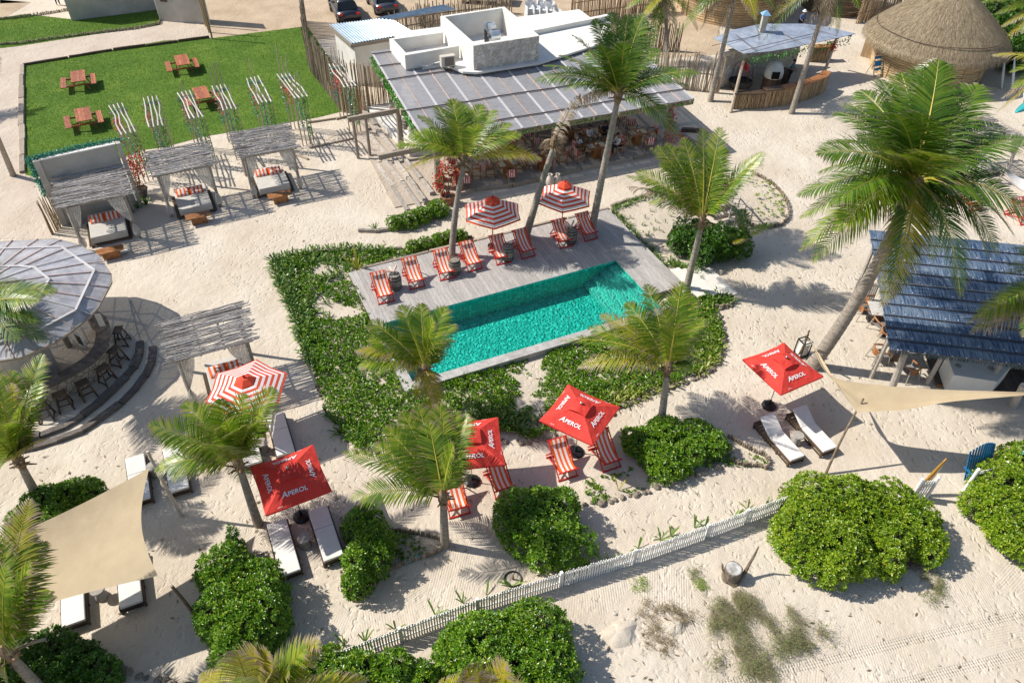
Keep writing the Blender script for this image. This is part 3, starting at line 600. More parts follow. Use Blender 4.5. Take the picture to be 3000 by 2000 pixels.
pp('largest coconut palm at the right, thick trunk leaning in from beside the red parasol', (2376,1072), (2680,530), 8.6, 4.4,
   [(2332,572,None,-.15),(2338,737,'green',-.45),(2376,770,'green',-.5),(2391,447,None,.05),(2400,500,None,-.1),(2445,325,None,.1),(2480,300,None,.2),(2517,262,None,.3),(2580,230,None,.5),(2751,172,None,.55),(2705,191,None,.5),(2640,210,None,.5),(2873,245,None,.2),(2927,363,None,0),(3010,402,None,-.2),(2950,493,'dark',-.4),(2582,902,'yellow',-.6),(2610,880,'dark',-.6),(2728,762,'dark',-.7),(2816,875,'dark',-.75),(2900,760,'dark',-.6),(2927,745,'dark',-.5),(2973,691,None,-.4),(3020,640,None,-.3),(2560,300,None,.4),(2620,330,None,.7),(2700,330,None,.8),(2770,260,None,.5),(2830,380,None,.2),(2430,600,None,-.2),(2420,420,None,.1),(2510,400,None,.4),(2600,450,'green',.8),(2750,450,'green',.7),(2860,560,'yellow',-.1,.6),(2760,700,'green',-.3,.6),(2440,680,'green',-.3),(2660,250,None,.4),(2800,300,'dark',.3),(2340,640,'green',-.3)],
   r0=.25, kindmain='dark', seed=23, bow=V(.5,-.2,-.2), dense=62)
pp('coconut palm behind the restaurant roof at the top', (1955,200), (1950,-12), 4.4, 2.9,
   [(1828,27),(1850,110),(1900,150),(2046,95),(1981,115),(1912,134),(1870,-60),(2000,-90),(2080,20),(1940,120,'dry'),(1880,60,'yellow'),(1810,-40),(1965,100,'dry')], r0=.14, seed=24, kindmain='green')
pp('coconut palm left of the bamboo bar, crown cut by the top edge', (2080,297), (2162,-40), 6.9, 3.0,
   [(1974,115,'dark'),(2010,60),(2050,90,'dry'),(2225,120),(2215,60,'yellow'),(2280,40),(2320,-30),(2060,-120),(2200,-160),(2100,110,'dry'),(2025,-10),(2250,20,'yellow')], r0=.16, seed=25, kindmain='dark')
pp('coconut palm with a dark leaning trunk in front of the bamboo bar', (2318,333), (2440,-60), 7.7, 3.0,
   [(2230,128,'dark'),(2235,80,'yellow'),(2290,30,'yellow'),(2400,100,'dry'),(2450,110,'dark'),(2430,90,'dry'),(2520,30),(2560,-60),(2380,-200),(2300,-100),(2370,80,'dry'),(2420,75,'dry')], r0=.16, seed=26, kindmain='dark')
pp('coconut palm at the top right corner beyond the thatched hut', (3160,330), (3085,20), 5.0, 3.2,
   [(2860,10),(2911,42),(2930,80,'yellow'),(2904,160,'yellow'),(2950,-60),(3000,-100),(2990,100),(2880,-40),(3040,140),(3150,-80),(3200,60)], r0=.16, seed=27)
pp('coconut palm off the right edge above the surfboards, fronds hanging in from the side', (3190,560), (3110,215), 5.2, 3.2,
   [(2919,329,'yellow'),(2905,160,'yellow',.1),(2957,212),(2930,290,'dry'),(2960,260),(3000,330,'dry'),(3050,100),(3150,80),(3180,300),(3060,380)], r0=.16, seed=28)
pp('coconut palm off the right edge reaching over the blue roof', (3250,1180), (3105,850), 5.4, 3.2,
   [(2827,948,'yellow'),(2838,975,'yellow'),(2850,930),(2880,980,'dry'),(2919,884),(2950,775,'dark'),(2980,720),(3050,640),(3200,700),(3150,1000),(3000,990),(2945,800,'dark')], r0=.16, seed=29)
pp('coconut palm off the left edge shading the round bar roof', (-150,1130), (-75,905), 4.3, 3.1,
   [(172,848),(111,944,'dark'),(141,1005,'dark'),(50,825),(20,850),(120,880),(60,1000,'dark'),(-20,760),(-200,780),(-220,950),(-40,1050),(130,950,'dark'),(0,960)], r0=.15, seed=30, kindmain='green')
pp('coconut palm at the far left beside the lawn edging, only its pale trunk in view', (38,513), (-50,300), 4.9, 2.7,
   [(-200,200),(-260,330),(-100,130),(-10,160,None,.3),(-150,420),(-220,260),(-60,120),(-30,400,'dry',-.6,.6),(-120,300)], r0=.14, seed=31)
pp('coconut palm out of frame left of the round bar', (-330,700), (-330,500), 4.6, 2.9, [(-500,450),(-450,350),(-350,280),(-230,330),(-180,450),(-250,560),(-400,600),(-480,550)], r0=.14, seed=32)
pp('coconut palm out of frame left of the gravel path', (-420,240), (-430,60), 5.4, 3, [(-600,50),(-550,-80),(-440,-100),(-330,-60),(-260,40),(-300,120),(-400,160),(-520,140)], r0=.14, seed=33)
# young plants
def sprig(label, base, tips, m, name='young_palm', cat='plant', L=1.):
    b = P(*base, 0); R_ = root(name, label, cat, b)
    for x, y in tips:
        e = P(x, y, 0); d = (e-b); d = V(d.x, d.y, 0); # lift: keep on the sight line
        tp = tip3d(b, (x, y), L, 1., .8); ln = (tp-b).length; sd = (tp-b).cross(V(0,0,1)); sd = sd.normalized()*.05*L if sd.length > .01 else V(.05,0,0)
        mb = MB(); mid = b.lerp(tp, .55)+V(0,0,.08)
        mb.add([b-sd*.3, b+sd*.3, mid+sd, mid-sd, tp], [(0,1,2,3),(3,2,4)])
        mb.build('leaf', m, R_, org=tuple(b)).location = (0,0,0)
    return R_
YL = mat('yellow_leaf', (.50,.40,.04), (.42,.38,.05), 3, .5, trans=.3); GL = mat('green_leaf', (.14,.26,.03), (.08,.18,.02), 3, .45, trans=.25)
sprig('young palm shoot with yellow leaves at the back left corner of the deck', (1048,796), [(1033,706),(1035,720),(1022,745),(996,742),(1052,745),(1065,760),(1074,770),(1040,730)], YL, L=.95)
sprig('small yellow and green shoot in the bed right of the cornerwise red parasol', (1812,1437), [(1797,1388),(1842,1395),(1826,1420),(1800,1410)], YL, L=.55)
b_ = P(2168,745,0); R_ = root('young_palm', 'young green palm growing out of the dark bush by the timber stairs', 'palm tree', b_)
for x, y, k in [(2146,602,'dark'),(2160,640,'dark'),(2262,655,'green'),(2150,715,'yellow'),(2185,690,'green'),(2130,690,'dark'),(2175,612,'dark')]:
    frond('frond', R_, b_+V(0,0,.9), tip3d(b_+V(0,0,.9), (x,y), 1.7, .9, .6 if y < 650 else 0), .2, k, 1.7, rnd).location = V(0,0,.9)
# ---------------- bushes ----------------
bush('round dark green sea-grape bush between the deck chairs and the white fence', [(1520,1510,78),(1610,1500,90),(1655,1585,76),(1560,1560,76),(1600,1610,58)], 1.4, BUSHLEAF, seed=1)
bush('largest bright green bush at the bottom edge against the white picket fence', [(1430,1895,125),(1555,1868,115),(1345,1915,75),(1600,1955,95),(1460,2010,150),(1560,2030,120)], 1.5, BUSHLEAF, seed=2)
bush('great yellow-green double bush at the right end of the white picket fence', [(2400,1485,105),(2410,1590,110),(2335,1565,70),(2500,1490,95),(2465,1600,85),(2450,1665,45)], 1.5, BUSHYEL, seed=3)
bush('lower yellow-green bush with bare twigs, joined to the right side of the great double bush', [(2610,1500,90),(2670,1545,85),(2600,1590,60),(2715,1600,48),(2612,1655,32)], 1.25, BUSHYEL, seed=4)
bush('yellow-green bush cut by the right edge beside the blue garden chair', [(2950,1450,90),(3010,1370,75),(2990,1545,95),(2895,1480,52),(3090,1460,120)], 1.3, BUSHYEL, seed=5)
bush('tall bright bush left of the lower pair of white loungers, beside the sail pole', [(665,1680,85),(740,1740,95),(660,1790,90),(720,1850,90),(770,1810,70),(690,1900,60)], 1.6, BUSHLEAF, seed=6)
bush('narrow bright bush on the planted island right of the lower pair of loungers', [(1068,1530,52),(1095,1590,58),(1060,1640,52),(1100,1640,40),(1045,1705,36)], 1.3, BUSHLEAF, seed=7)
bush('bright bush around the foot of the palm at the right front of the pool', [(1865,1290,52),(1950,1262,58),(2040,1278,58),(2095,1300,40),(1950,1350,62),(1905,1330,36),(2020,1325,48)], .9, BUSHLEAF, seed=8)
bush('dark green bush behind the right side of the deck below the timber stairs', [(2005,700,50),(2060,690,55),(2110,710,58),(2155,715,42),(2060,730,45)], 1.5, BUSHDARK, seed=9)
bush('small green hedge below the timber steps beside the bougainvillea pot', [(1160,650,26),(1200,645,28),(1235,630,32),(1280,612,36)], .7, BUSHLEAF, size=.12, seed=10)
bush('small low green hedge along the back edge of the deck', [(1210,722,24),(1245,715,24),(1285,700,26),(1320,690,22),(1350,688,20)], .55, BUSHLEAF, size=.11, seed=11)
bush('green hedge at the foot of the leaning palm above the large tan sail', [(85,1520,40),(130,1475,52),(200,1450,50),(260,1440,38),(170,1500,40)], 1.0, BUSHLEAF, seed=12)
bush('dark green bush filling the bottom left corner', [(60,1955,75),(150,1925,75),(220,1960,75),(120,2010,80),(290,1985,50)], 1.2, BUSHDARK, seed=13)
bush('green hedge at the bottom edge in front of the left part of the picket fence', [(880,1985,50),(960,1955,58),(1050,1965,60),(1150,1972,66),(1240,1995,48),(1000,2015,60)], 1.2, BUSHLEAF, seed=14)
bush('small dark sprig of leaves behind the tall bush left of the loungers', [(690,1592,22)], 1.3, BUSHDARK, size=.12, seed=15)
bush('dense dark green thicket behind the large thatched hut at the top right', [(2890,50,70,3.),(2950,110,60,2.6),(3020,40,80,3.2),(2990,160,50,2.2)], 3, BUSHDARK, size=.3, dens=30, seed=16)
# ---------------- planted beds ----------------
from mathutils import noise as mnoise
bedW_px = [(800,765),(850,752),(1000,742),(1190,738),(1360,688),(1375,702),(1020,800),(1100,952),(1165,1085),(1200,1148),(1500,1062),(1895,938),(2005,850),(2060,868),(2140,872),(2155,888),(2095,905),(2118,985),(2100,1060),(2060,1090),(1985,1120),(1860,1165),(1780,1205),(1640,1260),(1560,1290),(1480,1270),(1300,1300),(1050,1325),(1015,1290),(985,1230),(955,1190),(920,1090),(895,1010),(870,930),(840,860)]
bedE_px = [(1784,611),(1830,590),(1900,570),(1960,560),(2010,590),(2060,640),(2110,720),(2095,790),(2060,810),(2010,790),(1975,775),(1918,742)]
bedR_px = [(2200,508),(2262,540),(2300,590),(2312,630),(2290,662),(2240,668),(2190,660),(2160,640),(2150,560)]
bedI_px = [(1000,1520),(1060,1500),(1150,1560),(1250,1560),(1305,1590),(1300,1612),(1200,1650),(1130,1680),(1090,1740),(1040,1758),(1010,1735),(1003,1680)]
bedB_px = [(1710,1420),(1730,1400),(1830,1385),(1900,1340),(2100,1290),(2180,1320),(2240,1350),(2250,1372),(2170,1368),(2100,1366),(1980,1400),(1870,1440),(1790,1465),(1730,1475),(1712,1450)]
for nm, bp_ in (('planted_bed', bedW_px), ('planted_bed', bedE_px), ('planted_bed', bedR_px), ('planted_bed', bedI_px), ('planted_bed', bedB_px)):
    sheet(nm, bp_, BEDSAND, .014)
def cover(name, label, poly_px, dens, size, thr, seed, m=BUSHLEAF, hmax=.22, yel=None, nscale=.55, extra=None, cat='ground cover'):
    r = random.Random(seed); poly = wpoly(poly_px); ar = abs(sum(poly[i][0]*poly[(i+1)%len(poly)][1]-poly[(i+1)%len(poly)][0]*poly[i][1] for i in range(len(poly))))/2
    cs = []; ns = []
    for x, y in scatter(poly, int(ar*dens), r):
        q = mnoise.noise(V(x*nscale, y*nscale, seed))+.5*mnoise.noise(V(x*nscale*2.7, y*nscale*2.7, seed+9))+(extra(x, y) if extra else 0)
        if q < thr+r.uniform(-.12,.12): continue
        cs.append(V(x, y, .02+min(1, max(0, q-thr)*1.6)*hmax*r.uniform(.3,1))); ns.append(V(r.uniform(-.6,.6), r.uniform(-.6,.6), 1))
    vs, fs = rosettes(cs, ns, size, r, (5, 8), .5); o = leafobj(name, vs, fs, m, kind='stuff'); return tag(o, label, cat)
def dextra(x, y):
    # barer sand just in front of the pool, in two pockets behind it; lush on the left
    q = V(x, y, 0)-DO; u, v_ = q.dot(dx), q.dot(dy)
    e = .48 if u < .3 else .30
    if u < 0 and v_ > -2.8: e = .06
    if 3 < u < 12 and -10.5 < v_ < -8.2: e = .22
    if v_ < -10.5: e = .3
    return e
cover('ground_cover', 'low glossy green ground cover filling the bed left of and in front of the pool', bedW_px, 120, .125, -.12, 5, BUSHLEAF, .26, extra=dextra)
cover('ground_cover', 'sparse creeping plants in the sandy bed right of the deck', bedE_px, 12, .09, .35, 6, BUSHLEAF, .05)
cover('ground_cover', 'low green ground cover on the right half of the palm island', bedI_px, 110, .10, -.1, 7, BUSHLEAF, .16)
cover('ground_cover', 'low green creeper round the small yellow shoot', bedB_px, 100, .10, -.02, 8, BUSHLEAF, .15)
def straps(name, label, lines, sp, size, seed, m=STRAP, n=(8,13), wid=.25, single=False, group=None):
    r = random.Random(seed); vs, fs = [], []
    for ln in lines:
        q = [P(*p) for p in ln]
        for a, b in zip(q[:-1], q[1:]):
            k = max(1, int((b-a).length/sp)); nn = V(-(b-a).y, (b-a).x, 0).normalized()
            for i in range(k):
                c = a.lerp(b, (i+r.random())/k)+nn*r.uniform(-wid, wid); strap_clump(vs, fs, c, r, size, r.randint(*n))
    o = leafobj(name, vs, fs, m, kind='stuff'); return tag(o, label, 'plants')
straps('spider_lilies', 'dense row of strap-leaved lilies down the left edge of the bed', [[(805,765),(835,855),(870,925),(895,1005),(925,1085)],[(820,765),(855,855),(885,925),(912,1005)],[(840,770),(868,850)]], .10, .55, 1, wid=.12)
straps('spider_lilies', 'strap-leaved lilies along the back edge of the bed left of the deck', [[(800,765),(900,745),(1000,735),(1150,738)],[(840,780),(940,765)],[(960,780),(1010,765)],[(1090,760),(1140,745)],[(940,830),(1000,790)]], .16, .5, 2, wid=.15)
straps('spider_lilies', 'scattered strap-leaved lilies among the creeper left of the deck', [[(900,860),(960,960)],[(950,840),(980,900),(1020,880)],[(940,1000),(990,1050)],[(960,1190),(1010,1250),(1030,1230)],[(1100,1090),(1000,1040)]], .4, .45, 3, wid=.3)
straps('spider_lilies', 'yellow-striped lilies in the rounded right end of the bed', [[(2040,880),(2075,940),(2090,1010),(2080,1060),(2030,1095)],[(2060,905),(2100,985),(2100,1050)],[(2020,940),(2050,1010),(2030,1060)],[(1990,1110),(1900,1150),(1790,1190)],[(1960,1080),(2020,1060)],[(1830,1110),(1930,1080)],[(1870,1150),(1780,1175),(1700,1210)]], .13, .42, 4, STRAPY, wid=.22)
straps('spider_lilies', 'green lilies beside the white limestone steps', [[(2045,880),(2145,885)],[(1960,775),(2010,790),(2060,800)],[(2000,790),(2050,815)],[(2090,860),(2145,895)]], .14, .45, 5, wid=.15)
straps('spider_lilies', 'row of lilies along the right edge of the deck', [[(1790,615),(1830,655),(1870,700),(1915,745),(1960,785)],[(1800,612),(1850,595),(1905,578),(1935,572)]], .14, .34, 6, wid=.12)
straps('spider_lilies', 'lilies along the front edge of the bed above the square red parasols', [[(1400,1230),(1470,1245),(1560,1270)],[(1450,1200),(1540,1225)],[(1500,1250),(1580,1240),(1650,1240)],[(1080,1300),(1000,1260)]], .2, .5, 8, wid=.2)
def strap_plants(label, spots, size, seed, m=STRAP, group=None, n=(5,9)):
    r = random.Random(seed)
    for i, (x, y, lb) in enumerate(spots):
        vs, fs = [], []; c = P(x, y); strap_clump(vs, fs, c, r, size, r.randint(*n), 1.15); o = leafobj('lily_plant', vs, fs, m, org=tuple(c)); tag(o, lb, 'plant', group)
strap_plants('', [(2245,1478,'strap-leaved plant just left of the end of the white picket fence'),(2190,1492,'small strap-leaved plant second from the right end behind the picket fence'),(2150,1515,'thick strap-leaved plant behind the picket fence near its last post'),(2065,1548,'thin strap-leaved plant behind the middle right of the picket fence'),(2035,1545,'upright single-bladed plant behind the picket fence'),(1965,1570,'largest strap-leaved plant behind the picket fence'),(1935,1580,'strap-leaved plant touching the largest one behind the picket fence'),(1870,1605,'thin-leaved plant behind the picket fence, left of the largest one'),(1790,1640,'short curved plant behind the picket fence beside the round dark bush'),(1500,1718,'small plant beside the buried pot behind the picket fence'),(1425,1745,'upright plant behind the fence just left of the buried pot'),(1355,1765,'small plant behind the fence above the largest bush'),(1275,1800,'bent plant behind the fence, leaves splayed to both sides'),(1160,1845,'upright plant behind the left third of the fence'),(1070,1880,'twin-bladed plant behind the left third of the fence'),(1010,1890,'narrow plant behind the left end of the fence'),(850,1960,'clump of lilies at the hidden left end of the fence')], .5, 9, group='strap-leaved plants behind the white picket fence')
strap_plants('', [(1100,675,'spiky green plant behind the short drift log'),(1300,640,'small spiky plant in front of the green hedge')], .5, 10, n=(12,18))
r9 = random.Random(4)
for i, (x, y, lb) in enumerate([(2195,530,'first young sea-grape at the back tip of the round bed'),(2212,548,'young sea-grape by the back edge of the round bed'),(2250,555,'leafy young sea-grape at the back right of the round bed'),(2232,545,'small sea-grape between two larger ones at the back of the round bed'),(2262,570,'small sea-grape just inside the palisade of the round bed'),(2283,585,'big leafy sea-grape at the right edge of the round bed'),(2290,605,'big sea-grape at the front right edge of the round bed'),(2245,578,'tiny sea-grape in the middle of the round bed'),(2220,580,'small bright sea-grape near the timber handrail'),(2250,600,'small sea-grape in the centre of the round bed'),(2235,610,'yellowish sea-grape left of centre in the round bed'),(2272,612,'tiny sea-grape at the right of the round bed'),(2258,632,'taller sea-grape at the front left of the round bed'),(2285,632,'taller sea-grape at the front right of the round bed'),(2212,620,'sea-grape against the shadow of the handrail'),(2225,642,'sea-grape at the front of the round bed near the path')]):
    c = P(x, y); cs = [c+V(r9.uniform(-.15,.15), r9.uniform(-.15,.15), r9.uniform(.08,.3)) for _ in range(5 if i in (2,5,6,12,13) else 3)]
    vs, fs = rosettes(cs, [V(r9.uniform(-.5,.5), r9.uniform(-.5,.5), 1) for _ in cs], .15, r9); yr = root('young_plant', lb, 'plant', c, 0, 'young sea-grapes in the round bed'); leafobj('foliage', vs, fs, BUSHYEL, yr, tuple(c), 'stuff')
for i, (x, y) in enumerate([(1860,600),(1890,640),(1905,620),(1920,650),(1935,610),(1950,650),(1880,660),(1900,690),(1930,675),(1965,635),(1845,640),(1985,600),(1960,600),(1915,590)]):
    c = P(x, y); vs, fs = [], []; strap_clump(vs, fs, c, r9, .3, 6, 1.3); tag(leafobj('seedling', vs, fs, STRAP, org=tuple(c)), 'thin green seedling standing in the bare sand bed right of the deck', 'plant', 'seedlings in the sand bed right of the deck')
# palisade edging: short stakes set upright in the sand
stk = MB(); stk.tube([(0,0,-.05),(0,0,.2)], [.035,.032], 6); STAKEM = mat('stake_wood', (.16,.125,.085), (.34,.28,.21), 4, .9, rnd_amt=.35)
stake = stk.mesh('stake', STAKEM)
def palisade(label, pts, sp=.085, h=1., maxn=300):
    q = [P(*p) for p in pts]; R_ = root('palisade_edging', label, 'edging', q[0]); L_ = sum((b-a).length for a, b in zip(q[:-1], q[1:])); sp = max(sp, L_/maxn*1.02)
    for a, b in zip(q[:-1], q[1:]):
        n = max(1, int((b-a).length/sp)); s_ = (b-a).length/n/.075
        for i in range(n): mkobj('stake', stake, R_, a.lerp(b, (i+.5)/n)-q[0]+V(rnd.uniform(-.01,.01), rnd.uniform(-.01,.01), rnd.uniform(-.03,.02)), (rnd.uniform(-.08,.08), rnd.uniform(-.08,.08), 0), (min(1.5, s_), min(1.5, s_), h*rnd.uniform(.8,1.2)))
    return R_
palisade('curved palisade of short stakes round the small bed with young sea-grapes', [(2196,506),(2230,522),(2262,540),(2287,566),(2303,590),(2312,620),(2308,642),(2290,660),(2255,669),(2215,667),(2190,660)])
palisade('palisade of short stakes round the palm island right of the lower loungers', [(1305,1597),(1270,1625),(1200,1645),(1150,1668),(1105,1690),(1092,1725),(1065,1752),(1040,1762),(1018,1748),(1006,1720),(1002,1680)])
palisade('palisade of stakes behind the palm island, half hidden by leaves', [(1140,1553),(1200,1562),(1255,1572),(1300,1585)])
palisade('palisade with stones round the tip of the bed left of the right loungers', [(2130,1278),(2165,1300),(2210,1325),(2240,1335),(2252,1355),(2245,1375),(2225,1366),(2180,1365),(2140,1352)])
palisade('palisade of pale stakes below the white limestone steps', [(2150,888),(2135,898),(2110,905),(2085,900)])
palisade('short stake edging in front of the grass strip at the top left', [(-40,135),(60,130),(160,115),(300,97),(400,86),(468,72),(472,58)], .12)
palisade('dark stake edging behind the grass strip at the top left', [(-40,62),(40,56),(100,48),(200,32)], .12)
# rocks edging
def rock_mesh(seed):
    r = random.Random(seed); mb = MB(); 
    import itertools
    bm_n = 7
    prof = [(.02,-.4),(.5,-.3),(.75,0),(.6,.3),(.28,.5),(.02,.52)]
    mb.lathe(prof, 8); mb.v = [(x*r.uniform(.8,1.2), y*r.uniform(.7,1.1), z*r.uniform(.8,1.15)) for x, y, z in mb.v]; return mb.mesh('rock', ROCKM, False)
ROCKM = mat('edging_rock', (.16,.13,.10), (.34,.29,.23), 6, .9, .5, 20, rnd_amt=.3)
rocks = [rock_mesh(i) for i in range(5)]
def rockline(label, pts, sp, s0, name='rock_edging', jit=.06):
    q = [P(*p) for p in pts]; R_ = root(name, label, 'edging', q[0])
    for a, b in zip(q[:-1], q[1:]):
        n = max(1, int((b-a).length/sp))
        for i in range(n):
            s_ = s0*rnd.uniform(.6,1.3); mkobj('rock', rnd.choice(rocks), R_, a.lerp(b, (i+rnd.random()*.6)/n)-q[0]+V(rnd.uniform(-jit,jit), rnd.uniform(-jit,jit), s_*.25), (rnd.uniform(-.3,.3), rnd.uniform(-.3,.3), rnd.uniform(0,6)), (s_, s_*rnd.uniform(.7,1), s_*rnd.uniform(.7,1)))
rockline('rough stone edging round the right front of the pool bed', [(2150,895),(2100,912),(2122,985),(2105,1062),(2065,1098),(1985,1128),(1860,1172),(1785,1215),(1700,1240),(1600,1285),(1540,1298),(1450,1290)], .24, .17)
rockline('low stones along the left and lower edge of the pool bed', [(795,768),(838,862),(868,932),(892,1010),(918,1092),(950,1190),(985,1235),(1012,1292),(1050,1330),(1150,1330)], .3, .13)
rockline('line of dark stones edging the bed with the small yellow shoot', [(1712,1478),(1800,1470),(1900,1438),(2000,1402),(2060,1385),(2110,1368),(2140,1350)], .2, .17)
rockline('stones beside the hedge in the bottom left corner', [(330,1945),(380,1970),(430,1985),(480,2000),(560,2020)], .2, .2)
log_run('drift_log', 'short dark drift log with a pale forked end lying on the sand', 'log', [(1052,678),(1105,680),(1155,672)], .17, .16, 3, DRIFT, gap=0)
log_run('bed_border', 'weathered log along the back edge of the bed left of the deck', 'edging', [(900,742),(1000,733),(1100,735),(1180,728)], .14, .14, 2.5, DRIFTX)
log_run('bed_border', 'weathered log along the back of the sand bed right of the deck', 'edging', [(1790,607),(1835,590),(1900,570),(1930,563)], .16, .14, 2.5, DRIFTX)
log_run('bed_border', 'thin dark log behind the low hedge at the back of the deck', 'edging', [(1190,735),(1280,712),(1385,695)], .12, .1, 2.5, DARKWOOD)
# dry beach shrubs on the foreground sand
DRYLEAF = leafmat('dry_leaf', [(.18,.16,.07),(.26,.24,.11),(.20,.25,.08),(.14,.20,.05)], .15, .8)
def wisp(label, blobs, n, m, seed, hgt_=.35, name='beach_shrub', ln=.35, lean=(.1,-.25)):
    r = random.Random(seed); mb = MB(); tw = MB(); vs = []; fs = []; c0 = P(blobs[0][0], blobs[0][1])
    for x, y, rx, ry, k in blobs:
        c = P(x, y); ex = P(x+rx, y)-c; ey = P(x, y-ry)-c; tf = []
        for _ in range(max(2, int(9*k))):
            a = r.uniform(0, 6.28); m_ = r.random()**.6; tf.append((c+ex*math.cos(a)*m_+ey*math.sin(a)*m_, V(r.gauss(lean[0],.5), r.gauss(lean[1],.5), 0)))
        for i in range(int(n*k)):
            q, dd_ = r.choice(tf); q = q+V(r.gauss(0,.09), r.gauss(0,.09), r.uniform(.02,hgt_)*.6)
            d = V(dd_.x+r.gauss(0,.22), dd_.y+r.gauss(0,.22), r.uniform(-.05,.35)).normalized()*ln*r.uniform(.5,1.5)
            e = q+d; tw.add([q, q+V(.006,.006,0), e], [(0,1,2)])
            for j in range(5):
                t = r.uniform(.1,1); b_ = q+d*t; g_ = V(r.gauss(0,1), r.gauss(0,1), r.gauss(.2,.6)).normalized()*r.uniform(.06,.13); s_ = g_.cross(V(0,0,1))*.12
                o = len(vs); vs += [tuple(b_), tuple(b_+g_*.6+s_), tuple(b_+g_)]; fs.append((o,o+1,o+2))
    R_ = root(name, label, 'shrub', c0); 
    tw.build('twigs', TWIG, R_, org=tuple(c0)).location = (0,0,0); o = leafobj('foliage', vs, fs, m, R_, tuple(c0), 'stuff')
wisp('large feathery grey-green shrub spreading over the sand below the tree stump', [(2150,1800,90,70,1),(2230,1850,110,70,1.4),(2330,1830,70,60,.7),(2200,1930,90,50,1),(2350,1880,50,40,.4),(2110,1760,60,40,.5),(2100,1790,40,40,.4)], 420, DRYLEAF, 1, ln=.55, lean=(-.05,-.75))
wisp('sparse brown creeper with bare runners on the foreground sand', [(1950,1790,70,40,1),(1990,1850,30,60,.5),(1900,1840,20,60,.3),(1960,1870,60,40,.4)], 170, leafmat('brown_creeper', [(.20,.13,.07),(.28,.20,.10),(.20,.20,.08)], .1, .8), 2, .15, ln=.3, lean=(0,-.2))
wisp('small dry bush on the sand below the lower yellow-green bush', [(2740,1715,32,40,1)], 200, DRYLEAF, 3, .2, ln=.2)
wisp('tiny dried tuft on the sand left of the tree stump', [(2035,1675,20,12,1)], 50, DRYLEAF, 4, .1, ln=.15)
wisp('little green sprig on the sand below the tree stump', [(2050,1712,14,10,1)], 60, BUSHYEL, 5, .1, ln=.12)
wisp('green trailing sprig on the sand in front of the picket fence', [(1870,1710,20,10,1)], 60, BUSHYEL, 6, .08, ln=.14)
wisp('bare brown twigs under the front of the double bush', [(2660,1650,60,25,1)], 260, leafmat('brown_twig_leaf', [(.14,.10,.06),(.22,.17,.11)], .1, .9), 7, .4, ln=.35)

# fallen leaves and scraps on the sand
LIT = leafmat('litter', [(.10,.07,.04),(.20,.14,.08),(.30,.24,.15),(.14,.13,.05)], 0, .9); vs, fs = [], []; r = random.Random(77)
for zone, n in (([(800,1320),(2300,1420),(2200,1480),(1200,1850),(850,1900),(700,1500)], 160), ([(1500,1760),(2900,1700),(3000,2000),(1600,2000)], 110), ([(560,600),(2300,300),(2500,700),(2200,1100),(700,700)], 120), ([(0,1320),(1000,1300),(1400,1330),(600,1990),(300,1800)], 160), ([(2120,640),(2540,700),(2560,1300),(2100,1200)], 160), ([(880,700),(1600,700),(2100,1100),(1300,1300),(1000,1200)], 260)):
    for x, y in scatter(wpoly(zone), n, r):
        a = r.uniform(0,6.28); l = r.uniform(.03,.11); w_ = l*r.uniform(.1,.4); d = V(math.cos(a),math.sin(a),0)*l; s_ = V(-math.sin(a),math.cos(a),0)*w_; p = V(x,y,.03); o = len(vs)
        vs += [tuple(p-d), tuple(p+s_+V(0,0,.012)), tuple(p+d), tuple(p-s_)]; fs.append((o,o+3,o+2,o+1))
tag(leafobj('leaf_litter', vs, fs, LIT, kind='stuff'), 'fallen brown leaf scraps scattered over the sand', 'leaf litter')
# ---------------- freestanding walls and fences ----------------
polemesh = {}
def polem(L_, r0, m, key, kink=.02):
    k = (key, round(L_, 1), round(r0, 3)); 
    if k not in polemesh:
        v_ = []
        for i in range(3):
            mb = MB(); n = 4; mb.tube([V(rnd.uniform(-kink,kink)*(0<j<n), rnd.uniform(-kink,kink)*(0<j<n), L_*j/n) for j in range(n+1)], [r0*(1-.3*j/n) for j in range(n+1)], 5); v_.append(mb.mesh('pole', m))
        polemesh[k] = v_
    return rnd.choice(polemesh[k])
def pole_fence(label, pts, h, m, sp=.11, r0=.035, name='pole_fence', jag=.35, lean=.03, rails=(), maxn=295, z=0, piece='pole', railm=None):
    q = [P(*p, z) if len(p) == 2 else Vector(p) for p in pts]; R_ = root(name, label, 'fence', q[0]); L_ = sum((b-a).length for a, b in zip(q[:-1], q[1:])); sp = max(sp, L_/maxn)
    for a, b in zip(q[:-1], q[1:]):
        n = max(1, int((b-a).length/sp)); sc = max(1, (b-a).length/n/(r0*2.3))
        for i in range(n):
            s_ = min(sc, 1.7)*rnd.uniform(.7,1.25)
            mkobj(piece, polem(h, r0, m, m.name), R_, a.lerp(b, (i+.5)/n)-q[0]+V(rnd.uniform(-.03,.03), rnd.uniform(-.03,.03), 0), (rnd.uniform(-lean,lean), rnd.uniform(-lean,lean), rnd.uniform(0,6)), (s_, s_, 1+rnd.uniform(-jag,jag*.5)))
        for rz_ in rails: mb = MB(); mb.tube([a+V(0,0,rz_)-q[0], b+V(0,0,rz_)-q[0]], .045, 6); mb.build('rail', railm or m, R_)
    return R_
pole_fence('tall rough fence of grey sticks running along the right side of the lawn', [(912,268),(985,345),(1055,440),(1120,560)][:0] or [P(897,62), P(908,205), P(1005,330)], 2.9, BAMBOOGREY, .1, .04, jag=.18)
pole_fence('tall fence of brown canes between the lawn and the restaurant stairs', [P(1005,330), P(1050,332), P(1075,338)], 3.3, BAMBOO, .07, .035, jag=.08)
pole_fence('brown cane screen closing the left end of the restaurant', [P(1078,330), P(1180,315)], 3.1, BAMBOO, .07, .035, jag=.08)
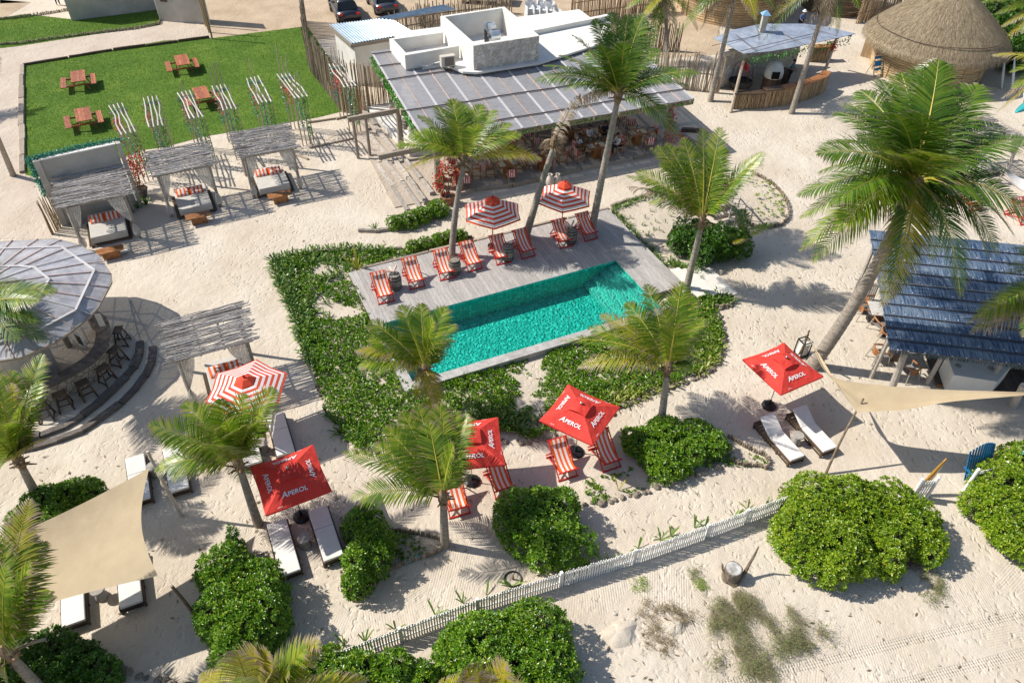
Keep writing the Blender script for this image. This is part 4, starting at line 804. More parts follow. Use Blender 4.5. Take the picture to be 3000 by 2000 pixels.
pole_fence('grey stick fence behind the corrugated roofs', [P(1140,118), P(1300,88)], 1.9, BAMBOOGREY, .1, .04, jag=.25, rails=(.8,1.4))
pole_fence('grey stick fence along the parking at the top', [P(1215,78), P(1300,64), P(1420,50), P(1500,38)], 1.7, BAMBOOGREY, .13, .04, jag=.4, rails=(.7,))
pole_fence('tall cane fence at the top behind the white flat roof', [P(1668,72), P(1750,60), P(1850,48), P(1960,34)], 2.6, BAMBOO, .1, .035, jag=.1, rails=(.8,1.6))
pole_fence('pale cane fence beside the right end of the restaurant roof', [P(1895,235), P(1975,262), P(2060,268), P(2105,275)], 2.5, POLEWOOD, .1, .035, jag=.25, rails=(1.2,))
pole_fence('cane screen behind the palms at the top', [P(1800,120), P(1890,148), P(1990,150)], 2.0, BAMBOOGREY, .12, .035, jag=.2)
pole_fence('short broken cane screen at the left end of the plastered wall', [P(150,690), P(172,672), P(150,690).lerp(P(172,672),2.2)], 1.9, BAMBOO, .06, .03, jag=.12)
# plastered wall behind the first daybed
def wall(name, label, base, h, th, m, cat='wall', top=None):
    a, b = (P(*p) if len(p) == 2 else Vector(p) for p in base); d = b-a; R_ = root(name, label, cat, a, math.atan2(d.y, d.x)); L_ = d.length
    return R_, L_
R_, L_ = wall('plaster_wall', 'tall grey plastered garden wall behind the leftmost daybed', [(182,662), (420,603)], 3.4, .3, WALLGREY)
mb = MB(); mb.box((L_/2, .15, 1.75), (L_-.5, .22, 3.5)); mb.build('wall_panel', WALLGREY, R_)
for xx in (.14, L_-.1): mb = MB(); mb.box((xx, .15, 1.78), (.28 if xx < 1 else .2, .42, 3.56)); mb.build('wall_pier', WALLGREY, R_)
mb = MB(); mb.box((L_/2, .15, 3.53), (L_-.45, .30, .06)); mb.build('wall_cap', WHITE, R_)
wallM = R_.matrix_basis.copy() if False else Matrix.Translation(R_.location) @ Matrix.Rotation(R_.rotation_euler.z, 4, 'Z')
GARL = leafmat('teal_garland', [(.01,.13,.10),(.03,.25,.18),(.06,.36,.28),(.10,.24,.10)], .1, .3)
REDFL = leafmat('red_flower', [(.30,.01,.012),(.55,.015,.02),(.65,.03,.04),(.16,.10,.02)], .2, .6)
GREENV = leafmat('green_vine', [(.03,.16,.015),(.06,.26,.02),(.09,.36,.03),(.10,.28,.05)], .25, .5)
def garland(name, label, pts, m, n, w_=.09, cat='garland', sz=.07, parent=None, seed=1, hang=0, sag=0, group=None):
    r = random.Random(seed); vs, fs = [], []; q = [Vector(p) for p in pts]; org = tuple(q[0]) if parent is None else (0,0,0)
    tot = sum((b-a).length for a, b in zip(q[:-1], q[1:]))
    for a, b in zip(q[:-1], q[1:]):
        for i in range(max(1, int(n*(b-a).length/tot))):
            t = r.random(); c = a.lerp(b, t)+V(r.gauss(0,w_), r.gauss(0,w_), r.gauss(0,w_)-r.random()**2*hang-sag*4*t*(1-t))
            d = V(r.gauss(0,1), r.gauss(0,1), r.gauss(0,1)).normalized()*sz*r.uniform(.6,1.3); e = d.orthogonal().normalized()*sz*.45
            o = len(vs); vs += [tuple(c), tuple(c+d*.5+e), tuple(c+d), tuple(c+d*.5-e)]; fs.append((o,o+1,o+2,o+3))
    o = leafobj(name, vs, fs, m, parent, org, 'stuff' if parent else None)
    return tag(o, label, cat, group) if parent is None else o
garland('garland', 'teal tinsel garland along the top and left edge of the plastered wall', [wallM@V(-.1,.3,1.6), wallM@V(-.15,.2,3.6), wallM@V(L_*.5,.35,3.6), wallM@V(L_+.1,.35,3.55)], GARL, 2600, .07)
# building at the top left
def prismthing(name, label, cat, foot, z0, z1, m, piece='wall'):
    q = [P(*p) if len(p) == 2 else Vector(p) for p in foot]; R_ = root(name, label, cat, q[0]); mb = MB(); mb.prism([(p.x-q[0].x, p.y-q[0].y) for p in q], z0, z1); mb.build(piece, m, R_); return R_, q
ta, tb, tc = P(210,62), P(462,30), P(610,70)
nx = V(-.45,.89,0)
R_, q = prismthing('plastered_building', 'plain beige plastered building at the top left edge', 'building', [ta, tb, tb+nx*5, ta+nx*5], 0, 4.2, WALLGREY)
tc0 = P(470,62); tc1 = P(618,72)
mb = MB(); mb.prism([(p.x-q[0].x, p.y-q[0].y) for p in (tc0, tc1, tc1+nx*1.2, tc0+nx*1.2)], 0, 4.6); mb.build('wing_wall', WALLGREY, R_)
mb = MB(); c_ = tc0.lerp(tc1,.18)-q[0]; mb.box((c_.x-nx.x*.03, c_.y-nx.y*.03, 1.75), (.5,.12,.5), math.atan2(tc1.y-tc0.y, tc1.x-tc0.x)); mb.build('window', DARKWOOD, R_)
pb = P(622,115); R_ = root('timber_gatepost', 'tall brown timber gatepost at the back corner of the lawn', 'post', pb)
for k in range(4):
    mb = MB(); d_ = P(595,60)-pb; mb.tube([d_*(k/3.)+V(0,0,-.1), d_*(k/3.)+V(0,0,4.2)], .07, 7); mb.build('pole', BAMBOO, R_)
# ---------------- restaurant ----------------
RH = rad(22.9); RO = P(1250,425,3.0); RO.z = 0; rx = V(math.cos(RH), math.sin(RH), 0); ry = V(-math.sin(RH), math.cos(RH), 0)
RL = (P(2035,290,3.0)-P(1250,425,3.0)).length
def loc_R(p, z=None): q = Vector(p)-RO; return V(q.dot(rx), q.dot(ry), q.z if z is None else z)
def RP(x, y, z): return loc_R(P(x, y, z))
rest = root('restaurant', 'open beach restaurant under a great translucent shed roof with white rooftop boxes', 'restaurant', RO, RH)
ROOFP = mat('polycarbonate', (.245,.24,.255), (.48,.475,.48), 3, .30, .5, 9, (.7,9,1), alpha=.74, rnd_amt=.1, spec=.45, bdist=.03, lo=.3, hi=.7)
BATTEN = mat('batten', (.42,.30,.24), (.55,.42,.35), 3, .7, rnd_amt=.15); BATW = mat('batten_pale', (.52,.50,.50), None, rough=.5, rnd_amt=.1); BATD = mat('batten_dark', (.14,.10,.09), None, rough=.7)
RD = 12.0
def zr(y): return 3.0+.055*max(0, y)
# roof sheets (front slope): columns of sheets between dark cross battens
rows = [0, 1.15, 3.6, 7.4, 10.2] ; ncol = 9; cw = RL/ncol
def rsheet(x0, x1, y0, y1, m, th=.02, dz=0, nm='roof_sheet'):
    mb = MB(); mb.slab([(x0,y0,zr(y0)+dz),(x1,y0,zr(y0)+dz),(x1,y1,zr(y1)+dz),(x0,y1,zr(y1)+dz)], th); return mb.build(nm, m, rest)
for i in range(ncol):
    for j in range(3):
        rsheet(i*cw+.01, (i+1)*cw-.01, rows[j], rows[j+1]-.01, ROOFP)
    if i in (0, 1): rsheet(i*cw+.01, (i+1)*cw-.01, rows[3], rows[4]+1.2, ROOFP)
    if i >= 7: rsheet(i*cw+.01, (i+1)*cw-.01, rows[3], rows[4]-1, ROOFP)
for i in range(ncol*2+1):
    x = i*cw/2; mb = MB(); w_ = .12 if i % 2 == 0 else .05; ye = rows[3] if 4 <= i <= 13 else rows[3]+2.0+(1.6 if i < 4 else 0)
    mb.beam((min(max(x,.06),RL-.06), .02, zr(0)+.018), (min(max(x,.06),RL-.06), ye, zr(ye)+.018), w_, .03); mb.build('roof_batten', BATW if i % 2 == 0 else BATTEN, rest)
for j, y in enumerate(rows[1:4]):
    n = 9; pts = [V(RL*(k/n), y+rnd.uniform(-.06,.06), zr(y)+.06) for k in range(n+1)]; mb = MB(); mb.tube(pts, .035, 5); mb.build('cross_batten', BATD, rest)
mb = MB(); mb.tube([V(0,9.2,zr(9.2)+.06), V(2.9,9.2,zr(9.2)+.06)], .035, 5); mb.build('cross_batten', BATD, rest)
mb = MB(); mb.tube([V(0,10.9,zr(10.9)+.06), V(1.8,10.9,zr(10.9)+.06)], .035, 5); mb.build('cross_batten', BATD, rest)
# timber below the roof
for y, z_ in ((.35, 2.72), (4.2, 2.95), (8, 3.1)):
    mb = MB(); mb.beam((-.2, y, z_), (RL+.15, y, z_), .24, .34); mb.build('main_beam', DRIFTX, rest)
for i in range(11):
    x = .3+i*(RL-.6)/10; mb = MB(); mb.beam((x, -.05, zr(0)-.13), (x, 11 if i < 2 else 7.6, zr(8)-.13), .09, .16); mb.build('rafter', BATTEN, rest)
posts = {}
for nm, px_ in (('a',(1177,442)), ('b',(1284,550)), ('c',(1628,508)), ('d',(1945,440)), ('e',(1293,470))):
    p = RP(*px_, 0); 
    if nm == 'e': continue
    if nm == 'c': p = V(RL*.46, .35, 0)
    if nm == 'd': p = V(RL-1.2, .35, 0)
    posts[nm] = p; mb = MB(); mb.lathe([(.19,0),(.17,1.2),(.16,2.75)], 8, p); mb.build('post', DRIFTX, rest)
for y in (posts['b'].y, posts['a'].y):
    mb = MB(); mb.beam((-2.9 if y > 3 else -2.4, y-.1, 2.45), (.3, y-.1, 2.55), .16, .26); mb.build('side_beam', DRIFTX, rest)
for x_ in (-1.9, -2.6): mb = MB(); mb.lathe([(.09,0),(.08,2.35)], 7, (x_, posts['a'].y, 0)); mb.build('post', DRIFTX, rest)
for x in (3, 8, 13): 
    for y in (4.2, 8): mb = MB(); mb.lathe([(.16,0),(.15,2.8)], 8, (x, y, 0)); mb.build('post', DRIFTX, rest)
# white block behind with roof slab
ZF = 3.62
p0 = RP(1352,205,ZF); 
mb = MB(); mb.box((8.9, 11.2, 1.75), (13.2, 6.2, 3.5)); mb.build('white_block', WHITE, rest)
mb = MB(); 
fl = [RP(1310,192,ZF), RP(1356,210,ZF), RP(1400,212,ZF), RP(1580,185,ZF), RP(1690,150,ZF), RP(1790,120,ZF), RP(1790,52,ZF), RP(1555,85,ZF), RP(1200,130,ZF), RP(1175,165,ZF), RP(1250,180,ZF)]
mb.prism([(p.x, p.y) for p in fl], ZF-.12, ZF); mb.build('flat_roof', ROOFWHITE, rest)
mb = MB(); a, b = RP(1558,88,ZF+.3), RP(1790,42,ZF+.3); mb.beam(V(a.x,a.y,ZF+.12), V(b.x,b.y,ZF+.12), .32, .35); mb.build('parapet', WHITE, rest)
def boxwalls(label_nm, corners, z0, z1, th, m, skip=(), sub=None):
    "four parapet walls with mitred plan; corners front-left, front-right, back-right, back-left in local coordinates"
    q = [V(c.x, c.y, 0) for c in corners]; cen = sum(q, V(0,0,0))/4; inn = []
    for i in range(4):
        a, b, c = q[i-1], q[i], q[(i+1)%4]; e1 = (b-a).normalized(); e2 = (c-b).normalized(); n1 = V(-e1.y, e1.x, 0); n2 = V(-e2.y, e2.x, 0)
        if n1.dot(cen-b) < 0: n1, n2 = -n1, -n2
        inn.append(b+(n1+n2)*(th/(1+n1.dot(n2))))
    for i in range(4):
        if i in skip: continue
        j = (i+1) % 4; mb = MB(); mb.prism([(p.x, p.y) for p in (q[i], q[j], inn[j], inn[i])], z0, z1); mb.build(label_nm, m, rest)
    return q, inn
ZT = 5.05
tw_ = [RP(1386,134,ZT), RP(1580,105,ZT), RP(1477,20,ZT), RP(1290,48,ZT)]
q, inn = boxwalls('tower_wall', tw_, ZF-.4, ZT, .22, WHITE)
# stone cladding on the tower front: separate flat stones
def vor_cells(W_, H_, n, r):
    pts = [(r.uniform(0,W_), r.uniform(0,H_)) for _ in range(n)]
    for _ in range(1):
        pass
    cells = []
    for i, (px_, py_) in enumerate(pts):
        poly = [(0,0),(W_,0),(W_,H_),(0,H_)]
        near = sorted(range(n), key=lambda j: (pts[j][0]-px_)**2+(pts[j][1]-py_)**2)[1:16]
        for j in near:
            mx_, my_ = (px_+pts[j][0])/2, (py_+pts[j][1])/2; nx_, ny_ = pts[j][0]-px_, pts[j][1]-py_; out_ = []
            for k in range(len(poly)):
                a, b = poly[k], poly[(k+1) % len(poly)]; da = (a[0]-mx_)*nx_+(a[1]-my_)*ny_; db = (b[0]-mx_)*nx_+(b[1]-my_)*ny_
                if da <= 0: out_.append(a)
                if da*db < 0: t = da/(da-db); out_.append((a[0]+(b[0]-a[0])*t, a[1]+(b[1]-a[1])*t))
            poly = out_
            if len(poly) < 3: break
        if len(poly) >= 3: cells.append(poly)
    return cells
STONEM = mat('cladding_stone', (.50,.44,.37), (.68,.63,.56), 3, .85, .4, 20, rnd_amt=.2); MORTAR = mat('mortar', (.24,.19,.15), None, rough=.95)
def cladding(parent, fn, W_, H_, n, r, m=STONEM, gap=.018, th=.03, nm='stone'):
    "fn(u, v, d) -> point on the wall, d = how far it stands proud"
    for c in vor_cells(W_, H_, n, r):
        cx, cy = sum(p[0] for p in c)/len(c), sum(p[1] for p in c)/len(c); s_ = [(p[0]-(p[0]-cx)*gap/max(.05, math.hypot(p[0]-cx, p[1]-cy)), p[1]-(p[1]-cy)*gap/max(.05, math.hypot(p[0]-cx, p[1]-cy))) for p in c]
        t = th*r.uniform(.6,1.2); k = len(s_); mb = MB(); o_ = fn(cx, cy, 0)
        lo = [fn(u, v, 0)-o_ for u, v in s_]; hi = [fn(cx+(u-cx)*.94, cy+(v-cy)*.94, t)-o_ for u, v in s_]
        mb.add(lo+hi, [tuple(range(k, 2*k))]+[(i, (i+1)%k, (i+1)%k+k, i+k) for i in range(k)]); o = mb.build(nm, m, parent); o.location = o_
fl_, fr_ = q[0], q[1]; fw_ = (fr_-fl_); fW = fw_.length; fe = fw_.normalized(); fn_ = V(fe.y, -fe.x, 0)
cladding(rest, lambda u, v, d: fl_+fe*u+fn_*(d+.004)+V(0,0,ZF-.35+v), fW, ZT-ZF+.35, 150, random.Random(5))
# inner floor, extractor and cables
cen = sum(q, V(0,0,0))/4
R2 = root('extractor_unit', 'galvanised extractor fan with duct inside the tall white rooftop box', 'extractor', RO+rx*(cen.x+.3)+ry*(cen.y+.2)+V(0,0,ZF), RH)
mb = MB(); mb.box((0,0,.35), (.6,.55,.6)); mb.build('fan_housing', STEEL, R2); mb = MB(); mb.lathe([(.3,0),(.32,.1),(.32,.5),(.3,.6)], 14); o = mb.build('fan_drum', STEEL, R2); o.rotation_euler = (0, math.pi/2, 0); o.location = (-.2,-.1,.75)
mb = MB(); mb.box((.05,.25,1.15), (.36,.5,.3)); mb.build('duct', STEEL, R2); mb = MB(); mb.box((-.4,.1,.55), (.05,.4,1.0)); mb.build('stand', DARKMETAL, R2)
mb = MB(); mb.box((0,.62,1.05), (.75,.04,.55)); mb.build('grille', STEEL, R2)
low = [RP(1186,163,4.35), RP(1345,135,4.35), RP(1298,92,4.35), RP(1140,114,4.35)]
ql, il = boxwalls('low_box_wall', low, ZF-.4, 4.35, .2, WHITE, skip=(1,))
mb = MB(); mb.prism([(p.x, p.y) for p in ql], ZF-.45, ZF-.1); mb.build('box_floor', ROOFWHITE, rest)
ac = P(1312,197,ZF); R2 = root('air_conditioner', 'beige air conditioner with a dark square grille on the white roof', 'air conditioner', ac, RH)
mb = MB(); mb.box((0,0,.38), (.85,.35,.62)); mb.build('casing', mat('ac_beige', (.55,.50,.42), None, rough=.5), R2)
mb = MB(); mb.box((.05,-.182,.38), (.56,.02,.48)); mb.build('grille', mat('ac_grille', (.16,.14,.12), None, rough=.7), R2)
for xx in (-.3,.3): mb = MB(); mb.box((xx,0,.035), (.06,.4,.07)); mb.build('foot', DARKMETAL, R2)
pts = [P(1296,180,ZF+.35), P(1272,186,ZF+.1), P(1250,194,ZF+.06), P(1225,190,ZF+.06), P(1208,183,ZF+.2), P(1203,192,ZF+.1)]
mb = MB(); mb.tube(pts, .035, 6); tag(mb.build('white_pipe', WHITEPAINT, org=tuple(pts[0])), 'curved white insulated pipe running from the air conditioner', 'pipe')
# shed with corrugated roofs
COR = mat('corrugated_metal', (.26,.34,.40), (.40,.48,.54), 2, .3, metal=.5, rnd_amt=.04)
def corr(pts, nm_parent, n=26, amp=.035, m=COR):
    "corrugated sheet between four 3-D corners (ridges run p0->p3)"
    p0_, p1_, p2_, p3_ = [Vector(p) for p in pts]; mb = MB(); 
    mb.grid(lambda u, v: (p0_.lerp(p1_, u)).lerp(p3_.lerp(p2_, u), v)+V(0,0,amp*math.sin(u*n*2*math.pi)), n*6, 1); mb.v = [tuple(Vector(v)-nm_parent.location) for v in mb.v]; o = mb.build('corrugated_sheet', m, nm_parent); return o
zs = 2.9
sh = root('storage_shed', 'storage shed under two pale corrugated metal roofs beside the restaurant', 'shed', V(*(P(1035,128,0))[:2], 0))
A_, B_, C_, D_ = P(1030,128,zs), P(1213,96,zs), P(1140,52,zs+.25), P(965,72,zs+.25)
corr((A_, B_, C_, D_), sh, 22)
A2, B2, C2, D2 = P(1105,58,zs+.26), P(1160,55,zs+.26), P(1340,12,zs+.3), P(1315,14,zs+.3)
corr((P(1100,54,zs+.27), P(1150,56,zs+.27), P(1335,28,zs+.27), P(1300,14,zs+.27)), sh, 8)
for (a, b) in ((A_, B_), (A_, D_)):
    mb = MB(); mb.beam(V(a.x,a.y,a.z-.16)-sh.location, V(b.x,b.y,b.z-.16)-sh.location, .14, .2); mb.build('edge_beam', DRIFTX, sh)
mb = MB(); mb.prism([((p-cc_).x*.9+(cc_-sh.location).x, (p-cc_).y*.9+(cc_-sh.location).y) for cc_ in [(A_+B_+C_+D_)/4] for p in (A_, B_, C_, D_)], 0, zs-.2); mb.build('shed_wall', WHITE, sh)
# restaurant floor, front sill and side stairs
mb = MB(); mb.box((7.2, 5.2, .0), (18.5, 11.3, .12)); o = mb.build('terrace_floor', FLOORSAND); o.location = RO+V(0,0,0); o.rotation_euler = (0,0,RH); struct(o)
log_run('terrace_sill', 'long dark timber sill along the front of the restaurant terrace', 'timber', [(1290,590),(1390,560),(1500,548),(1600,525),(1700,500),(1790,482),(1918,458)], .18, .2, 1.6, DRIFTX)
log_run('terrace_sill', 'short dark timber at the right end of the terrace', 'timber', [(1995,385),(2050,388)], .25, .25, 2, DARKWOOD)
steps_px = [([(1067,334),(1104,377)],.30,'uppermost short timber of the stairs left of the restaurant'),([(1053,352),(1080,386)],.20,'short outer timber at the head of the stairs left of the restaurant'),([(1099,381),(1157,453)],.30,'top timber of the upper flight left of the restaurant'),([(1075,391),(1137,466)],.20,'middle timber of the upper flight left of the restaurant'),([(1055,400),(1113,478)],.11,'lowest timber of the upper flight left of the restaurant'),([(1104,484),(1150,548),(1195,618)],.09,'lowest timber of the lower flight left of the restaurant'),([(1125,471),(1180,537),(1232,612)],.16,'second timber of the lower flight left of the restaurant'),([(1147,461),(1197,528),(1248,600)],.23,'third timber of the lower flight left of the restaurant'),([(1179,465),(1235,533),(1266,575)],.30,'top timber of the lower flight beside the bougainvillea')]
for ln, hh, lb in steps_px: log_run('timber_step', lb, 'step', ln, .26, hh, 2.4, DRIFT, group='timbers of the stairs left of the restaurant')
mb = MB(); 
pl = [RP(1075,330,0), RP(1150,310,0), RP(1290,455,0), RP(1200,462,0)]
mb.prism([(p.x, p.y) for p in pl], 0, .42); o = mb.build('side_landing', WHITE, rest)
for i, (a, b, lb) in enumerate([((985,352),(1060,332),'timber edging where the back arbour meets the stairs'),((900,362),(995,348),'timber edging on the sand behind the arbours'),((905,435),(1040,405),'timber edging on the sand in front of the right arbours'),((868,455),(905,470),'short timber edging by the third daybed')]):
    log_run('ground_timber', lb, 'timber', [a, b], .12, .1, 2.2, DRIFTX)
# vines, flowers on the eaves
gz = lambda x, y, z: RO+rx*x+ry*y+V(0,0,z)
garland('garland', 'bright green leaf garland along the front eave of the restaurant', [gz(0,.0,2.86), gz(RL*.5,0,2.84), gz(RL,0,2.86)], GREENV, 900, .035, hang=.12, sz=.08, seed=2)
garland('garland', 'green leaf garland hanging down the left eave of the restaurant', [gz(-.05,.5,2.9), gz(-.05,5,3.15), gz(-.05,11,3.45)], GREENV, 1100, .05, hang=.5, sz=.10, seed=3)
garland('garland', 'teal tinsel wound round the left corner post of the restaurant', [RO+rx*posts['b'].x+ry*posts['b'].y+V(.1,-.15,.4), RO+rx*posts['b'].x+ry*posts['b'].y+V(.05,-.15,2.8)], GARL, 420, .06, seed=4)
garland('bougainvillea', 'red bougainvillea climbing the right front post of the restaurant', [gz(RL-1.2,.1,2.7), gz(RL-1.2,.1,.8), gz(RL-.2,-.1,.9)], REDFL, 260, .17, hang=.4, sz=.10, seed=5, cat='flowering plant')
garland('bougainvillea', 'small red bougainvillea hanging from the left end of the restaurant beam', [gz(1.1,-.2,2.6), gz(1.5,.0,.9), gz(1.3,-.3,1.6)], REDFL, 260, .18, hang=.6, sz=.10, seed=6, cat='flowering plant')
# ---------------- pole pergolas, daybeds, cushions ----------------
HB = rad(26.5)
stickv = []
for i in range(8):
    mb = MB(); n = 6; mb.tube([V(-1.6+3.2*j/n, rnd.uniform(-.03,.03), rnd.uniform(-.02,.02)) for j in range(n+1)], [.024*(1-.35*j/n)*rnd.uniform(.9,1.1) for j in range(n+1)], 5); stickv.append(mb.mesh('stick', STICK))
SHEER = mat('sheer_curtain', (.70,.68,.64), (.80,.78,.74), 4, .9, alpha=.82, rnd_amt=0, trans=.3)
def curtain(parent, top0, top1, tie, foot):
    "cloth gathered from the beam into a knot and falling to the foot"
    mb = MB()
    def f(u, v):
        t = top0.lerp(top1, u); w_ = .10*math.sin(u*34)
        if v < .72: k = v/.72; s_ = k**.8; p = t.lerp(tie, s_*.0+k); p = V(t.x+(tie.x-t.x)*(k**1.6), t.y+(tie.y-t.y)*(k**1.6), t.z+(tie.z-t.z)*k); 
        else: k = (v-.72)/.28; sp = (u-.5)*.34*math.sin(k*2.2); p = tie.lerp(foot, k)+(top1-top0).normalized()*sp
        return p+V(0,1,0).normalized()*w_*(.25+.4*(1-v))
    mb.grid(f, 26, 14); return mb.build('curtain', SHEER, parent, True)
def pergola(label, roof_px, z, label_bed, pil_labels, seed, ns=58, bed=None, slat=True):
    q = [P(*p, z) for p in roof_px]; c = sum(q, V(0,0,0))/4; c.z = 0; r = random.Random(seed)
    wv = ((q[1]-q[0])+(q[2]-q[3]))/2; dv = ((q[0]-q[3])+(q[1]-q[2]))/2; W_, Dp = wv.length, dv.length; hd = math.atan2(wv.y, wv.x)
    R_ = root('pergola', label, 'pergola', c, hd)
    px_, py_ = 1.22, Dp/2-.25
    for sx in (-1, 1):
        for sy in (-1, 1):
            mb = MB(); mb.tube([V(sx*px_,sy*py_,-.05), V(sx*px_+r.uniform(-.03,.03),sy*py_,z*.5), V(sx*px_,sy*py_,z-.06)], [.085,.075,.07], 7); mb.build('post', DRIFT, R_)
    for sy in (-1, 1): mb = MB(); mb.tube([V(-1.42,sy*py_,z-.04), V(1.42,sy*py_,z-.04)], .07, 7); mb.build('beam', DRIFT, R_)
    for k in range(4): x = -1.25+2.5*k/3; mb = MB(); mb.tube([V(x,-Dp/2+.05,z+.03), V(x,Dp/2-.05,z+.03)], .045, 6); mb.build('cross_pole', DRIFT, R_)
    for i in range(ns):
        y = -Dp/2+Dp*(i+.5)/ns; mkobj('stick', r.choice(stickv), R_, (r.uniform(-.14,.14), y, z+.085+r.uniform(-.015,.045)), (r.uniform(0,6), r.uniform(-.01,.01), r.uniform(-.035,.035)), (W_/3.15*r.uniform(.92,1.08)*r.choice([1,-1]), 1.1, 1.1))
    curtain(R_, V(-px_+.02,-py_-.08,z-.05), V(-px_+.55,-py_-.08,z-.05), V(-px_+.03,-py_-.12,.95), V(-px_+.02,-py_-.15,.25))
    curtain(R_, V(px_-.72,-py_-.08,z-.05), V(px_-.02,-py_-.08,z-.05), V(px_-.02,-py_-.12,.95), V(px_,-py_-.15,.25))
    # daybed
    bc = bed if bed is not None else c; B = root('daybed', label_bed, 'daybed', bc, hd)
    for i in range(22): mb = MB(); mb.box((0, -1.05+i*.1, .10), (1.95,.06,.05)); mb.build('slat', DARKWOOD, B)
    for sx in (-.85,0,.85): mb = MB(); mb.box((sx,0,.035), (.08,2.1,.07)); mb.build('bearer', DARKWOOD, B)
    mb = MB(); mb.box((0,.12,.32), (1.6,2.25,.36)); o = mb.build('mattress', MATTRESS, B); bev(o, .03)
    cs_, sn_ = math.cos(hd), math.sin(hd)
    for k, lb in enumerate(pil_labels):
        lx = -.36+.66*k; ly = .48; p = bc+V(lx*cs_-ly*sn_, lx*sn_+ly*cs_, .62)
        pil = dup(PILLOW, p, hd+r.uniform(-.08,.08), lb); pil.rotation_euler.x = .45; pil['group'] = 'orange striped pillows on the daybeds'
    return R_
def bev(o, w_, seg=2):
    m_ = o.modifiers.new('Bevel', 'BEVEL'); m_.width = w_; m_.segments = seg; m_.limit_method = 'ANGLE'; return o
# pillow: puffy, with vertical stripes
def pillow_mesh(name, W_, H_, T_, ms, ns):
    mb = MB()
    def f(u, v, s): x = (u-.5)*W_; y = (v-.5)*H_; e = (max(0,1-(2*u-1)**4)*max(0,1-(2*v-1)**4))**.5; return V(x*(1-.08*(2*v-1)**2*0), y, s*T_*.5*e)
    nu, nv = 2*ns, 8
    for s in (1, -1):
        o = len(mb.v)
        mb.v += [tuple(f(i/nu, j/nv, s)) for j in range(nv+1) for i in range(nu+1)]
        for j in range(nv):
            for i in range(nu):
                a = o+j*(nu+1)+i; fc = (a, a+1, a+nu+2, a+nu+1); mb.f.append(fc if s > 0 else fc[::-1]); mb.m.append((i//2) % 2)
    return mb.mesh(name, ms, True)
pm_ = pillow_mesh('pillow', .66, .50, .17, [ORANGE, STRIPEWHITE], 7)
DAYP = [((151,530),(357,485),(395,572),(178,612)), ((425,450),(608,417),(627,486),(446,524)), ((673,394),(843,365),(876,436),(700,469)), ((470,948),(704,890),(761,997),(493,1074))]
class _P: pass
def newpillow(p, rz, lb):
    o = mkobj('pillow', pm_, None, p, (.55, 0, rz)); return tag(o, lb, 'pillow', 'orange striped pillows on the daybeds')
def dup_pillow(_, p, rz, lb): return newpillow(p, rz, lb)
PILLOW = None; _dup = dup
def dup(r, loc, rz=0, label=None, sub=True):
    return newpillow(loc, rz, label) if r is None else _dup(r, loc, rz, label, sub)
pergola('stick-roofed pergola with sheer curtains in front of the plastered wall', DAYP[0], 2.45, 'grey daybed under the leftmost pergola by the plastered wall', ['left striped pillow on the daybed by the plastered wall', 'right striped pillow on the daybed by the plastered wall'], 1, bed=P(318,668,.25)-V(0,0,.25))
pergola('stick-roofed pergola with sheer curtains, middle of the back row of three', DAYP[1], 2.4, 'grey daybed under the middle pergola of the back row', ['left striped pillow on the middle daybed of the back row', 'right striped pillow on the middle daybed of the back row'], 2, bed=P(567,590,.25)-V(0,0,.25))
pergola('stick-roofed pergola with sheer curtains, the one nearest the arbours and stairs', DAYP[2], 2.4, 'grey daybed under the pergola nearest the stairs', ['left striped pillow on the daybed nearest the stairs', 'right striped pillow on the daybed nearest the stairs'], 3, bed=P(796,532,.25)-V(0,0,.25))
pergola('stick-roofed pergola standing alone beside the round striped parasol', DAYP[3], 2.4, 'grey daybed under the lone pergola, half hidden by the striped parasol', ['left striped pillow under the lone pergola', 'right striped pillow under the lone pergola'], 4, bed=P(680,1120,.25)-V(0,0,.25))
def bench(label, c, rz, L_=1.2):
    R_ = root('plank_bench', label, 'bench', c, rz)
    for i in range(4): mb = MB(); mb.box((0, -.19+i*.127, .42), (L_*1.0,.118,.05)); mb.build('seat_plank', TEAK, R_)
    for k in (-1, 1): mb = MB(); mb.box((k*(L_/2-.28), 0, .195), (.07,.36,.39)); mb.build('leg', TEAK, R_)
    for i in range(5): mb = MB(); mb.box((-(L_/2-.3)+(L_-.6)*i/4, -.16, .2), ((L_-.6)/5+.03,.05,.36)); mb.build('front_board', TEAK, R_)
    return R_
G_ = 'plank benches at the foot of the daybeds'
for c, lb in [(P(448-120,708,.4),'orange-brown plank bench at the foot of the leftmost daybed'),(P(580,632,.4),'orange-brown plank bench at the foot of the middle daybed'),(P(819,571,.4),'orange-brown plank bench at the foot of the daybed nearest the stairs')]:
    if 'leftmost' in lb: c = P(322,733,.4)
    c.z = 0; b_ = bench(lb, c, HB); b_['group'] = G_
tag(mkobj('towel', (lambda mb: (mb.box((0,0,.04),(.45,.2,.08)), mb.mesh('towel', CUSHION))[1])(MB()), None, P(365,738,.02), (0,0,HB)), 'rolled white towel on the sand beside the leftmost bench', 'towel')
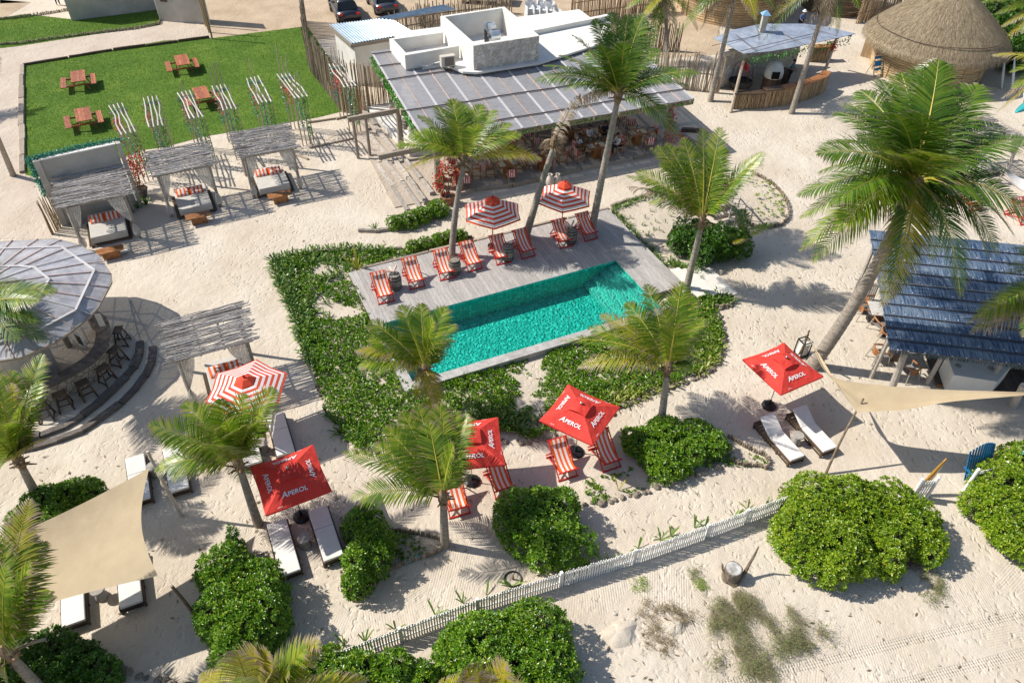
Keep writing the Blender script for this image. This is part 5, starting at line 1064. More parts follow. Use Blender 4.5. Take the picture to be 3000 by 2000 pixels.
# ---------------- arbours of poles with flowers ----------------
AT = [((339,308),(378,393)),((440,285),(458,373)),((538,270),(577,348)),((640,252),(674,323)),((740,228),(777,303)),((828,216),(884,288)),((980,187),(1027,256))]
AL = ['leftmost pole arbour, its foot behind the red bougainvillea pot','second pole arbour from the left, teal tinsel at its back end','third pole arbour from the left, in front of the half-hidden picnic table','fourth pole arbour from the left with three tall poles at the back','fifth pole arbour with one single tall crooked pole','sixth pole arbour with the tallest crooked pole, behind the third pergola','rightmost pole arbour next to the cane fence and stairs']
extraH = [(.5,.6,.55,0),(.45,.4,.5,0),(.5,.9,.2,.2),(1.3,1.5,1.5,0),(0,1.3,.1,0),(1.9,1.2,1.3,0),(1.2,1.2,1.0,.9)]
frontH = [(0,0,0,0),(0,0,0,0),(0,0,0,0),(.9,.4,0,0),(.7,.5,.6,0),(1.0,1.1,1.2,0),(.8,.9,0,0)]
AH = 3.15
for i, (b, f) in enumerate(AT):
    bb, ff = P(*b, AH), P(*f, AH); c = (bb+ff)/2; c.z = 0; d = bb-ff; L_ = d.length; hd = math.atan2(d.y, d.x)-math.pi/2; R_ = root('pole_arbour', AL[i], 'arbour', c, hd, 'pole arbours hung with flowers and tinsel'); r = random.Random(i+3)
    sy_ = 1.15
    for k in range(4):
        x = -.33+.22*k
        for s, ex in ((1, extraH[i]), (-1, frontH[i])):
            xx = x+.08; hgt_ = AH+ex[k]+.05; mb = MB(); mb.tube([V(xx, s*sy_, -.05), V(xx+r.uniform(-.03,.03), s*sy_+r.uniform(-.04,.04), hgt_*.5), V(xx+r.uniform(-.03,.03), s*sy_, hgt_*.85), V(xx+r.uniform(-.05,.05), s*sy_, hgt_)], [.036,.032,.028,.022], 6); mb.build('post', POLEWOOD, R_)
        mb = MB(); mb.tube([V(x, -L_/2+r.uniform(-.06,.06), AH+.03), V(x+r.uniform(-.09,.09), -.6, AH+.05), V(x+r.uniform(-.09,.09), .5, AH+.04), V(x, L_/2+r.uniform(-.06,.06), AH+.03)], [.042,.038,.036,.034], 7); mb.build('roof_pole', WHITEPAINT if False else mats_pole, R_) if 'mats_pole' in globals() else mb.build('roof_pole', mat('white_pole', (.40,.37,.33), (.58,.54,.49), 5, .8, rnd_amt=.15) if 'white_pole' not in bpy.data.materials else bpy.data.materials['white_pole'], R_)
    for s in (1, -1): mb = MB(); mb.tube([V(-.5, s*sy_, AH-.05), V(.5, s*sy_, AH-.05)], .032, 6); mb.build('tie_pole', POLEWOOD, R_)
    garland('flowers', '', [V(-.3,.9,AH-.1), V(-.32,-.6,AH-.12)], REDFL, 150 if i in (0,5,6) else 75, .12, parent=R_, hang=.9, sz=.08, seed=i)
    garland('tinsel', '', [V(-.4,sy_,AH+.02), V(.4,sy_,AH+.02)], GARL, 130, .05, parent=R_, hang=.15, sz=.07, seed=i+20)
    garland('tinsel', '', [V(-.35,sy_-.1,AH-.2), V(-.3,sy_-.1,1.2)], GARL, 150, .06, parent=R_, sz=.07, seed=i+30)
    garland('tinsel', '', [V(-.1,-sy_-.05,AH-.2), V(0,-sy_-.05,1.0)], GARL, 170, .09, parent=R_, sz=.07, seed=i+40)
    garland('vine', '', [V(.25,-sy_+.05,AH-.2), V(.3,-sy_,.5)], GREENV, 260, .07, parent=R_, sz=.08, seed=i+50)
# ---------------- picnic tables ----------------
PT = root('picnic_table', 'x', 'picnic table', (0,0,0), 0, 'red-brown picnic tables on the lawn')
for k in range(5): mb = MB(); mb.box((-.35+.175*k, 0, .74), (.168,1.9,.045)); mb.build('table_plank', REDWOOD, PT)
for s in (-1, 1):
    for k in range(2): mb = MB(); mb.box((s*(.80+.17*k*s*s)-(.085 if s<0 else .085)+(0 if s>0 else 0), 0, .44), (.16,1.75,.045)); mb.build('seat_plank', REDWOOD, PT)
for y in (-.62,.62):
    for s in (-1, 1): mb = MB(); mb.beam((s*.20,y,.70), (s*.52,y,0), .09, .05); mb.build('leg', REDWOOD, PT)
    mb = MB(); mb.box((0,y+.06,.37), (1.95,.05,.10)); mb.build('cross_brace', REDWOOD, PT)
    mb = MB(); mb.box((0,y+.06,.675), (.8,.05,.08)); mb.build('top_brace', REDWOOD, PT)
KIDS[PT.name] = list(bpy.data.objects[PT.name].children) if PT.children else [o for o in bpy.data.objects if o.parent is PT]
for i, (x, y, z_, hd, lb) in enumerate([(-28.77,47.29,.75,26,'red-brown picnic table at the back left of the lawn'),(-26.0,41.8,.75,29,'red-brown picnic table nearest the plastered wall'),(-22.99,50.31,.75,26,'red-brown picnic table at the back of the lawn, furthest from the camera'),(-20.0,45.16,.75,28,'red-brown picnic table half hidden behind the pole arbours')]):
    if i == 0: PT.location = (x, y, 0); PT.rotation_euler = (0,0,rad(hd)); PT['label'] = lb
    else: dup(PT, (x, y, 0), rad(hd), lb)
# ---------------- deck chairs ----------------
def kids(r): KIDS[r.name] = [o for o in bpy.data.objects if o.parent is r]
DC = root('deck_chair', 'x', 'deck chair', (0,0,0), 0, 'orange and white striped sling deck chairs')
W2 = .34
for s in (-1, 1):
    mb = MB(); mb.beam((s*W2,-.62,.03), (s*W2,.50,.92), .035, .05); mb.build('long_rail', REDPAINT, DC)
    mb = MB(); mb.beam((s*(W2-.045),-.60,.40), (s*(W2-.045),.48,.03), .03, .045); mb.build('seat_rail', REDPAINT, DC)
    mb = MB(); mb.beam((s*(W2+.04),.16,.66), (s*(W2+.04),.50,.16), .03, .04); mb.build('prop_rail', REDPAINT, DC)
for (y, z_, nm) in ((-.62,.03,'foot_bar'),(.50,.92,'head_bar'),(-.60,.40,'seat_bar'),(.48,.03,'rear_bar'),(.50,.16,'prop_bar')):
    mb = MB(); mb.beam((-W2-.04,y,z_), (W2+.04,y,z_), .04, .045); mb.build(nm, REDPAINT, DC)
mb = MB(); ns = 7; nv = 12
def sling(u, v):
    y = .50-1.10*v; z_ = .93-.53*v; sag = .20*math.sin(math.pi*min(1, v*1.02))**.9; return V((u-.5)*.58, y-sag*.35, z_-sag)
for j in range(nv):
    for i in range(ns):
        o = len(mb.v); mb.v += [tuple(sling(i/ns, j/nv)), tuple(sling((i+1)/ns, j/nv)), tuple(sling((i+1)/ns, (j+1)/nv)), tuple(sling(i/ns, (j+1)/nv))]; mb.f.append((o+3,o+2,o+1,o)); mb.m.append(i % 2)
mb.build('sling', [ORANGE, STRIPEWHITE], DC)
mb = MB()
for i in range(ns):
    a, b = -.29+.58*i/ns, -.29+.58*(i+1)/ns; mb.box(((a+b)/2, .40, .90), (b-a-.0005,.16,.05), M=Matrix.Rotation(rad(38), 3, 'X'), mi=i % 2)
mb.build('head_cushion', [ORANGE, STRIPEWHITE], DC)
kids(DC)
dcs = [((1120,850),24,'deck chair at the left end of the row, left of the barrel with rolled towels'),((1210,808),24,'deck chair second from the left, right of the barrel with rolled towels'),((1300,783),22,'deck chair third from the left, in front of the palm trunk'),((1377,758),26,'deck chair fourth from the left, right of the plain barrel by the palm trunk'),((1463,739),22,'deck chair under the left striped parasol, left of its barrel'),((1532,722),26,'deck chair right of the barrel under the left striped parasol'),((1645,692),24,'deck chair under the right striped parasol, left of the barrel with towels'),((1715,672),26,'deck chair at the right end of the row beside the tallest palm')]
for i, ((x, y), hd, lb) in enumerate(dcs):
    c = P(x, y, DZ+.25); c.z = DZ
    if i == 0: DC.location = c; DC.rotation_euler = (0,0,rad(hd)); DC['label'] = lb
    else: dup(DC, c, rad(hd), lb)
for (x, y), hd, lb in [((1332,1455),20,'deck chair half hidden by the palm under the red parasol'),((1460,1400),24,'deck chair right of the red parasol behind the palm, beside the round bush'),((1645,1350),22,'brightly lit deck chair left of the black round parasol foot'),((1770,1325),24,'deck chair in shade right of the black round parasol foot')]:
    c = P(x, y, .25); c.z = 0; dup(DC, c, rad(hd), lb)
# ---------------- sun loungers ----------------
def lounger(name, back):
    R_ = root('sun_lounger', 'x', 'sun lounger', (0,0,0), 0, 'dark framed sun loungers with cream cushions')
    for s in (-1, 1):
        mb = MB(); mb.beam((s*.33,-1.0,.24), (s*.33,1.0,.24), .05, .09); mb.build('side_rail', DARKWOOD, R_)
        mb = MB(); mb.beam((s*.33,-.95,.08), (s*.33,.95,.08), .04, .05); mb.build('lower_rail', DARKWOOD, R_)
    for y in (-1.0, 1.0): mb = MB(); mb.beam((-.355,y,.24), (.355,y,.24), .05, .09); mb.build('end_rail', DARKWOOD, R_); mb = MB(); mb.beam((-.355,y*.98,.09), (.355,y*.98,.09), .04, .05); mb.build('end_stretcher', DARKWOOD, R_)
    for s in (-1, 1):
        for y in (-.98,-.35,.3,.98): mb = MB(); mb.box((s*.33,y,.12), (.06,.06,.24)); mb.build('leg', DARKWOOD, R_)
    for k in range(12): mb = MB(); mb.box((0,-.95+k*.17,.262), (.60,.06,.02)); mb.build('slat', DARKWOOD, R_)
    mb = MB(); mb.box((0,0,0), (.62,1.22,.10)); o = mb.build('seat_cushion', CUSHION, R_); o.location = (0,-.41,.33); bev(o, .025)
    hl = .38; mb = MB(); mb.box((0,hl,0), (.62,.76,.10)); o = mb.build('back_cushion', CUSHION, R_); o.location = (0,.21,.33); o.rotation_euler = (back,0,0); bev(o, .025)
    if back > .15:
        for s in (-1,1): mb = MB(); mb.beam((s*.27,.21,.28), (s*.27,.21+.74*math.cos(back),.28+.74*math.sin(back)), .04,.04); mb.build('back_frame', DARKWOOD, R_)
    kids(R_); return R_
LF = lounger('flat', .10); LB = lounger('raised', .50)
def lo(proto, x, y, hd, lb, first=False):
    c = P(x, y, .3); c.z = 0
    if first: proto.location = c; proto.rotation_euler = (0,0,rad(hd)); proto['label'] = lb
    else: dup(proto, c, rad(hd), lb)
lo(LF, 831, 1603, 26, 'white-cushioned lounger in full sun below the left red parasol', True)
lo(LF, 954, 1562, 26, 'lounger in the parasol shade right of the concrete side table')
lo(LF, 822, 1272, 25, 'lounger right of the palm crown with a curved shadow across its cushion')
lo(LF, 728, 1300, 25, 'lounger mostly hidden behind the palm crown above the left red parasol')
lo(LF, 405, 1402, 26, 'lounger partly covered by the top corner of the large tan sail')
lo(LF, 516, 1373, 26, 'lounger right of the leaning sail mast with frond shadows on it')
lo(LF, 214, 1742, 26, 'lounger sticking out under the lower edge of the large sail, left one')
lo(LF, 378, 1690, 26, 'lounger sticking out under the lower edge of the large sail, right one')
lo(LB, 2283, 1285, 24, 'lounger with raised back under the right red parasol, left of the side table', True)
lo(LB, 2378, 1260, 23, 'lounger with raised back under the right red parasol, right of the side table')
# side tables
ST = root('side_table', 'x', 'side table', (0,0,0), 0, 'round concrete hourglass side tables')
mb = MB(); mb.lathe([(.17,0),(.19,.08),(.12,.24),(.17,.40)], 18); mb.build('base', STONEGREY, ST, True); mb = MB(); mb.lathe([(.20,.402),(.21,.41),(.21,.45),(.20,.465)], 20); mb.build('top', STONEGREY, ST); kids(ST)
for i, (x, y, lb) in enumerate([(894,1588,'concrete side table between the two lower white loungers'),(770,1308,'concrete side table under the palm crown between two loungers'),(452,1378,'concrete side table beside the leaning sail mast'),(293,1738,'dark concrete side table under the lower edge of the large sail'),(2334,1287,'concrete side table between the two loungers with raised backs')]):
    c = P(x, y, .2); c.z = 0
    if i == 0: ST.location = c; ST['label'] = lb
    else: dup(ST, c, 0, lb)
# ---------------- hexagonal striped parasols ----------------
def hexparasol(label, c, zb, a0, z=2.2, R=1.45):
    R_ = root('striped_parasol', label, 'parasol', c, a0, 'red and white striped hexagonal parasols')
    top = 2.62; mb = MB(); nb = 11; r0 = .30
    def zz(r_): return top-(top-z)*((r_/R)**1.15)
    for k in range(6):
        a, b = k*math.pi/3, (k+1)*math.pi/3
        for j in range(nb):
            ra, rb = r0+(R-r0)*j/nb, r0+(R-r0)*(j+1)/nb
            if j == nb-1: ra, rb = ra+.02, R
            for m_ in range(2):
                a1, b1 = a+(b-a)*m_/2, a+(b-a)*(m_+1)/2
                def pt(r_, an):
                    # straight edge between the ribs, cloth sagging a little
                    t = (an-a)/(b-a); e = V(math.cos(a),math.sin(a),0)*r_*(1-t)+V(math.cos(b),math.sin(b),0)*r_*t; sg_ = math.sin(math.pi*t); return V(e.x*(1-.03*sg_*(r_/R)), e.y*(1-.03*sg_*(r_/R)), zz(r_)-.045*sg_*(r_/R))
                mb.quad(pt(ra,a1), pt(rb,a1), pt(rb,b1), pt(ra,b1), mi=(j+1) % 2)
    mb.build('canopy', [STRIPEWHITE, REDSTRIPE], R_)
    mb = MB()
    for k in range(6):
        a, b = k*math.pi/3, (k+1)*math.pi/3
        for ra, rb, za, zb_ in ((.0,.16,top+.11,top+.08),(.16,.37,top+.08,top-.075)):
            mb.quad(V(ra*math.cos(a),ra*math.sin(a),za), V(rb*math.cos(a),rb*math.sin(a),zb_), V(rb*math.cos(b),rb*math.sin(b),zb_-.0), V(ra*math.cos(b),ra*math.sin(b),za)) if ra else mb.quad(V(0,0,za), V(rb*math.cos(a),rb*math.sin(a),zb_), V(rb*math.cos(b),rb*math.sin(b),zb_))
    mb.build('vent_cap', REDSTRIPE, R_)
    for k in range(6):
        a = k*math.pi/3; mb = MB(); mb.beam(V(0,0,top-.03), V(R*.97*math.cos(a),R*.97*math.sin(a),z-.03), .02,.02); mb.build('rib', POLEWOOD, R_)
    mb = MB(); mb.tube([V(0,0,0), V(0,0,top+.1)], .024, 8); mb.build('pole', TEAK, R_); mb = MB(); mb.lathe([(.04,top+.12),(.05,top+.17),(.01,top+.22)], 8); mb.build('finial', REDPAINT, R_)
    mb = MB(); mb.lathe([(.24,0),(.24,.06),(.05,.09),(.04,.3)], 16); mb.build('base', BLACK, R_)
    return R_
c = P(1443,617,2.3); c.z = DZ; hexparasol('striped parasol left of the beheaded palm on the deck', c, DZ, rad(-25), 1.9)
c = P(1652,572,2.3); c.z = DZ; hexparasol('striped parasol right of the beheaded palm on the deck', c, DZ, rad(-35), 1.9)
c = P(722,1130,2.3); c.z = 0; hexparasol('striped parasol beside the lone pergola, overlapped by palm fronds', c, 0, rad(-28), 2.2)
# ---------------- square red parasols ----------------
def textmesh(body, size, shear=.18, name='lettering', off=.012, ext=.0):
    cu = bpy.data.curves.new(name, 'FONT'); cu.body = body; cu.size = size; cu.shear = shear; cu.offset = off; cu.extrude = ext; cu.align_x = 'CENTER'; cu.align_y = 'CENTER'; cu.space_character = 1.02
    o = bpy.data.objects.new(name, cu); COL.objects.link(o); dg = bpy.context.evaluated_depsgraph_get(); dg.update(); me = bpy.data.meshes.new_from_object(o.evaluated_get(dg)); bpy.data.objects.remove(o); me.name = name; return me
PRINT = mat('white_print', (.78,.78,.78), None, rough=.8, rnd_amt=0)
word = textmesh('PEROL', .205, .10, off=.004); bigA = textmesh('A', .27, .22, off=.004); small = textmesh('APEROL', .045, .1, off=.0)
for me in (word, bigA, small): me.materials.clear(); me.materials.append(PRINT)
def redparasol(label, c, hd, S_=2.05, zr_=2.08, zt=2.5, vent=True, tiltx=0):
    R_ = root('red_parasol', label, 'parasol', c, hd, 'square red parasols with white lettering'); h = S_/2; mb = MB()
    n = 8
    cor = [V(-h,-h,zr_), V(h,-h,zr_), V(h,h,zr_), V(-h,h,zr_)]; apex = V(0,0,zt)
    for k in range(4):
        a, b = cor[k], cor[(k+1)%4]
        def f(u, v, a=a, b=b):
            e = a.lerp(b, u); p = apex.lerp(e, v); inw = math.sin(math.pi*u)*v*v*.055; m_ = V(e.x, e.y, 0).normalized(); return p-m_*inw*.6-V(0,0,.05*math.sin(math.pi*u)*v)
        mb.grid(f, n, n)
        # short valance
        vs = [f(i/n, 1) for i in range(n+1)]; o = len(mb.v); mb.v += [tuple(p) for p in vs]+[tuple(p-V(0,0,.07)) for p in vs]; mb.f += [(o+i, o+n+1+i, o+n+2+i, o+i+1) for i in range(n)]; mb.m += [0]*n
    mb.build('canopy', REDCANVAS, R_)
    mb = MB(); hv = .33; zv = zt+.07
    for k in range(4):
        a, b = cor[k], cor[(k+1)%4]; a1 = V(a.x/h*hv, a.y/h*hv, zt-.09); b1 = V(b.x/h*hv, b.y/h*hv, zt-.09)
        def f(u, v, a1=a1, b1=b1): e = a1.lerp(b1, u); p = V(0,0,zv).lerp(e, v); return p+V(0,0,.07*math.sin(math.pi*u)*v)
        mb.grid(f, 6, 4)
    if vent: mb.build('vent_flap', REDCANVAS, R_)
    mb = MB(); mb.lathe([(.03,zv-.02),(.05,zv+.02),(.045,zv+.07),(.01,zv+.09)], 10); mb.build('finial', METAL, R_, True)
    mb = MB(); mb.tube([V(0,0,.1), V(0,0,zt)], .02, 8); mb.build('pole', METAL, R_)
    for k in range(4): mb = MB(); mb.beam(V(0,0,zt-.05), cor[k]-V(0,0,.04), .02,.02); mb.build('rib', METAL, R_)
    for k in range(4):
        an = k*math.pi/2; sl_ = math.atan2(zt-zr_-.0, h); M_ = Matrix.Rotation(an, 3, 'Z')
        Q = M_ @ Matrix.Rotation(sl_-.03, 3, 'X')
        def place(me, u, v, nm):  # v = distance from apex along the slope as a share
            p = M_ @ V(u, -h*v, zt-(zt-zr_)*v-.05*v*math.cos(u/h*1.2)+.028); mkobj(nm, me, R_, p, Q.to_euler(), kind=None)
        place(word, .075, .66, 'lettering'); place(bigA, -.33, .65, 'lettering'); place(small, -.55, .93, 'small_print')
    return R_
def parabase(R_, kind):
    mb = MB()
    if kind == 'round': mb.lathe([(.30,0),(.30,.05),(.27,.07),(.05,.085),(.04,.35)], 24)
    else: mb.lathe([(.29,0),(.29,.08),(.20,.14),(.06,.16),(.04,.36)], 8)
    mb.build('weighted_foot', BLACK, R_)
c = P(843,1376,2.5); c.z = 0; parabase(redparasol('red parasol with a palm shadow on its left side above the lower loungers', c, rad(28)), 'oct')
c = P(1378,1272,2.5); c.z = 0; parabase(redparasol('red parasol half covered by palm fronds in front of the pool bed', c, rad(8)), 'oct')
c = P(1702,1186,2.5); c.z = 0; parabase(redparasol('bright red parasol between two deck chairs, turned cornerwise, round black foot', c, rad(-31)), 'round')
c = P(2302,1052,2.5); c.z = 0; parabase(redparasol('red parasol at the right over the loungers with raised backs', c, rad(-61.5)), 'oct')
# ---------------- barrels ----------------
BARRELM = mat('barrel_wood', (.16,.135,.11), (.34,.30,.25), 3, .85, .5, 20, (6,6,.7), rnd_amt=.15)
def barrel(label, c, towels=None, sc=1):
    R_ = root('barrel', label, 'barrel', c, rnd.uniform(0,6), 'old wooden barrels'); ns = 18; H_ = .78*sc
    def rr(z_): return (.235+.055*math.sin(math.pi*z_/H_))*sc
    for k in range(ns):
        a, b = 2*math.pi*k/ns+.012, 2*math.pi*(k+1)/ns-.012; mb = MB(); zs_ = [H_*j/5 for j in range(6)]
        vs = [V(rr(z_)*math.cos(t), rr(z_)*math.sin(t), z_) for z_ in zs_ for t in (a, b)]+[V((rr(z_)-.02)*math.cos(t), (rr(z_)-.02)*math.sin(t), z_) for z_ in zs_ for t in (a, b)]
        fs = [(2*j, 2*j+1, 2*j+3, 2*j+2) for j in range(5)]+[(10,11,23,22), (0,12,13,1)]; mb.add(vs, fs); mb.build('stave', BARRELM, R_)
    for z_ in (.06,.2,.56,.70): mb = MB(); z_ *= sc; mb.lathe([(rr(z_)+.004,z_-.02),(rr(z_+.01)+.008,z_-.01),(rr(z_+.01)+.008,z_+.02),(rr(z_+.03)+.004,z_+.03)], 24, cap=False); mb.build('hoop', DARKMETAL, R_)
    for k in range(4): mb = MB(); x = -.165+.11*k; l = 2*math.sqrt(max(.01,.2**2-x*x)); mb.box((x*sc,0,H_-.035), (.105*sc,l*sc,.02)); mb.build('lid_board', BARRELM, R_)
    return R_
TOWEL = mat('towel_stripe', (.72,.68,.62), (.70,.36,.24), 3, .95, stretch=(1,14,14), rnd_amt=.05)
for x, y, lb in [(1158,826,'barrel holding rolled towels between the two leftmost deck chairs'),(1332,782,'plain closed barrel at the foot of the left palm trunk'),(1488,742,'barrel between the two deck chairs under the left striped parasol'),(1674,692,'barrel topped with towels under the right striped parasol')]:
    c = P(x, y, DZ+.35); c.z = DZ; barrel(lb, c)
    if 'towels' in lb:
        for k in range(3):
            a = rnd.uniform(-1,1); mb = MB(); d = V(math.cos(1+k*1.1), math.sin(1+k*1.1), .9 if k == 0 else .12).normalized(); mb.tube([V(0,0,0), d*.42], .045, 10); o = mb.build('rolled_towel', TOWEL); o.location = c+V(-.08+.04*k, .02*k, .80+.05*k)
            tag(o, ['upright','slanting','flat'][k]+' rolled towel on the '+('barrel between the two leftmost deck chairs' if 'leftmost' in lb else 'barrel under the right striped parasol'), 'towel')
c = RO+rx*1.1+ry*5.2+V(0,0,.1); c = P(1193,370,.5); c.z = .06; barrel('tall barrel under the left end of the restaurant roof', c, sc=1.15)
def vase(label, c, m, s=1., name='clay_jar'):
    mb = MB(); mb.lathe([(.10*s,0),(.17*s,.12*s),(.21*s,.32*s),(.19*s,.48*s),(.10*s,.60*s),(.09*s,.66*s),(.12*s,.70*s),(.08*s,.69*s),(.07*s,.6*s)], 18, cap=False); o = mb.build(name, m, smooth=True); o.location = c; return tag(o, label, 'jar')
for x, y, m_, s_, lb in [(1611,538,PALECLAY,1.15,'pale clay jar left of the wooden restaurant post'),(1633,535,PALECLAY,1.1,'pale clay jar with a dark mouth right of the wooden restaurant post'),(1205,388,PALECLAY,1.1,'whitish jar standing in front of the tall barrel'),(1148,320,PALECLAY,1.2,'tall grey jar behind the tinsel-wound corner post')]:
    c = P(x, y, .3); c.z = .06; vase(lb, c, m_, s_)
# flower pots
def pot(label, c, m_, s_, fl, nm='potted_bougainvillea', hz=1.6, seed=1, kind=REDFL):
    R_ = root(nm, label, 'potted plant', c); mb = MB(); mb.lathe([(.20*s_,0),(.26*s_,.12*s_),(.34*s_,.40*s_),(.38*s_,.46*s_),(.38*s_,.5*s_),(.32*s_,.5*s_),(.30*s_,.42*s_)], 20, cap=False); mb.build('pot', m_, R_, True)
    mb = MB(); mb.lathe([(.001,.44*s_),(.31*s_,.43*s_)], 16); mb.build('soil', TWIG, R_)
    for k in range(5): mb = MB(); a = k*1.25; mb.tube([V(0,0,.4*s_), V(math.cos(a)*.12,math.sin(a)*.12,hz*.6), V(math.cos(a)*.3,math.sin(a)*.3,hz)], [.03,.02,.01], 5); mb.build('stem', TWIG, R_)
    garland('foliage', '', fl, kind, 420, .15, parent=R_, hang=.2, sz=.10, seed=seed); garland('foliage', '', fl, GREENV, 130, .13, parent=R_, hang=.2, sz=.09, seed=seed+1); return R_
c = P(415,567,.2); c.z = 0; pot('red bougainvillea in a dark clay pot right of the plastered wall', c, DARKCLAY, 1., [V(0,0,.7), V(-.35,.1,2.0), V(-.15,.2,2.2), V(.3,.0,1.4), V(.5,.2,2.6)], seed=61)
c = P(1313,587,.2); c.z = 0; pot('red bougainvillea in a terracotta pot beside the front left restaurant post', c, CLAY, 1.0, [V(-.25,.1,.6), V(-.5,.1,1.0), V(-.2,.2,2.2)], seed=62)
strap_plants('', [(430,600,'low green plant at the foot of the dark clay pot'),(405,610,'low green plant left of the dark clay pot'),(170,645,'dark green plant between the cane screen and the first pergola'),(195,650,'dark green plant behind the front left post of the first pergola'),(235,600,'green plant at the foot of the plastered wall'),(340,585,'low green plant behind the first daybed')], .55, 12, n=(14,22))
# ---------------- picket fence ----------------
FN = [P(840,2010), P(1178,1880), P(1400,1795), P(1643,1718), P(1857,1652), P(2067,1578), P(2293,1492)]
FN[0] = FN[1]+(FN[1]-FN[2])*1.0
fen = root('picket_fence', 'long white picket fence of narrow round-topped slats crossing the foreground', 'fence', FN[1])
pk = MB(); pk.box((0,0,.45), (.05,.018,.9)); pk.add([V(-.025,-.009,.9),V(.025,-.009,.9),V(.025,.009,.9),V(-.025,.009,.9),V(-.014,-.009,.93),V(.014,-.009,.93),V(.014,.009,.93),V(-.014,.009,.93)], [(0,1,5,4),(1,2,6,5),(2,3,7,6),(3,0,4,7),(4,5,6,7)])
pkm = pk.mesh('picket', WHITEPAINT); tot = sum((b-a).length for a, b in zip(FN[:-1], FN[1:])); sp = .081
for a, b in zip(FN[:-1], FN[1:]):
    d = b-a; n = int(d.length/sp); an = math.atan2(d.y, d.x)
    for i in range(n): mkobj('picket', pkm, fen, a+d*((i+.5)/n)-fen.location, (rnd.uniform(-.02,.02), rnd.uniform(-.015,.015), an), (1,1,rnd.uniform(.97,1.03)*.88))
    nn = V(-d.y, d.x, 0).normalized()*.035
    for z_ in (.2,.62): mb = MB(); mb.beam(a+nn+V(0,0,z_)-fen.location, b+nn+V(0,0,z_)-fen.location, .03, .07); mb.build('rail', WHITEPAINT, fen)
    k = max(1, round(d.length/2.0))
    for i in range(k): mb = MB(); p = a+d*(i/k)-fen.location+nn*1.6; mb.box((p.x,p.y,.38), (.085,.085,.76), an); mb.build('fence_post', WHITEPAINT, fen)
def smallfence(label, a, b, h, lean=0):
    d = b-a; n = max(3, int(d.length/.085)); R_ = root('picket_fence', label, 'fence', a)
    an = math.atan2(d.y, d.x)
    for i in range(n): mkobj('picket', pkm, R_, d*((i+.5)/n), (0,0,an), (1.2,1,h/.93))
    for z_ in (.3*h,.8*h): mb = MB(); mb.beam(V(0,.03,z_), d+V(0,.03,z_), .03,.06); mb.build('rail', WHITEPAINT, R_)
    for t in (0, 1): mb = MB(); mb.lathe([(.06,0),(.06,h*1.15),(.02,h*1.18)], 8, d*t); mb.build('fence_post', WHITEPAINT, R_)
smallfence('short piece of white picket fence with a surfboard leaning behind it', P(2668,1462), P(2712,1458), 1.0)
smallfence('short piece of white picket fence in front of the blue garden chair', P(2822,1440), P(2905,1420), 1.1)
# surfboards
def surfboard(label, base, rotz, lean, L_, cols, name='surfboard', w_=.5, stripe=None):
    mb = MB(); n = 14
    out_ = []
    for i in range(n+1): t = i/n; ww = w_/2*math.sin(math.pi*min(.985, max(.015, t)))**.55*(1-.25*t); out_.append((ww, t*L_))
    top = [V(wv,0,z_) for wv, z_ in out_]; 
    vs = []
    for wv, z_ in out_: vs += [(-wv,-.0,z_),(0,-.035,z_),(wv,0,z_),(0,.035,z_)]
    fs = []; ms = []
    for i in range(n):
        for k in range(4): fs.append((i*4+k, i*4+(k+1)%4, (i+1)*4+(k+1)%4, (i+1)*4+k)); ms.append(1 if (stripe and stripe[0] <= i < stripe[1]) else 0)
    fs += [(3,2,1,0), (4*n,4*n+1,4*n+2,4*n+3)]; ms += [0,0]
    o_ = len(mb.v); mb.v = vs; mb.f = fs; mb.m = ms; o = mb.build(name, cols, smooth=True); o.location = base; o.rotation_euler = (lean, 0, rotz); return tag(o, label, 'surfboard')
AMBER = mat('amber_board', (.42,.20,.03), (.52,.28,.05), 3, .3, rnd_amt=0); REDG = mat('red_gloss', (.5,.03,.02), None, rough=.3, rnd_amt=0); TEALG = mat('teal_gloss', (.03,.30,.32), (.06,.42,.42), 2, .35, rnd_amt=0); WG = mat('white_gloss', (.72,.72,.70), None, rough=.3, rnd_amt=0); BLUEG = mat('blue_paint', (.01,.13,.30), (.02,.18,.36), 3, .5, rnd_amt=0)
surfboard('amber surfboard with a red and tan tail leaning at the opening in the white fence', P(2690,1462)+V(-.05,.15,0), rad(20), rad(0), 1.75, [AMBER, REDG], stripe=(0,4)).rotation_euler = (rad(-4), rad(22), rad(20))
surfboard('small teal and white board standing behind the blue chair at the right', P(2925,1400), rad(20), 0, 1.5, [TEALG, WG], stripe=(4,7), w_=.4).rotation_euler = (0, rad(14), rad(15))
for i, (x, y, ry_, lb, cs) in enumerate([(2935,262,.35,'white surfboard leaning in the shade behind the thatched hut',[WG,WG]),(2965,270,.3,'second white surfboard leaning beside the thatched hut at the right edge',[WG,WG]),(2985,190,.2,'blue surfboard standing at the right edge by the thatched hut',[TEALG,WG]),(2998,300,.4,'white board nearest the camera at the right edge by the thatched hut',[WG,TEALG])]):
    surfboard(lb, P(x,y), rad(30), 0, 2.3, cs, stripe=(5,7)).rotation_euler = (rad(-30), ry_, rad(30))
surfboard('turquoise patterned board lying on its rack at the right edge', P(2975,330,.8), rad(60), 0, 2.6, [TEALG, WG], stripe=(8,10), w_=.7).rotation_euler = (rad(-70), .2, rad(-60))
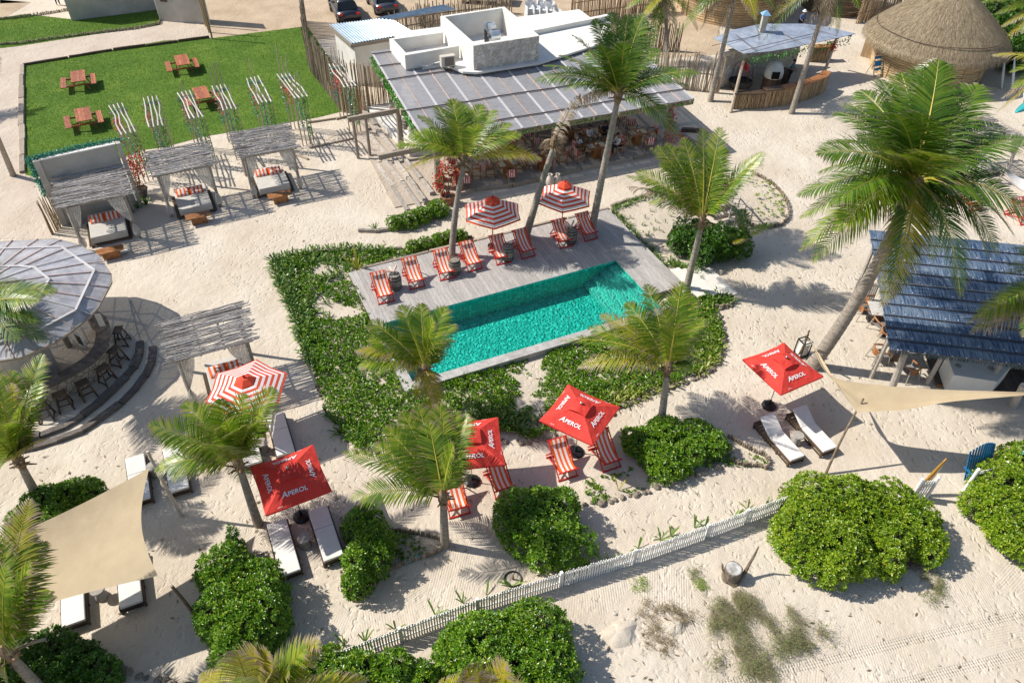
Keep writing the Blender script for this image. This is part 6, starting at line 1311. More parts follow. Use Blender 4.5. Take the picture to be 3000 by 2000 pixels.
# blue slatted garden chair at the right
bc = root('garden_chair', 'large blue slatted garden seat behind the white fence at the right', 'chair', P(2845,1425), rad(20))
for i in range(11):
    t = i/10; x = -.1+1.05*t; h = 1.15+.32*math.sin(math.pi*(t*.8+.1)); mb = MB(); mb.beam((x,.25,.1), (x*1.02,.62,h), .075,.02); mb.build('back_slat', BLUEG, bc)
for k in range(4): mb = MB(); mb.box((.42,.05+.09*k,.38), (1.15,.075,.02)); mb.build('seat_slat', BLUEG, bc)
mb = MB(); mb.beam((-.15,.5,.85), (1.0,.5,.85), .05,.05); mb.build('back_rail', BLUEG, bc)
for x in (-.12,.98): mb = MB(); mb.beam((x,-.1,0),(x,-.1,.55),.07,.07); mb.build('leg', BLUEG, bc); mb = MB(); mb.beam((x,-.12,.56),(x,.5,.56),.1,.03); mb.build('arm', BLUEG, bc)
# stump with driftwood arms
sp_ = P(2140,1690); R_ = root('tree_stump', 'sawn grey tree stump with two bare curved branches in the foreground sand', 'tree stump', sp_)
mb = MB(); mb.lathe([(.30,-.05),(.27,.2),(.27,.5),(.25,.52)], 14); mb.v = [(x*rnd.uniform(.94,1.06), y*rnd.uniform(.94,1.06), z_) for x, y, z_ in mb.v]; mb.build('stump', mat('stump_bark', (.10,.08,.06), (.24,.20,.15), 6, .95, .9, 14), R_)
mb = MB(); mb.lathe([(.001,.535),(.22,.53),(.245,.515)], 14); mb.build('sawn_face', mat('sawn_face', (.22,.20,.18), (.62,.60,.57), 5, .9, rnd_amt=0), R_)
mb = MB(); mb.tube([V(.1,-.25,0), V(.35,-.05,.25), V(.5,.15,.55), V(.62,.28,.8), V(.66,.32,1.25)], [.08,.07,.045,.04,.02], 7); mb.build('branch', TWIG, R_)
mb = MB(); mb.tube([V(.05,-.3,0), V(-.2,-.18,.15), V(-.34,.05,.45), V(-.38,.1,.65)], [.07,.045,.03,.015], 6); mb.build('branch', TWIG, R_)
# buried pot ring
mb = MB(); mb.lathe([(.27,-.02),(.29,.02),(.27,.05),(.24,.04),(.23,-.1)], 24, P(1503,1696), cap=False); o = mb.build('buried_pot', DARKMETAL); tag(o, 'black ring of a pot sunk in the sand behind the picket fence', 'pot')
mb = MB(); mb.lathe([(.035,0),(.03,.22),(.04,.24)], 7, P(1503,1696)); tag(mb.build('small_stake', TWIG), 'small stake in the middle of the buried pot ring', 'stake')
for k, (x, y) in enumerate([(1195,1643),(1223,1630)]):
    o = mkobj('blue_stone', rocks[k], None, P(x,y,.05), (0,0,k), (.14,.12,.1)); o.data = rocks[k].copy(); o.data.materials.clear(); o.data.materials.append(TEALG); tag(o, ['left turquoise painted stone on the island edging','right turquoise painted stone on the island edging'][k], 'stone')
# stones and a sand lump on the beach
for k, (x, y, s_) in enumerate([(1802,1797,.09),(1826,1816,.10),(1858,1812,.08),(1900,1803,.07),(1798,1790,.06),(1838,1782,.05)]):
    o = mkobj('beach_stone', rocks[k % 5], None, P(x,y,.02), (0,0,k), (s_,s_,s_*.8)); o.data = rocks[k % 5].copy(); o.data.materials.clear(); o.data.materials.append(PALECLAY)
    tag(o, ['pale stone half buried beside the sand lump','largest pale stone on top of the sand lump','pale stone at the right end of the sand lump','pale stone under the brown creeper','small pale stone at the upper left of the sand lump','tiny pale stone above the sand lump'][k], 'stone', 'pale stones on the foreground sand')
lc = P(1815,1855); mb = MB()
def lump(u, v): a = u*2*math.pi; r_ = v; k_ = 1+.12*math.sin(a*3)+.08*math.sin(a*5+1); return V(math.cos(a)*r_*.62*k_, math.sin(a)*r_*.42*k_, .20*(1-r_**2)**1.2-.01)
mb.grid(lump, 28, 8); o = mb.build('sand_lump', SAND, smooth=True); o.location = lc; o.rotation_euler = (0,0,.5); struct(o)
o = mkobj('sand_lump', o.data.copy(), None, P(1975,1835), (0,0,.3), (.8,.6,.7)); struct(o)
# ---------------- sail shades ----------------
def sail(label, cs, curve=.10, sagz=.12, n=18, nm='sun_sail'):
    cs = [Vector(c) for c in cs]; R_ = root(nm, label, 'sun sail', cs[0]); k = len(cs); cen = sum(cs, V(0,0,0))/k; mb = MB(); 
    if k == 4:
        def f(u, v):
            p = (cs[0].lerp(cs[1], u)).lerp(cs[3].lerp(cs[2], u), v); eu, ev = 4*u*(1-u), 4*v*(1-v)
            pull = (cen-p)*curve*( eu*(1-ev)+ev*(1-eu)); return p+pull-V(0,0,sagz*eu*ev)-cs[0]
        mb.grid(f, n, n)
    else:
        def f(u, v):
            a = cs[0].lerp(cs[1], u) if True else 0; p = a.lerp(cs[2], v); eu, ev = 4*u*(1-u)*(1-v), 4*v*(1-v); 
            e1 = 4*v*(1-v); pull = (cen-p)*curve*max(eu, e1*abs(2*u-1)*1.0); return p+pull-V(0,0,sagz*eu*.4)-cs[0]
        mb.grid(f, n, n)
    mb.build('cloth', SAILCLOTH, R_, True); return R_
s1 = [P(437,1371,2.9), P(463,1686,2.55), P(-60,1830,2.7), P(30,1545,2.9)]
SL = sail('large tan sun sail stretched over the bottom left corner', [P(437,1371,2.8), P(463,1686,2.4), P(-250,1905,2.6), P(-150,1640,3.0)], .12, .15)
R_ = root('sun_sail', 'narrow tan triangular sun sail stretching to the right edge', 'sun sail', P(2382,1010,2.9)); mb = MB()
ue = [(2382,1010,2.9),(2412,1078,2.85),(2462,1112,2.8),(2560,1127,2.8),(2700,1136,2.9),(2850,1144,3.0),(3050,1152,3.2)]
le = [(2382,1010,2.9),(2420,1072,2.8),(2470,1150,2.7),(2512,1208,2.6),(2640,1203,2.7),(2800,1174,2.95),(3050,1153,3.2)]
uq = [P(*q) for q in ue]; lq = [P(*q) for q in le]
def crs(q, t):
    t = max(0, min(.99999, t))*(len(q)-1); i = int(t); u = t-i; p0, p1, p2, p3 = q[max(i-1,0)], q[i], q[i+1], q[min(i+2,len(q)-1)]
    return .5*((2*p1)+(p2-p0)*u+(2*p0-5*p1+4*p2-p3)*u*u+(3*p1-p0-3*p2+p3)*u**3)
def lcurve(t):
    # straight into and out of the near corner
    t = max(0, min(1, t))*6; i = min(5, int(t)); return lq[i].lerp(lq[i+1], t-i) if i in (2,3) else crs(lq, t/6)
mb.grid(lambda u, v: lcurve(u).lerp(crs(uq, u), v)-V(0,0,.12*math.sin(math.pi*v)*math.sin(math.pi*u))+V(0,0,.025*math.sin(v*9+u*12))-R_.location, 48, 12); mb.build('cloth', SAILCLOTH, R_, True)
def mast(label, b, t, z_, r_=.06, m_=DRIFT, mid=None):
    a = P(*b); e = P(*t, z_); mb = MB(); md = (a+e)/2+(mid or V(rnd.uniform(-.1,.1), rnd.uniform(-.05,.05), 0)); mb.tube([bez(a, md*2-(a+e)/2, e, i/8) for i in range(9)], [r_*(1.1-.35*i/8) for i in range(9)], 8); return tag(mb.build('sail_mast', m_, org=tuple(a)), label, 'mast')
mast('crooked dark mast at the top corner of the large tan sail', (533,1510), (432,1322), 3.15)
mast('dark slanting mast roped to the lower corner of the large tan sail', (612,1868), (503,1716), 2.5, .055, DARKWOOD)
mast('thin crooked driftwood mast at the near corner of the narrow sail', (2418,1390), (2530,1167), 2.75, .045, TWIG)
mast('short forked mast behind the right red parasol', (2340,1040), (2371,968), 2.2, .05, TWIG)
mast('grey timber mast end showing beside the bottom left palm', (8,1925), (130,1872), 2.9, .05, DRIFT)
def rope(label, a, b): mb = MB(); mb.tube([a, (a+b)/2-V(0,0,.05), b], .012, 5); return tag(mb.build('rope', ROPE, org=tuple(a)), label, 'rope')
rope('white rope from the lower corner of the large sail to its mast', P(463,1686,2.5), P(503,1716,2.5)); rope('white rope from the narrow sail to the forked mast', P(2382,1010,2.9), P(2371,975,2.15))
# ---------------- round bar on the left ----------------
bcx = V(-19.3, 20.9, 0); 
BATPK = mat('pink_batten', (.46,.33,.29), (.56,.44,.40), 3, .6, rnd_amt=.1)
BR = root('round_bar', 'round beach bar with a translucent many-sided roof and stone counter at the left edge', 'bar', bcx)
ROOFB = mat('bar_polycarbonate', (.34,.33,.36), (.62,.61,.64), 2.2, .3, .4, 8, alpha=.70, rnd_amt=.06, spec=.6, bdist=.03, lo=.3, hi=.7)
roofpx = [(-330,760),(-200,725),(0,708),(75,700),(165,700),(240,718),(285,745),(320,770),(325,825),(300,875),(285,900),(255,930),(205,970),(145,1010),(60,1045),(-60,1065),(-250,1050)]
apx = P(-75,845,3.9)-bcx; apx.z = 0
def polar(px_, z_):
    q = [P(x, y, z_)-bcx-apx for x, y in px_]; return q
rimq = polar(roofpx, 2.75); outq = polar([(-330,790),(-180,735),(0,730),(180,724),(277,793),(222,910),(113,968),(-40,1015),(-260,1010),(-400,900)], 3.05); innq = polar([(-200,800),(-120,783),(0,782),(96,780),(146,821),(118,868),(60,905),(-60,925),(-190,905),(-250,850)], 3.5)
def rad_at(q, an):
    d = V(math.cos(an), math.sin(an), 0); best = None
    for i in range(len(q)):
        a, b = q[i], q[(i+1) % len(q)]; e = b-a; den = d.x*(-e.y)+e.x*d.y
        if abs(den) < 1e-9: continue
        t = (a.x*(-e.y)+e.x*a.y)/den; u = (d.x*a.y-d.y*a.x)/den
        if t > 0 and -.0001 <= u <= 1.0001: best = t if best is None else max(best, t)
    return best or 1.
angs = sorted([math.atan2(p.y, p.x) for p in outq]+[math.atan2(p.y, p.x)+.0 for p in rimq if True][::2])
angs = [a for i, a in enumerate(angs) if i == 0 or a-angs[i-1] > .05]
def gpt(an, lv, dz=0):
    if lv == 3: return apx+V(0,0,3.9+dz)
    rr_ = rad_at((rimq, outq, innq)[lv], an); return apx+V(math.cos(an)*rr_, math.sin(an)*rr_, (2.75,3.05,3.5)[lv]+dz)
for i in range(len(angs)):
    a, b = angs[i], angs[(i+1) % len(angs)]; b += 2*math.pi if b < a else 0
    for lv in range(3):
        mb = MB(); q4 = [gpt(a,lv), gpt(b,lv), gpt(b,lv+1), gpt(a,lv+1)] if lv < 2 else [gpt(a,lv), gpt(b,lv), gpt(a,3)]
        cen_ = sum(q4, V(0,0,0))/len(q4); mb.slab([cen_+(p-cen_)*.996 for p in q4], .015); mb.build('roof_sheet', ROOFB, BR)
    for lv in (1, 2):
        mb = MB(); mb.beam(gpt(a,lv,.03), gpt(b,lv,.03), .09,.045); mb.build('roof_rail', BATW, BR)
    mb = MB(); mb.beam(gpt(a,0,-.05), gpt(b,0,-.05), .06,.09); mb.build('eave_rail', DRIFTX, BR)
for i in range(30):
    an = -math.pi+i*math.pi/15
    for lv in range(3): 
        if lv == 2 and i % 2: continue
        mb = MB(); mb.beam(gpt(an,lv,.025), gpt(an,lv+1,.025), .045,.03); mb.build('rafter', BATPK if i % 5 else BATW, BR)
# counter: arc of stone base with timber top
cp = [P(*q, 1.1)-bcx for q in [(262,905),(300,930),(313,965),(308,1005),(285,1040),(250,1068),(200,1098),(140,1128),(60,1155),(-40,1165)]]
def smooth(pts, k=4):
    out_ = []
    for i in range(len(pts)-1):
        p0, p1, p2, p3 = pts[max(i-1,0)], pts[i], pts[i+1], pts[min(i+2,len(pts)-1)]
        for j in range(k): t = j/k; out_.append(.5*((2*p1)+(p2-p0)*t+(2*p0-5*p1+4*p2-p3)*t*t+(3*p1-p0-3*p2+p3)*t**3))
    return out_+[pts[-1]]
for p in cp: p.z = 0
cs_ = smooth(cp, 3); cc0 = V(0,0,0)
def inw(i, d): 
    a, b = cs_[max(0,i-1)], cs_[min(len(cs_)-1,i+1)]; t = (b-a).normalized(); n_ = V(-t.y, t.x, 0); n_ = n_ if n_.dot(cc0-cs_[i]) > 0 else -n_; return cs_[i]+n_*d
for i in range(len(cs_)-1):
    mb = MB(); a, b, c_, d_ = inw(i,-.12), inw(i+1,-.12), inw(i+1,.42), inw(i,.42); mb.prism([(p.x,p.y) for p in (a,b,c_,d_)], 1.02, 1.09); mb.build('counter_board', mat('bar_top', (.10,.075,.06), (.22,.17,.14), 4, .6, stretch=(1,1,1), rnd_amt=.2) if 'bar_top' not in bpy.data.materials else bpy.data.materials['bar_top'], BR)
mb = MB(); 
for i in range(len(cs_)-1): a, b, c_, d_ = inw(i,.0), inw(i+1,.0), inw(i+1,.25), inw(i,.25); mb.prism([(p.x,p.y) for p in (a,b,c_,d_)], 0, 1.02)
mb.build('counter_base', MORTAR, BR)
cum = [0]
for i in range(len(cs_)-1): cum.append(cum[-1]+(cs_[i+1]-cs_[i]).length)
def onarc(u, v, d):
    u = max(0, min(cum[-1]-1e-4, u)); i = max(k for k in range(len(cum)-1) if cum[k] <= u); t = (u-cum[i])/(cum[i+1]-cum[i]); return inw(i,-d-.003).lerp(inw(i+1,-d-.003), t)+V(0,0,v)
cladding(BR, onarc, cum[-1], 1.0, 150, random.Random(9), mat('bar_stone', (.40,.34,.26), (.56,.49,.39), 3, .9, .4, 20, rnd_amt=.12), .02, .03)
for a_ in ((235,1010),(60,1130),(300,900)): p = P(*a_, 0)-bcx; p.z = 0; p = p*.82; mb = MB(); mb.lathe([(.12,0),(.11,2.6)], 8, p); mb.build('post', DRIFTX, BR)
mb = MB(); mb.lathe([(1.0,0),(1.0,2.5),(1.02,3.0)], 20, V(.6,-.6,0)); mb.build('inner_wall', WALLGREY, BR)
mb = MB(); p = P(240,1005,1.1)-bcx; mb.box((p.x-.1,p.y+.1,1.2), (.5,.06,.62), rad(-30)); mb.build('menu_board_frame', WHITEPAINT, BR); mb = MB(); mb.box((p.x-.085,p.y+.07,1.2), (.34,.04,.46), rad(-30)); mb.build('menu_board', DARKWOOD, BR)
mb = MB(); q_ = P(292,920,2.2)-bcx; mb.box((q_.x-.1,q_.y,1.9), (.2,.05,.6), .3); mb.build('cloth', CUSHION, BR)
# terrace round the bar with curved timber risers
arc1 = [(413,1010),(410,1050),(395,1085),(372,1110),(330,1152),(290,1190),(245,1225),(190,1258),(120,1285),(40,1305)]
arc2 = [(450,1020),(445,1065),(425,1105),(400,1140),(355,1185),(300,1225),(245,1262),(170,1290),(100,1312),(20,1330)]
for nm, ar, z_, lb in (('bar_terrace', arc1, .16, ''), ('bar_terrace', arc2, .08, '')):
    pts = [P(*q, 0) for q in ar]; pts = smooth(pts, 2); poly = [(p.x,p.y) for p in pts]+[(-24,17),(-24,25),(-17,25.4)]; mb = MB(); 
    cc_ = (sum(p[0] for p in poly)/len(poly), sum(p[1] for p in poly)/len(poly)); mb.prism(poly, -.02, z_); struct(mb.build(nm, SAND))
log_run('curved_timber_riser', 'upper curved row of dark timbers round the bar stools', 'timber edging', arc1, .30, .26, 1.2, mat('dark_riser', (.085,.07,.06), (.19,.165,.15), 5, .9, .6, 20, (1,6,6)), gap=.0)
log_run('curved_timber_riser', 'lower curved row of dark timbers round the bar terrace', 'timber edging', arc2, .30, .15, 1.2, bpy.data.materials['dark_riser'], gap=.0)
BS = root('bar_stool', 'x', 'stool', (0,0,0), 0, 'dark wooden stools round the stone bar')
mb = MB(); mb.box((0,0,.74), (.42,.28,.05)); mb.build('seat', DARKWOOD, BS)
for sx in (-1,1):
    for sy in (-1,1): mb = MB(); mb.beam((sx*.14,sy*.09,.72), (sx*.22,sy*.22,0), .045,.045); mb.build('leg', DARKWOOD, BS)
    mb = MB(); mb.beam((sx*.21,-.19,.06), (sx*.21,.19,.06), .035,.04); mb.build('stretcher', DARKWOOD, BS)
for sy in (-1,1): mb = MB(); mb.beam((-.19,sy*.16,.28), (.19,sy*.16,.28), .035,.04); mb.build('stretcher', DARKWOOD, BS)
for o in [o for o in bpy.data.objects if o.parent is BS]: o.scale = (1.12,1.12,1.0)
kids(BS)
for i, (x, y, hd, lb) in enumerate([(344,965,100,'topmost bar stool, nearest the roof corner of the round bar'),(333,1022,75,'second bar stool from the top along the stone counter'),(298,1075,62,'third bar stool from the top along the stone counter'),(239,1119,45,'fourth bar stool from the top along the stone counter'),(172,1153,32,'bar stool second from the bottom along the stone counter'),(115,1184,25,'lowest bar stool, half behind the palm fronds')]):
    c = P(x, y, .92); c.z = .16
    if i == 0: BS.location = c; BS.rotation_euler = (0,0,rad(hd)); BS['label'] = lb
    else: dup(BS, c, rad(hd), lb)
# ---------------- people ----------------
def skinmesh(pts, edges, radii, name, m, sub=1, rootv=0):
    me = bpy.data.meshes.new(name); me.from_pydata(pts, edges, []); o = bpy.data.objects.new(name, me); COL.objects.link(o)
    md = o.modifiers.new('Skin', 'SKIN'); me.skin_vertices[0].data
    for i, r_ in enumerate(radii): sv = me.skin_vertices[0].data[i]; sv.radius = (r_, r_*.9) if isinstance(r_, float) else r_; sv.use_root = (i == rootv)
    if sub: sb = o.modifiers.new('Sub', 'SUBSURF'); sb.levels = sub; sb.render_levels = sub
    dg = bpy.context.evaluated_depsgraph_get(); dg.update(); out_ = bpy.data.meshes.new_from_object(o.evaluated_get(dg)); bpy.data.objects.remove(o); out_.name = name; out_.materials.clear(); out_.materials.append(m)
    out_.polygons.foreach_set('use_smooth', [True]*len(out_.polygons)); return out_
def person(label, loc, rz, shirt, trousers, pose='sit', skin=None, hair=(.015,.01,.008), sleeves=True, hat=None, lean=.08, seed=1, shorts=False):
    "local: faces -y; seated with the hips at .48 m or standing"
    skin = skin or SKIN; R_ = root('person', label, 'person', loc, rz); r = random.Random(seed)
    if pose == 'sit': hip = V(0,.0,.50); kn = .42; foot = lambda s: V(s*.14,-.42,.05); knee = lambda s: V(s*.13,-.44,.52); toe = lambda s: V(s*.15,-.62,.04)
    else: hip = V(0,0,.92); foot = lambda s: V(s*.11,.02,.06); knee = lambda s: V(s*.10,-.03,.50); toe = lambda s: V(s*.13,-.16,.04)
    ch = hip+V(0,-lean,.38); nk = ch+V(0,-.02,.15); hd = nk+V(0,-.03,.14); top = hd+V(0,0,.09)
    sh = lambda s: ch+V(s*.17,0,.07)
    if pose == 'sit': el = lambda s: sh(s)+V(s*.05,-.10,-.26); ha = lambda s: sh(s)+V(-s*.04,-.34,-.24)
    else: el = lambda s: sh(s)+V(s*.06,-.04,-.28); ha = lambda s: sh(s)+V(s*.02,-.24,-.34)
    if pose == 'chin': pass
    pts = [hip, (hip+ch)/2, ch, nk, hd, top]; ed = [(0,1),(1,2),(2,3),(3,4),(4,5)]; ra = [.135,.115,.13,.052,.092,.07]
    for s in (-1, 1):
        o = len(pts); pts += [hip+V(s*.09,-.02,-.02), knee(s), foot(s), toe(s)]; ed += [(0,o),(o,o+1),(o+1,o+2),(o+2,o+3)]; ra += [.09,.062,.042,.032]
        o = len(pts); pts += [sh(s), el(s), ha(s)]; ed += [(2,o),(o,o+1),(o+1,o+2)]; ra += [.062,.044,.028]
        # hand: palm and five short fingers
        hp = ha(s); d = (ha(s)-el(s)).normalized(); q = d.cross(V(0,0,1)).normalized(); o2 = len(pts); pts += [hp+d*.06]; ed += [(o+2,o2)]; ra += [.026]
        for k in range(4): pts += [hp+d*(.09+.008*(1.5-abs(k-1.5)))+q*(.014*(k-1.5))+V(0,0,-.012)]; ed += [(o2,len(pts)-1)]; ra += [.008]
        pts += [hp+d*.05+q*s*-.035]; ed += [(o2,len(pts)-1)]; ra += [.009]
    mkobj('body', skinmesh([tuple(p) for p in pts], ed, ra, 'body', skin), R_)
    sp = [hip+V(0,0,.02), (hip+ch)/2, ch, ch+V(0,-.01,.09)]; se = [(0,1),(1,2),(2,3)]; sr = [.15,.132,.15,.085]
    for s in (-1, 1):
        o = len(sp); e_ = el(s); sp += [sh(s), sh(s).lerp(e_, .75)]; se += [(2,o),(o,o+1)]; sr += [.078,.062]
        if sleeves: sp += [e_, e_.lerp(ha(s), .85)]; se += [(o+1,o+2),(o+2,o+3)]; sr += [.056,.042]
    mkobj('shirt', skinmesh([tuple(p) for p in sp], se, sr, 'shirt', shirt), R_)
    sp = [hip]; se = []; sr = [.152]
    for s in (-1, 1):
        o = len(sp); sp += [hip+V(s*.09,-.02,-.02), knee(s)]; se += [(0,o),(o,o+1)]; sr += [.105,.076]
        if not shorts: sp += [knee(s).lerp(foot(s), .85)]; se += [(o+1,o+2)]; sr += [.055]
    mkobj('trousers', skinmesh([tuple(p) for p in sp], se, sr, 'trousers', trousers), R_)
    HM = mat('hair', hair, None, rough=.6) if 'hair' not in bpy.data.materials else bpy.data.materials['hair']
    mb = MB(); mb.grid(lambda u, v: hd+V(0,.012,.03)+V(math.cos(u*6.283)*math.cos(v*1.57)*.105, math.sin(u*6.283)*math.cos(v*1.57)*.112, math.sin(v*1.57)*.115), 12, 6); mb.build('hair', HM, R_, True)
    for s in (-1,1):
        mb = MB(); mb.lathe([(.001,-.008),(.010,0),(.001,.008)], 6, hd+V(s*.033,-.088,.01)); mb.build('eye', HM, R_); mb = MB(); mb.lathe([(.001,-.03),(.012,0),(.001,.03)], 6, hd+V(s*.09,.0,.0)); mb.build('ear', skin, R_)
    mb = MB(); mb.add([hd+V(-.014,-.088,-.02), hd+V(.014,-.088,-.02), hd+V(0,-.09,.02), hd+V(0,-.115,-.015)], [(0,1,3),(1,2,3),(2,0,3)]); mb.build('nose', skin, R_)
    mb = MB(); mb.box(hd+V(0,-.09,-.045), (.04,.008,.01)); mb.build('mouth', REDCANVAS, R_)
    if hat: mb = MB(); mb.lathe([(.19,.05),(.18,.06),(.10,.07),(.095,.15),(.05,.18),(.001,.18)], 16, hd); mb.build('hat', hat, R_)
    return R_
# ---------------- restaurant furniture ----------------
RC = root('dining_chair', 'x', 'chair', (0,0,0), 0, 'wooden dining chairs with red striped cushions')
for sx in (-1,1):
    mb = MB(); mb.beam((sx*.22,-.21,.66), (sx*.24,-.24,0), .035,.035); mb.build('leg', TEAK, RC)
    mb = MB(); mb.beam((sx*.20,.22,.84), (sx*.22,.25,0), .035,.035); mb.build('leg', TEAK, RC)
    mb = MB(); mb.beam((sx*.24,-.24,.66), (sx*.23,.24,.68), .045,.03); mb.build('arm', TEAK, RC)
    mb = MB(); mb.beam((sx*.22,-.22,.22), (sx*.22,.23,.22), .025,.025); mb.build('stretcher', TEAK, RC)
mb = MB(); mb.tube([(-.23,-.02,.68),(-.21,.20,.74),(0,.30,.78),(.21,.20,.74),(.23,-.02,.68)], .024, 6); mb.build('back_hoop', TEAK, RC)
mb = MB(); mb.box((0,0,.43), (.46,.46,.05)); mb.build('seat', mat('cane_seat', (.40,.32,.22), (.5,.42,.3), 8, .9), RC)
mb = MB()
for i in range(7): mb.box((-.18+.06*i, .23, .66), (.0595,.09,.38), mi=i % 2)
mb.build('cushion', [SEATRED, STRIPEWHITE], RC); kids(RC)
RT = root('dining_table', 'x', 'table', (0,0,0), 0, 'teak dining tables on block legs')
for k in range(5): mb = MB(); mb.box((0,-.32+.16*k,.74), (1.25,.155,.05)); mb.build('table_plank', TEAK, RT)
mb = MB(); mb.box((0,0,.36), (.45,.4,.72)); mb.build('pedestal', TEAK, RT)
for s in (-1,1): mb = MB(); mb.box((s*.36,0,.768), (.34,.5,.006)); mb.build('placemat', mat('placemat', (.50,.45,.34), None, rough=.95) if 'placemat' not in bpy.data.materials else bpy.data.materials['placemat'], RT)
kids(RT); fz = .062
tabs = [(1488,480,'dining table between the dead palm and the left palm, under the front eave'),(1748,427,'dining table where four people sit'),(1868,388,'dining table at the right end of the restaurant'),(1342,500,'dining table half behind the left palm trunk'),(1590,462,'dining table hidden behind the dead palm'),(1500,405,'shaded dining table deep under the roof at the left'),(1670,378,'shaded dining table deep under the roof behind the seated people')]
for i, (x, y, lb) in enumerate(tabs):
    c = P(x, y, .8); c.z = fz
    if i == 0: RT.location = c; RT.rotation_euler = (0,0,RH); RT['label'] = lb
    else: dup(RT, c, RH, lb)
chs = [(1437,495,100,'dining chair left of the table under the front eave'),(1497,512,190,'dining chair with its striped back to the camera in front of that eave table'),(1522,478,-80,'dining chair right of the table under the front eave'),(1552,470,100,'dining chair just left of the dead palm'),(1549,405,10,'shaded dining chair deep under the roof above the dead palm chair'),(1575,430,15,'dining chair facing the camera left of the wooden post'),(1648,458,-80,'dining chair right of the wooden post'),(1605,480,190,'dining chair hidden between post and dead palm'),(1697,453,120,'empty dining chair at the left corner of the people\'s table'),(1775,452,190,'dining chair with its back to the camera at the people\'s table'),(1829,412,110,'dining chair left of the rightmost table'),(1902,418,190,'dining chair with its striped back to the camera at the rightmost table'),(1910,390,-80,'dining chair right of the rightmost table'),(1852,372,10,'dining chair behind the rightmost table'),(1822,355,10,'shaded dining chair deep under the roof at the right'),(1395,500,-85,'dining chair right of the left palm trunk'),(1366,530,190,'striped dining chair directly behind the left palm trunk'),(1312,528,100,'dining chair beside the bougainvillea pot'),(1325,480,15,'dining chair behind the bougainvillea post'),(1400,440,20,'shaded dining chair under the roof left of the middle')]
for i, (x, y, hd, lb) in enumerate(chs):
    c = P(x, y, .5); c.z = fz
    if i == 0: RC.location = c; RC.rotation_euler = (0,0,rad(hd)); RC['label'] = lb
    else: dup(RC, c, rad(hd), lb)
for i, (x, y, lb) in enumerate([(1480,468,'small white pot on the eave dining table'),(1746,424,'small white pot on the people\'s dining table'),(1869,386,'small white pot on the rightmost dining table'),(1325,492,'small white pot on the table behind the left palm')]):
    mb = MB(); mb.lathe([(.04,0),(.055,.05),(.05,.09),(.001,.1)], 10, P(x,y,.84)+V(0,0,-.0)); o = mb.build('small_pot', WHITEPAINT); tag(o, lb, 'pot', 'small white pots on the dining tables')
SHW = mat('white_shirt', (.62,.62,.64), None, rough=.9); SHB = mat('black_shirt', (.02,.022,.025), None, rough=.9); TAN = mat('khaki', (.28,.22,.16), None, rough=.9); DK = mat('dark_trousers', (.02,.02,.025), None, rough=.9); TEALS = mat('teal_shirt', (.06,.20,.24), None, rough=.9)
SK2 = mat('dark_skin', (.10,.05,.03), None, rough=.6)
for x, y, rz, lb, sh_, tr_, sl_, sk, so_ in [(1692,432,95,'person in a white tee and shorts seated left of the table',SHW,TAN,False,SK2,True),(1722,403,20,'person in a long white shirt seated at the back left of the table',SHW,TAN,True,SKIN,False),(1768,392,0,'person in a black tee seated behind the table',SHB,DK,False,SKIN,True),(1812,428,-90,'dark-haired person in a white shirt and black trousers seated at the right of the table',SHW,DK,True,SKIN,False)]:
    c = P(x, y, .5); c.z = fz; person(lb, c, rad(rz)+RH, sh_, tr_, 'sit', sk, sleeves=sl_, shorts=so_)
    mbc = c.copy(); dup(RC, c+V(0,.02,0), rad(rz)+RH, 'dining chair under the '+lb.replace(' seated', '', 1).split(' at ')[0].split(' behind ')[0])
# ---------------- timber stairs with handrail on the right ----------------
for i, (a, b, lb) in enumerate([((2098,577),(2146,568),'top timber step beside the rustic handrail'),((2080,622),(2150,602),'second timber step beside the rustic handrail'),((2083,640),(2155,622),'third timber step beside the rustic handrail'),((2120,656),(2172,640),'lowest timber step by the young green palm'),((2060,590),(2130,590),'hidden timber step behind the palm crown')]):
    log_run('timber_step', lb, 'step', [a, b], .3, .34-.07*i, 3, DRIFT, group='timber steps beside the rustic handrail')
hr = root('rustic_handrail', 'rustic pole handrail with leaning posts beside the round bed', 'handrail', P(2190,640))
def hp_(a, b, r_=.05, nm='rail'): mb = MB(); mb.tube([a-hr.location, (a+b)/2-hr.location+V(rnd.uniform(-.04,.04),0,rnd.uniform(-.03,.03)), b-hr.location], [r_,r_*.9,r_*.8], 7); mb.build(nm, DRIFT, hr)
A0, A1 = P(2120,520,1.2), P(2206,616,.95); B0, B1 = P(2098,560,1.1), P(2180,628,.8)
hp_(A0, A1, .06); hp_(B0, B1, .09)
for k in range(6):
    t = k/5; a = A0.lerp(A1, t); b = B0.lerp(B1, t); hp_(V(a.x,a.y,0), a+V(0,0,.05), .045, 'post'); hp_(V(b.x,b.y,0), b, .05, 'post'); hp_(V(a.x,a.y,.1), B0.lerp(B1, min(1,t+.2)), .035, 'brace')
for i in range(5):
    a = (2000+i*14, 392+i*13); log_run('timber_step', ['first','second','third','fourth','fifth'][i]+' timber from the top of the dark stairs right of the restaurant', 'step', [(1990+i*6, 395+i*14), (2052+i*9, 428+i*16)][:2], .16, .12, 3, DRIFTX, group='timbers of the stairs at the right end of the restaurant')
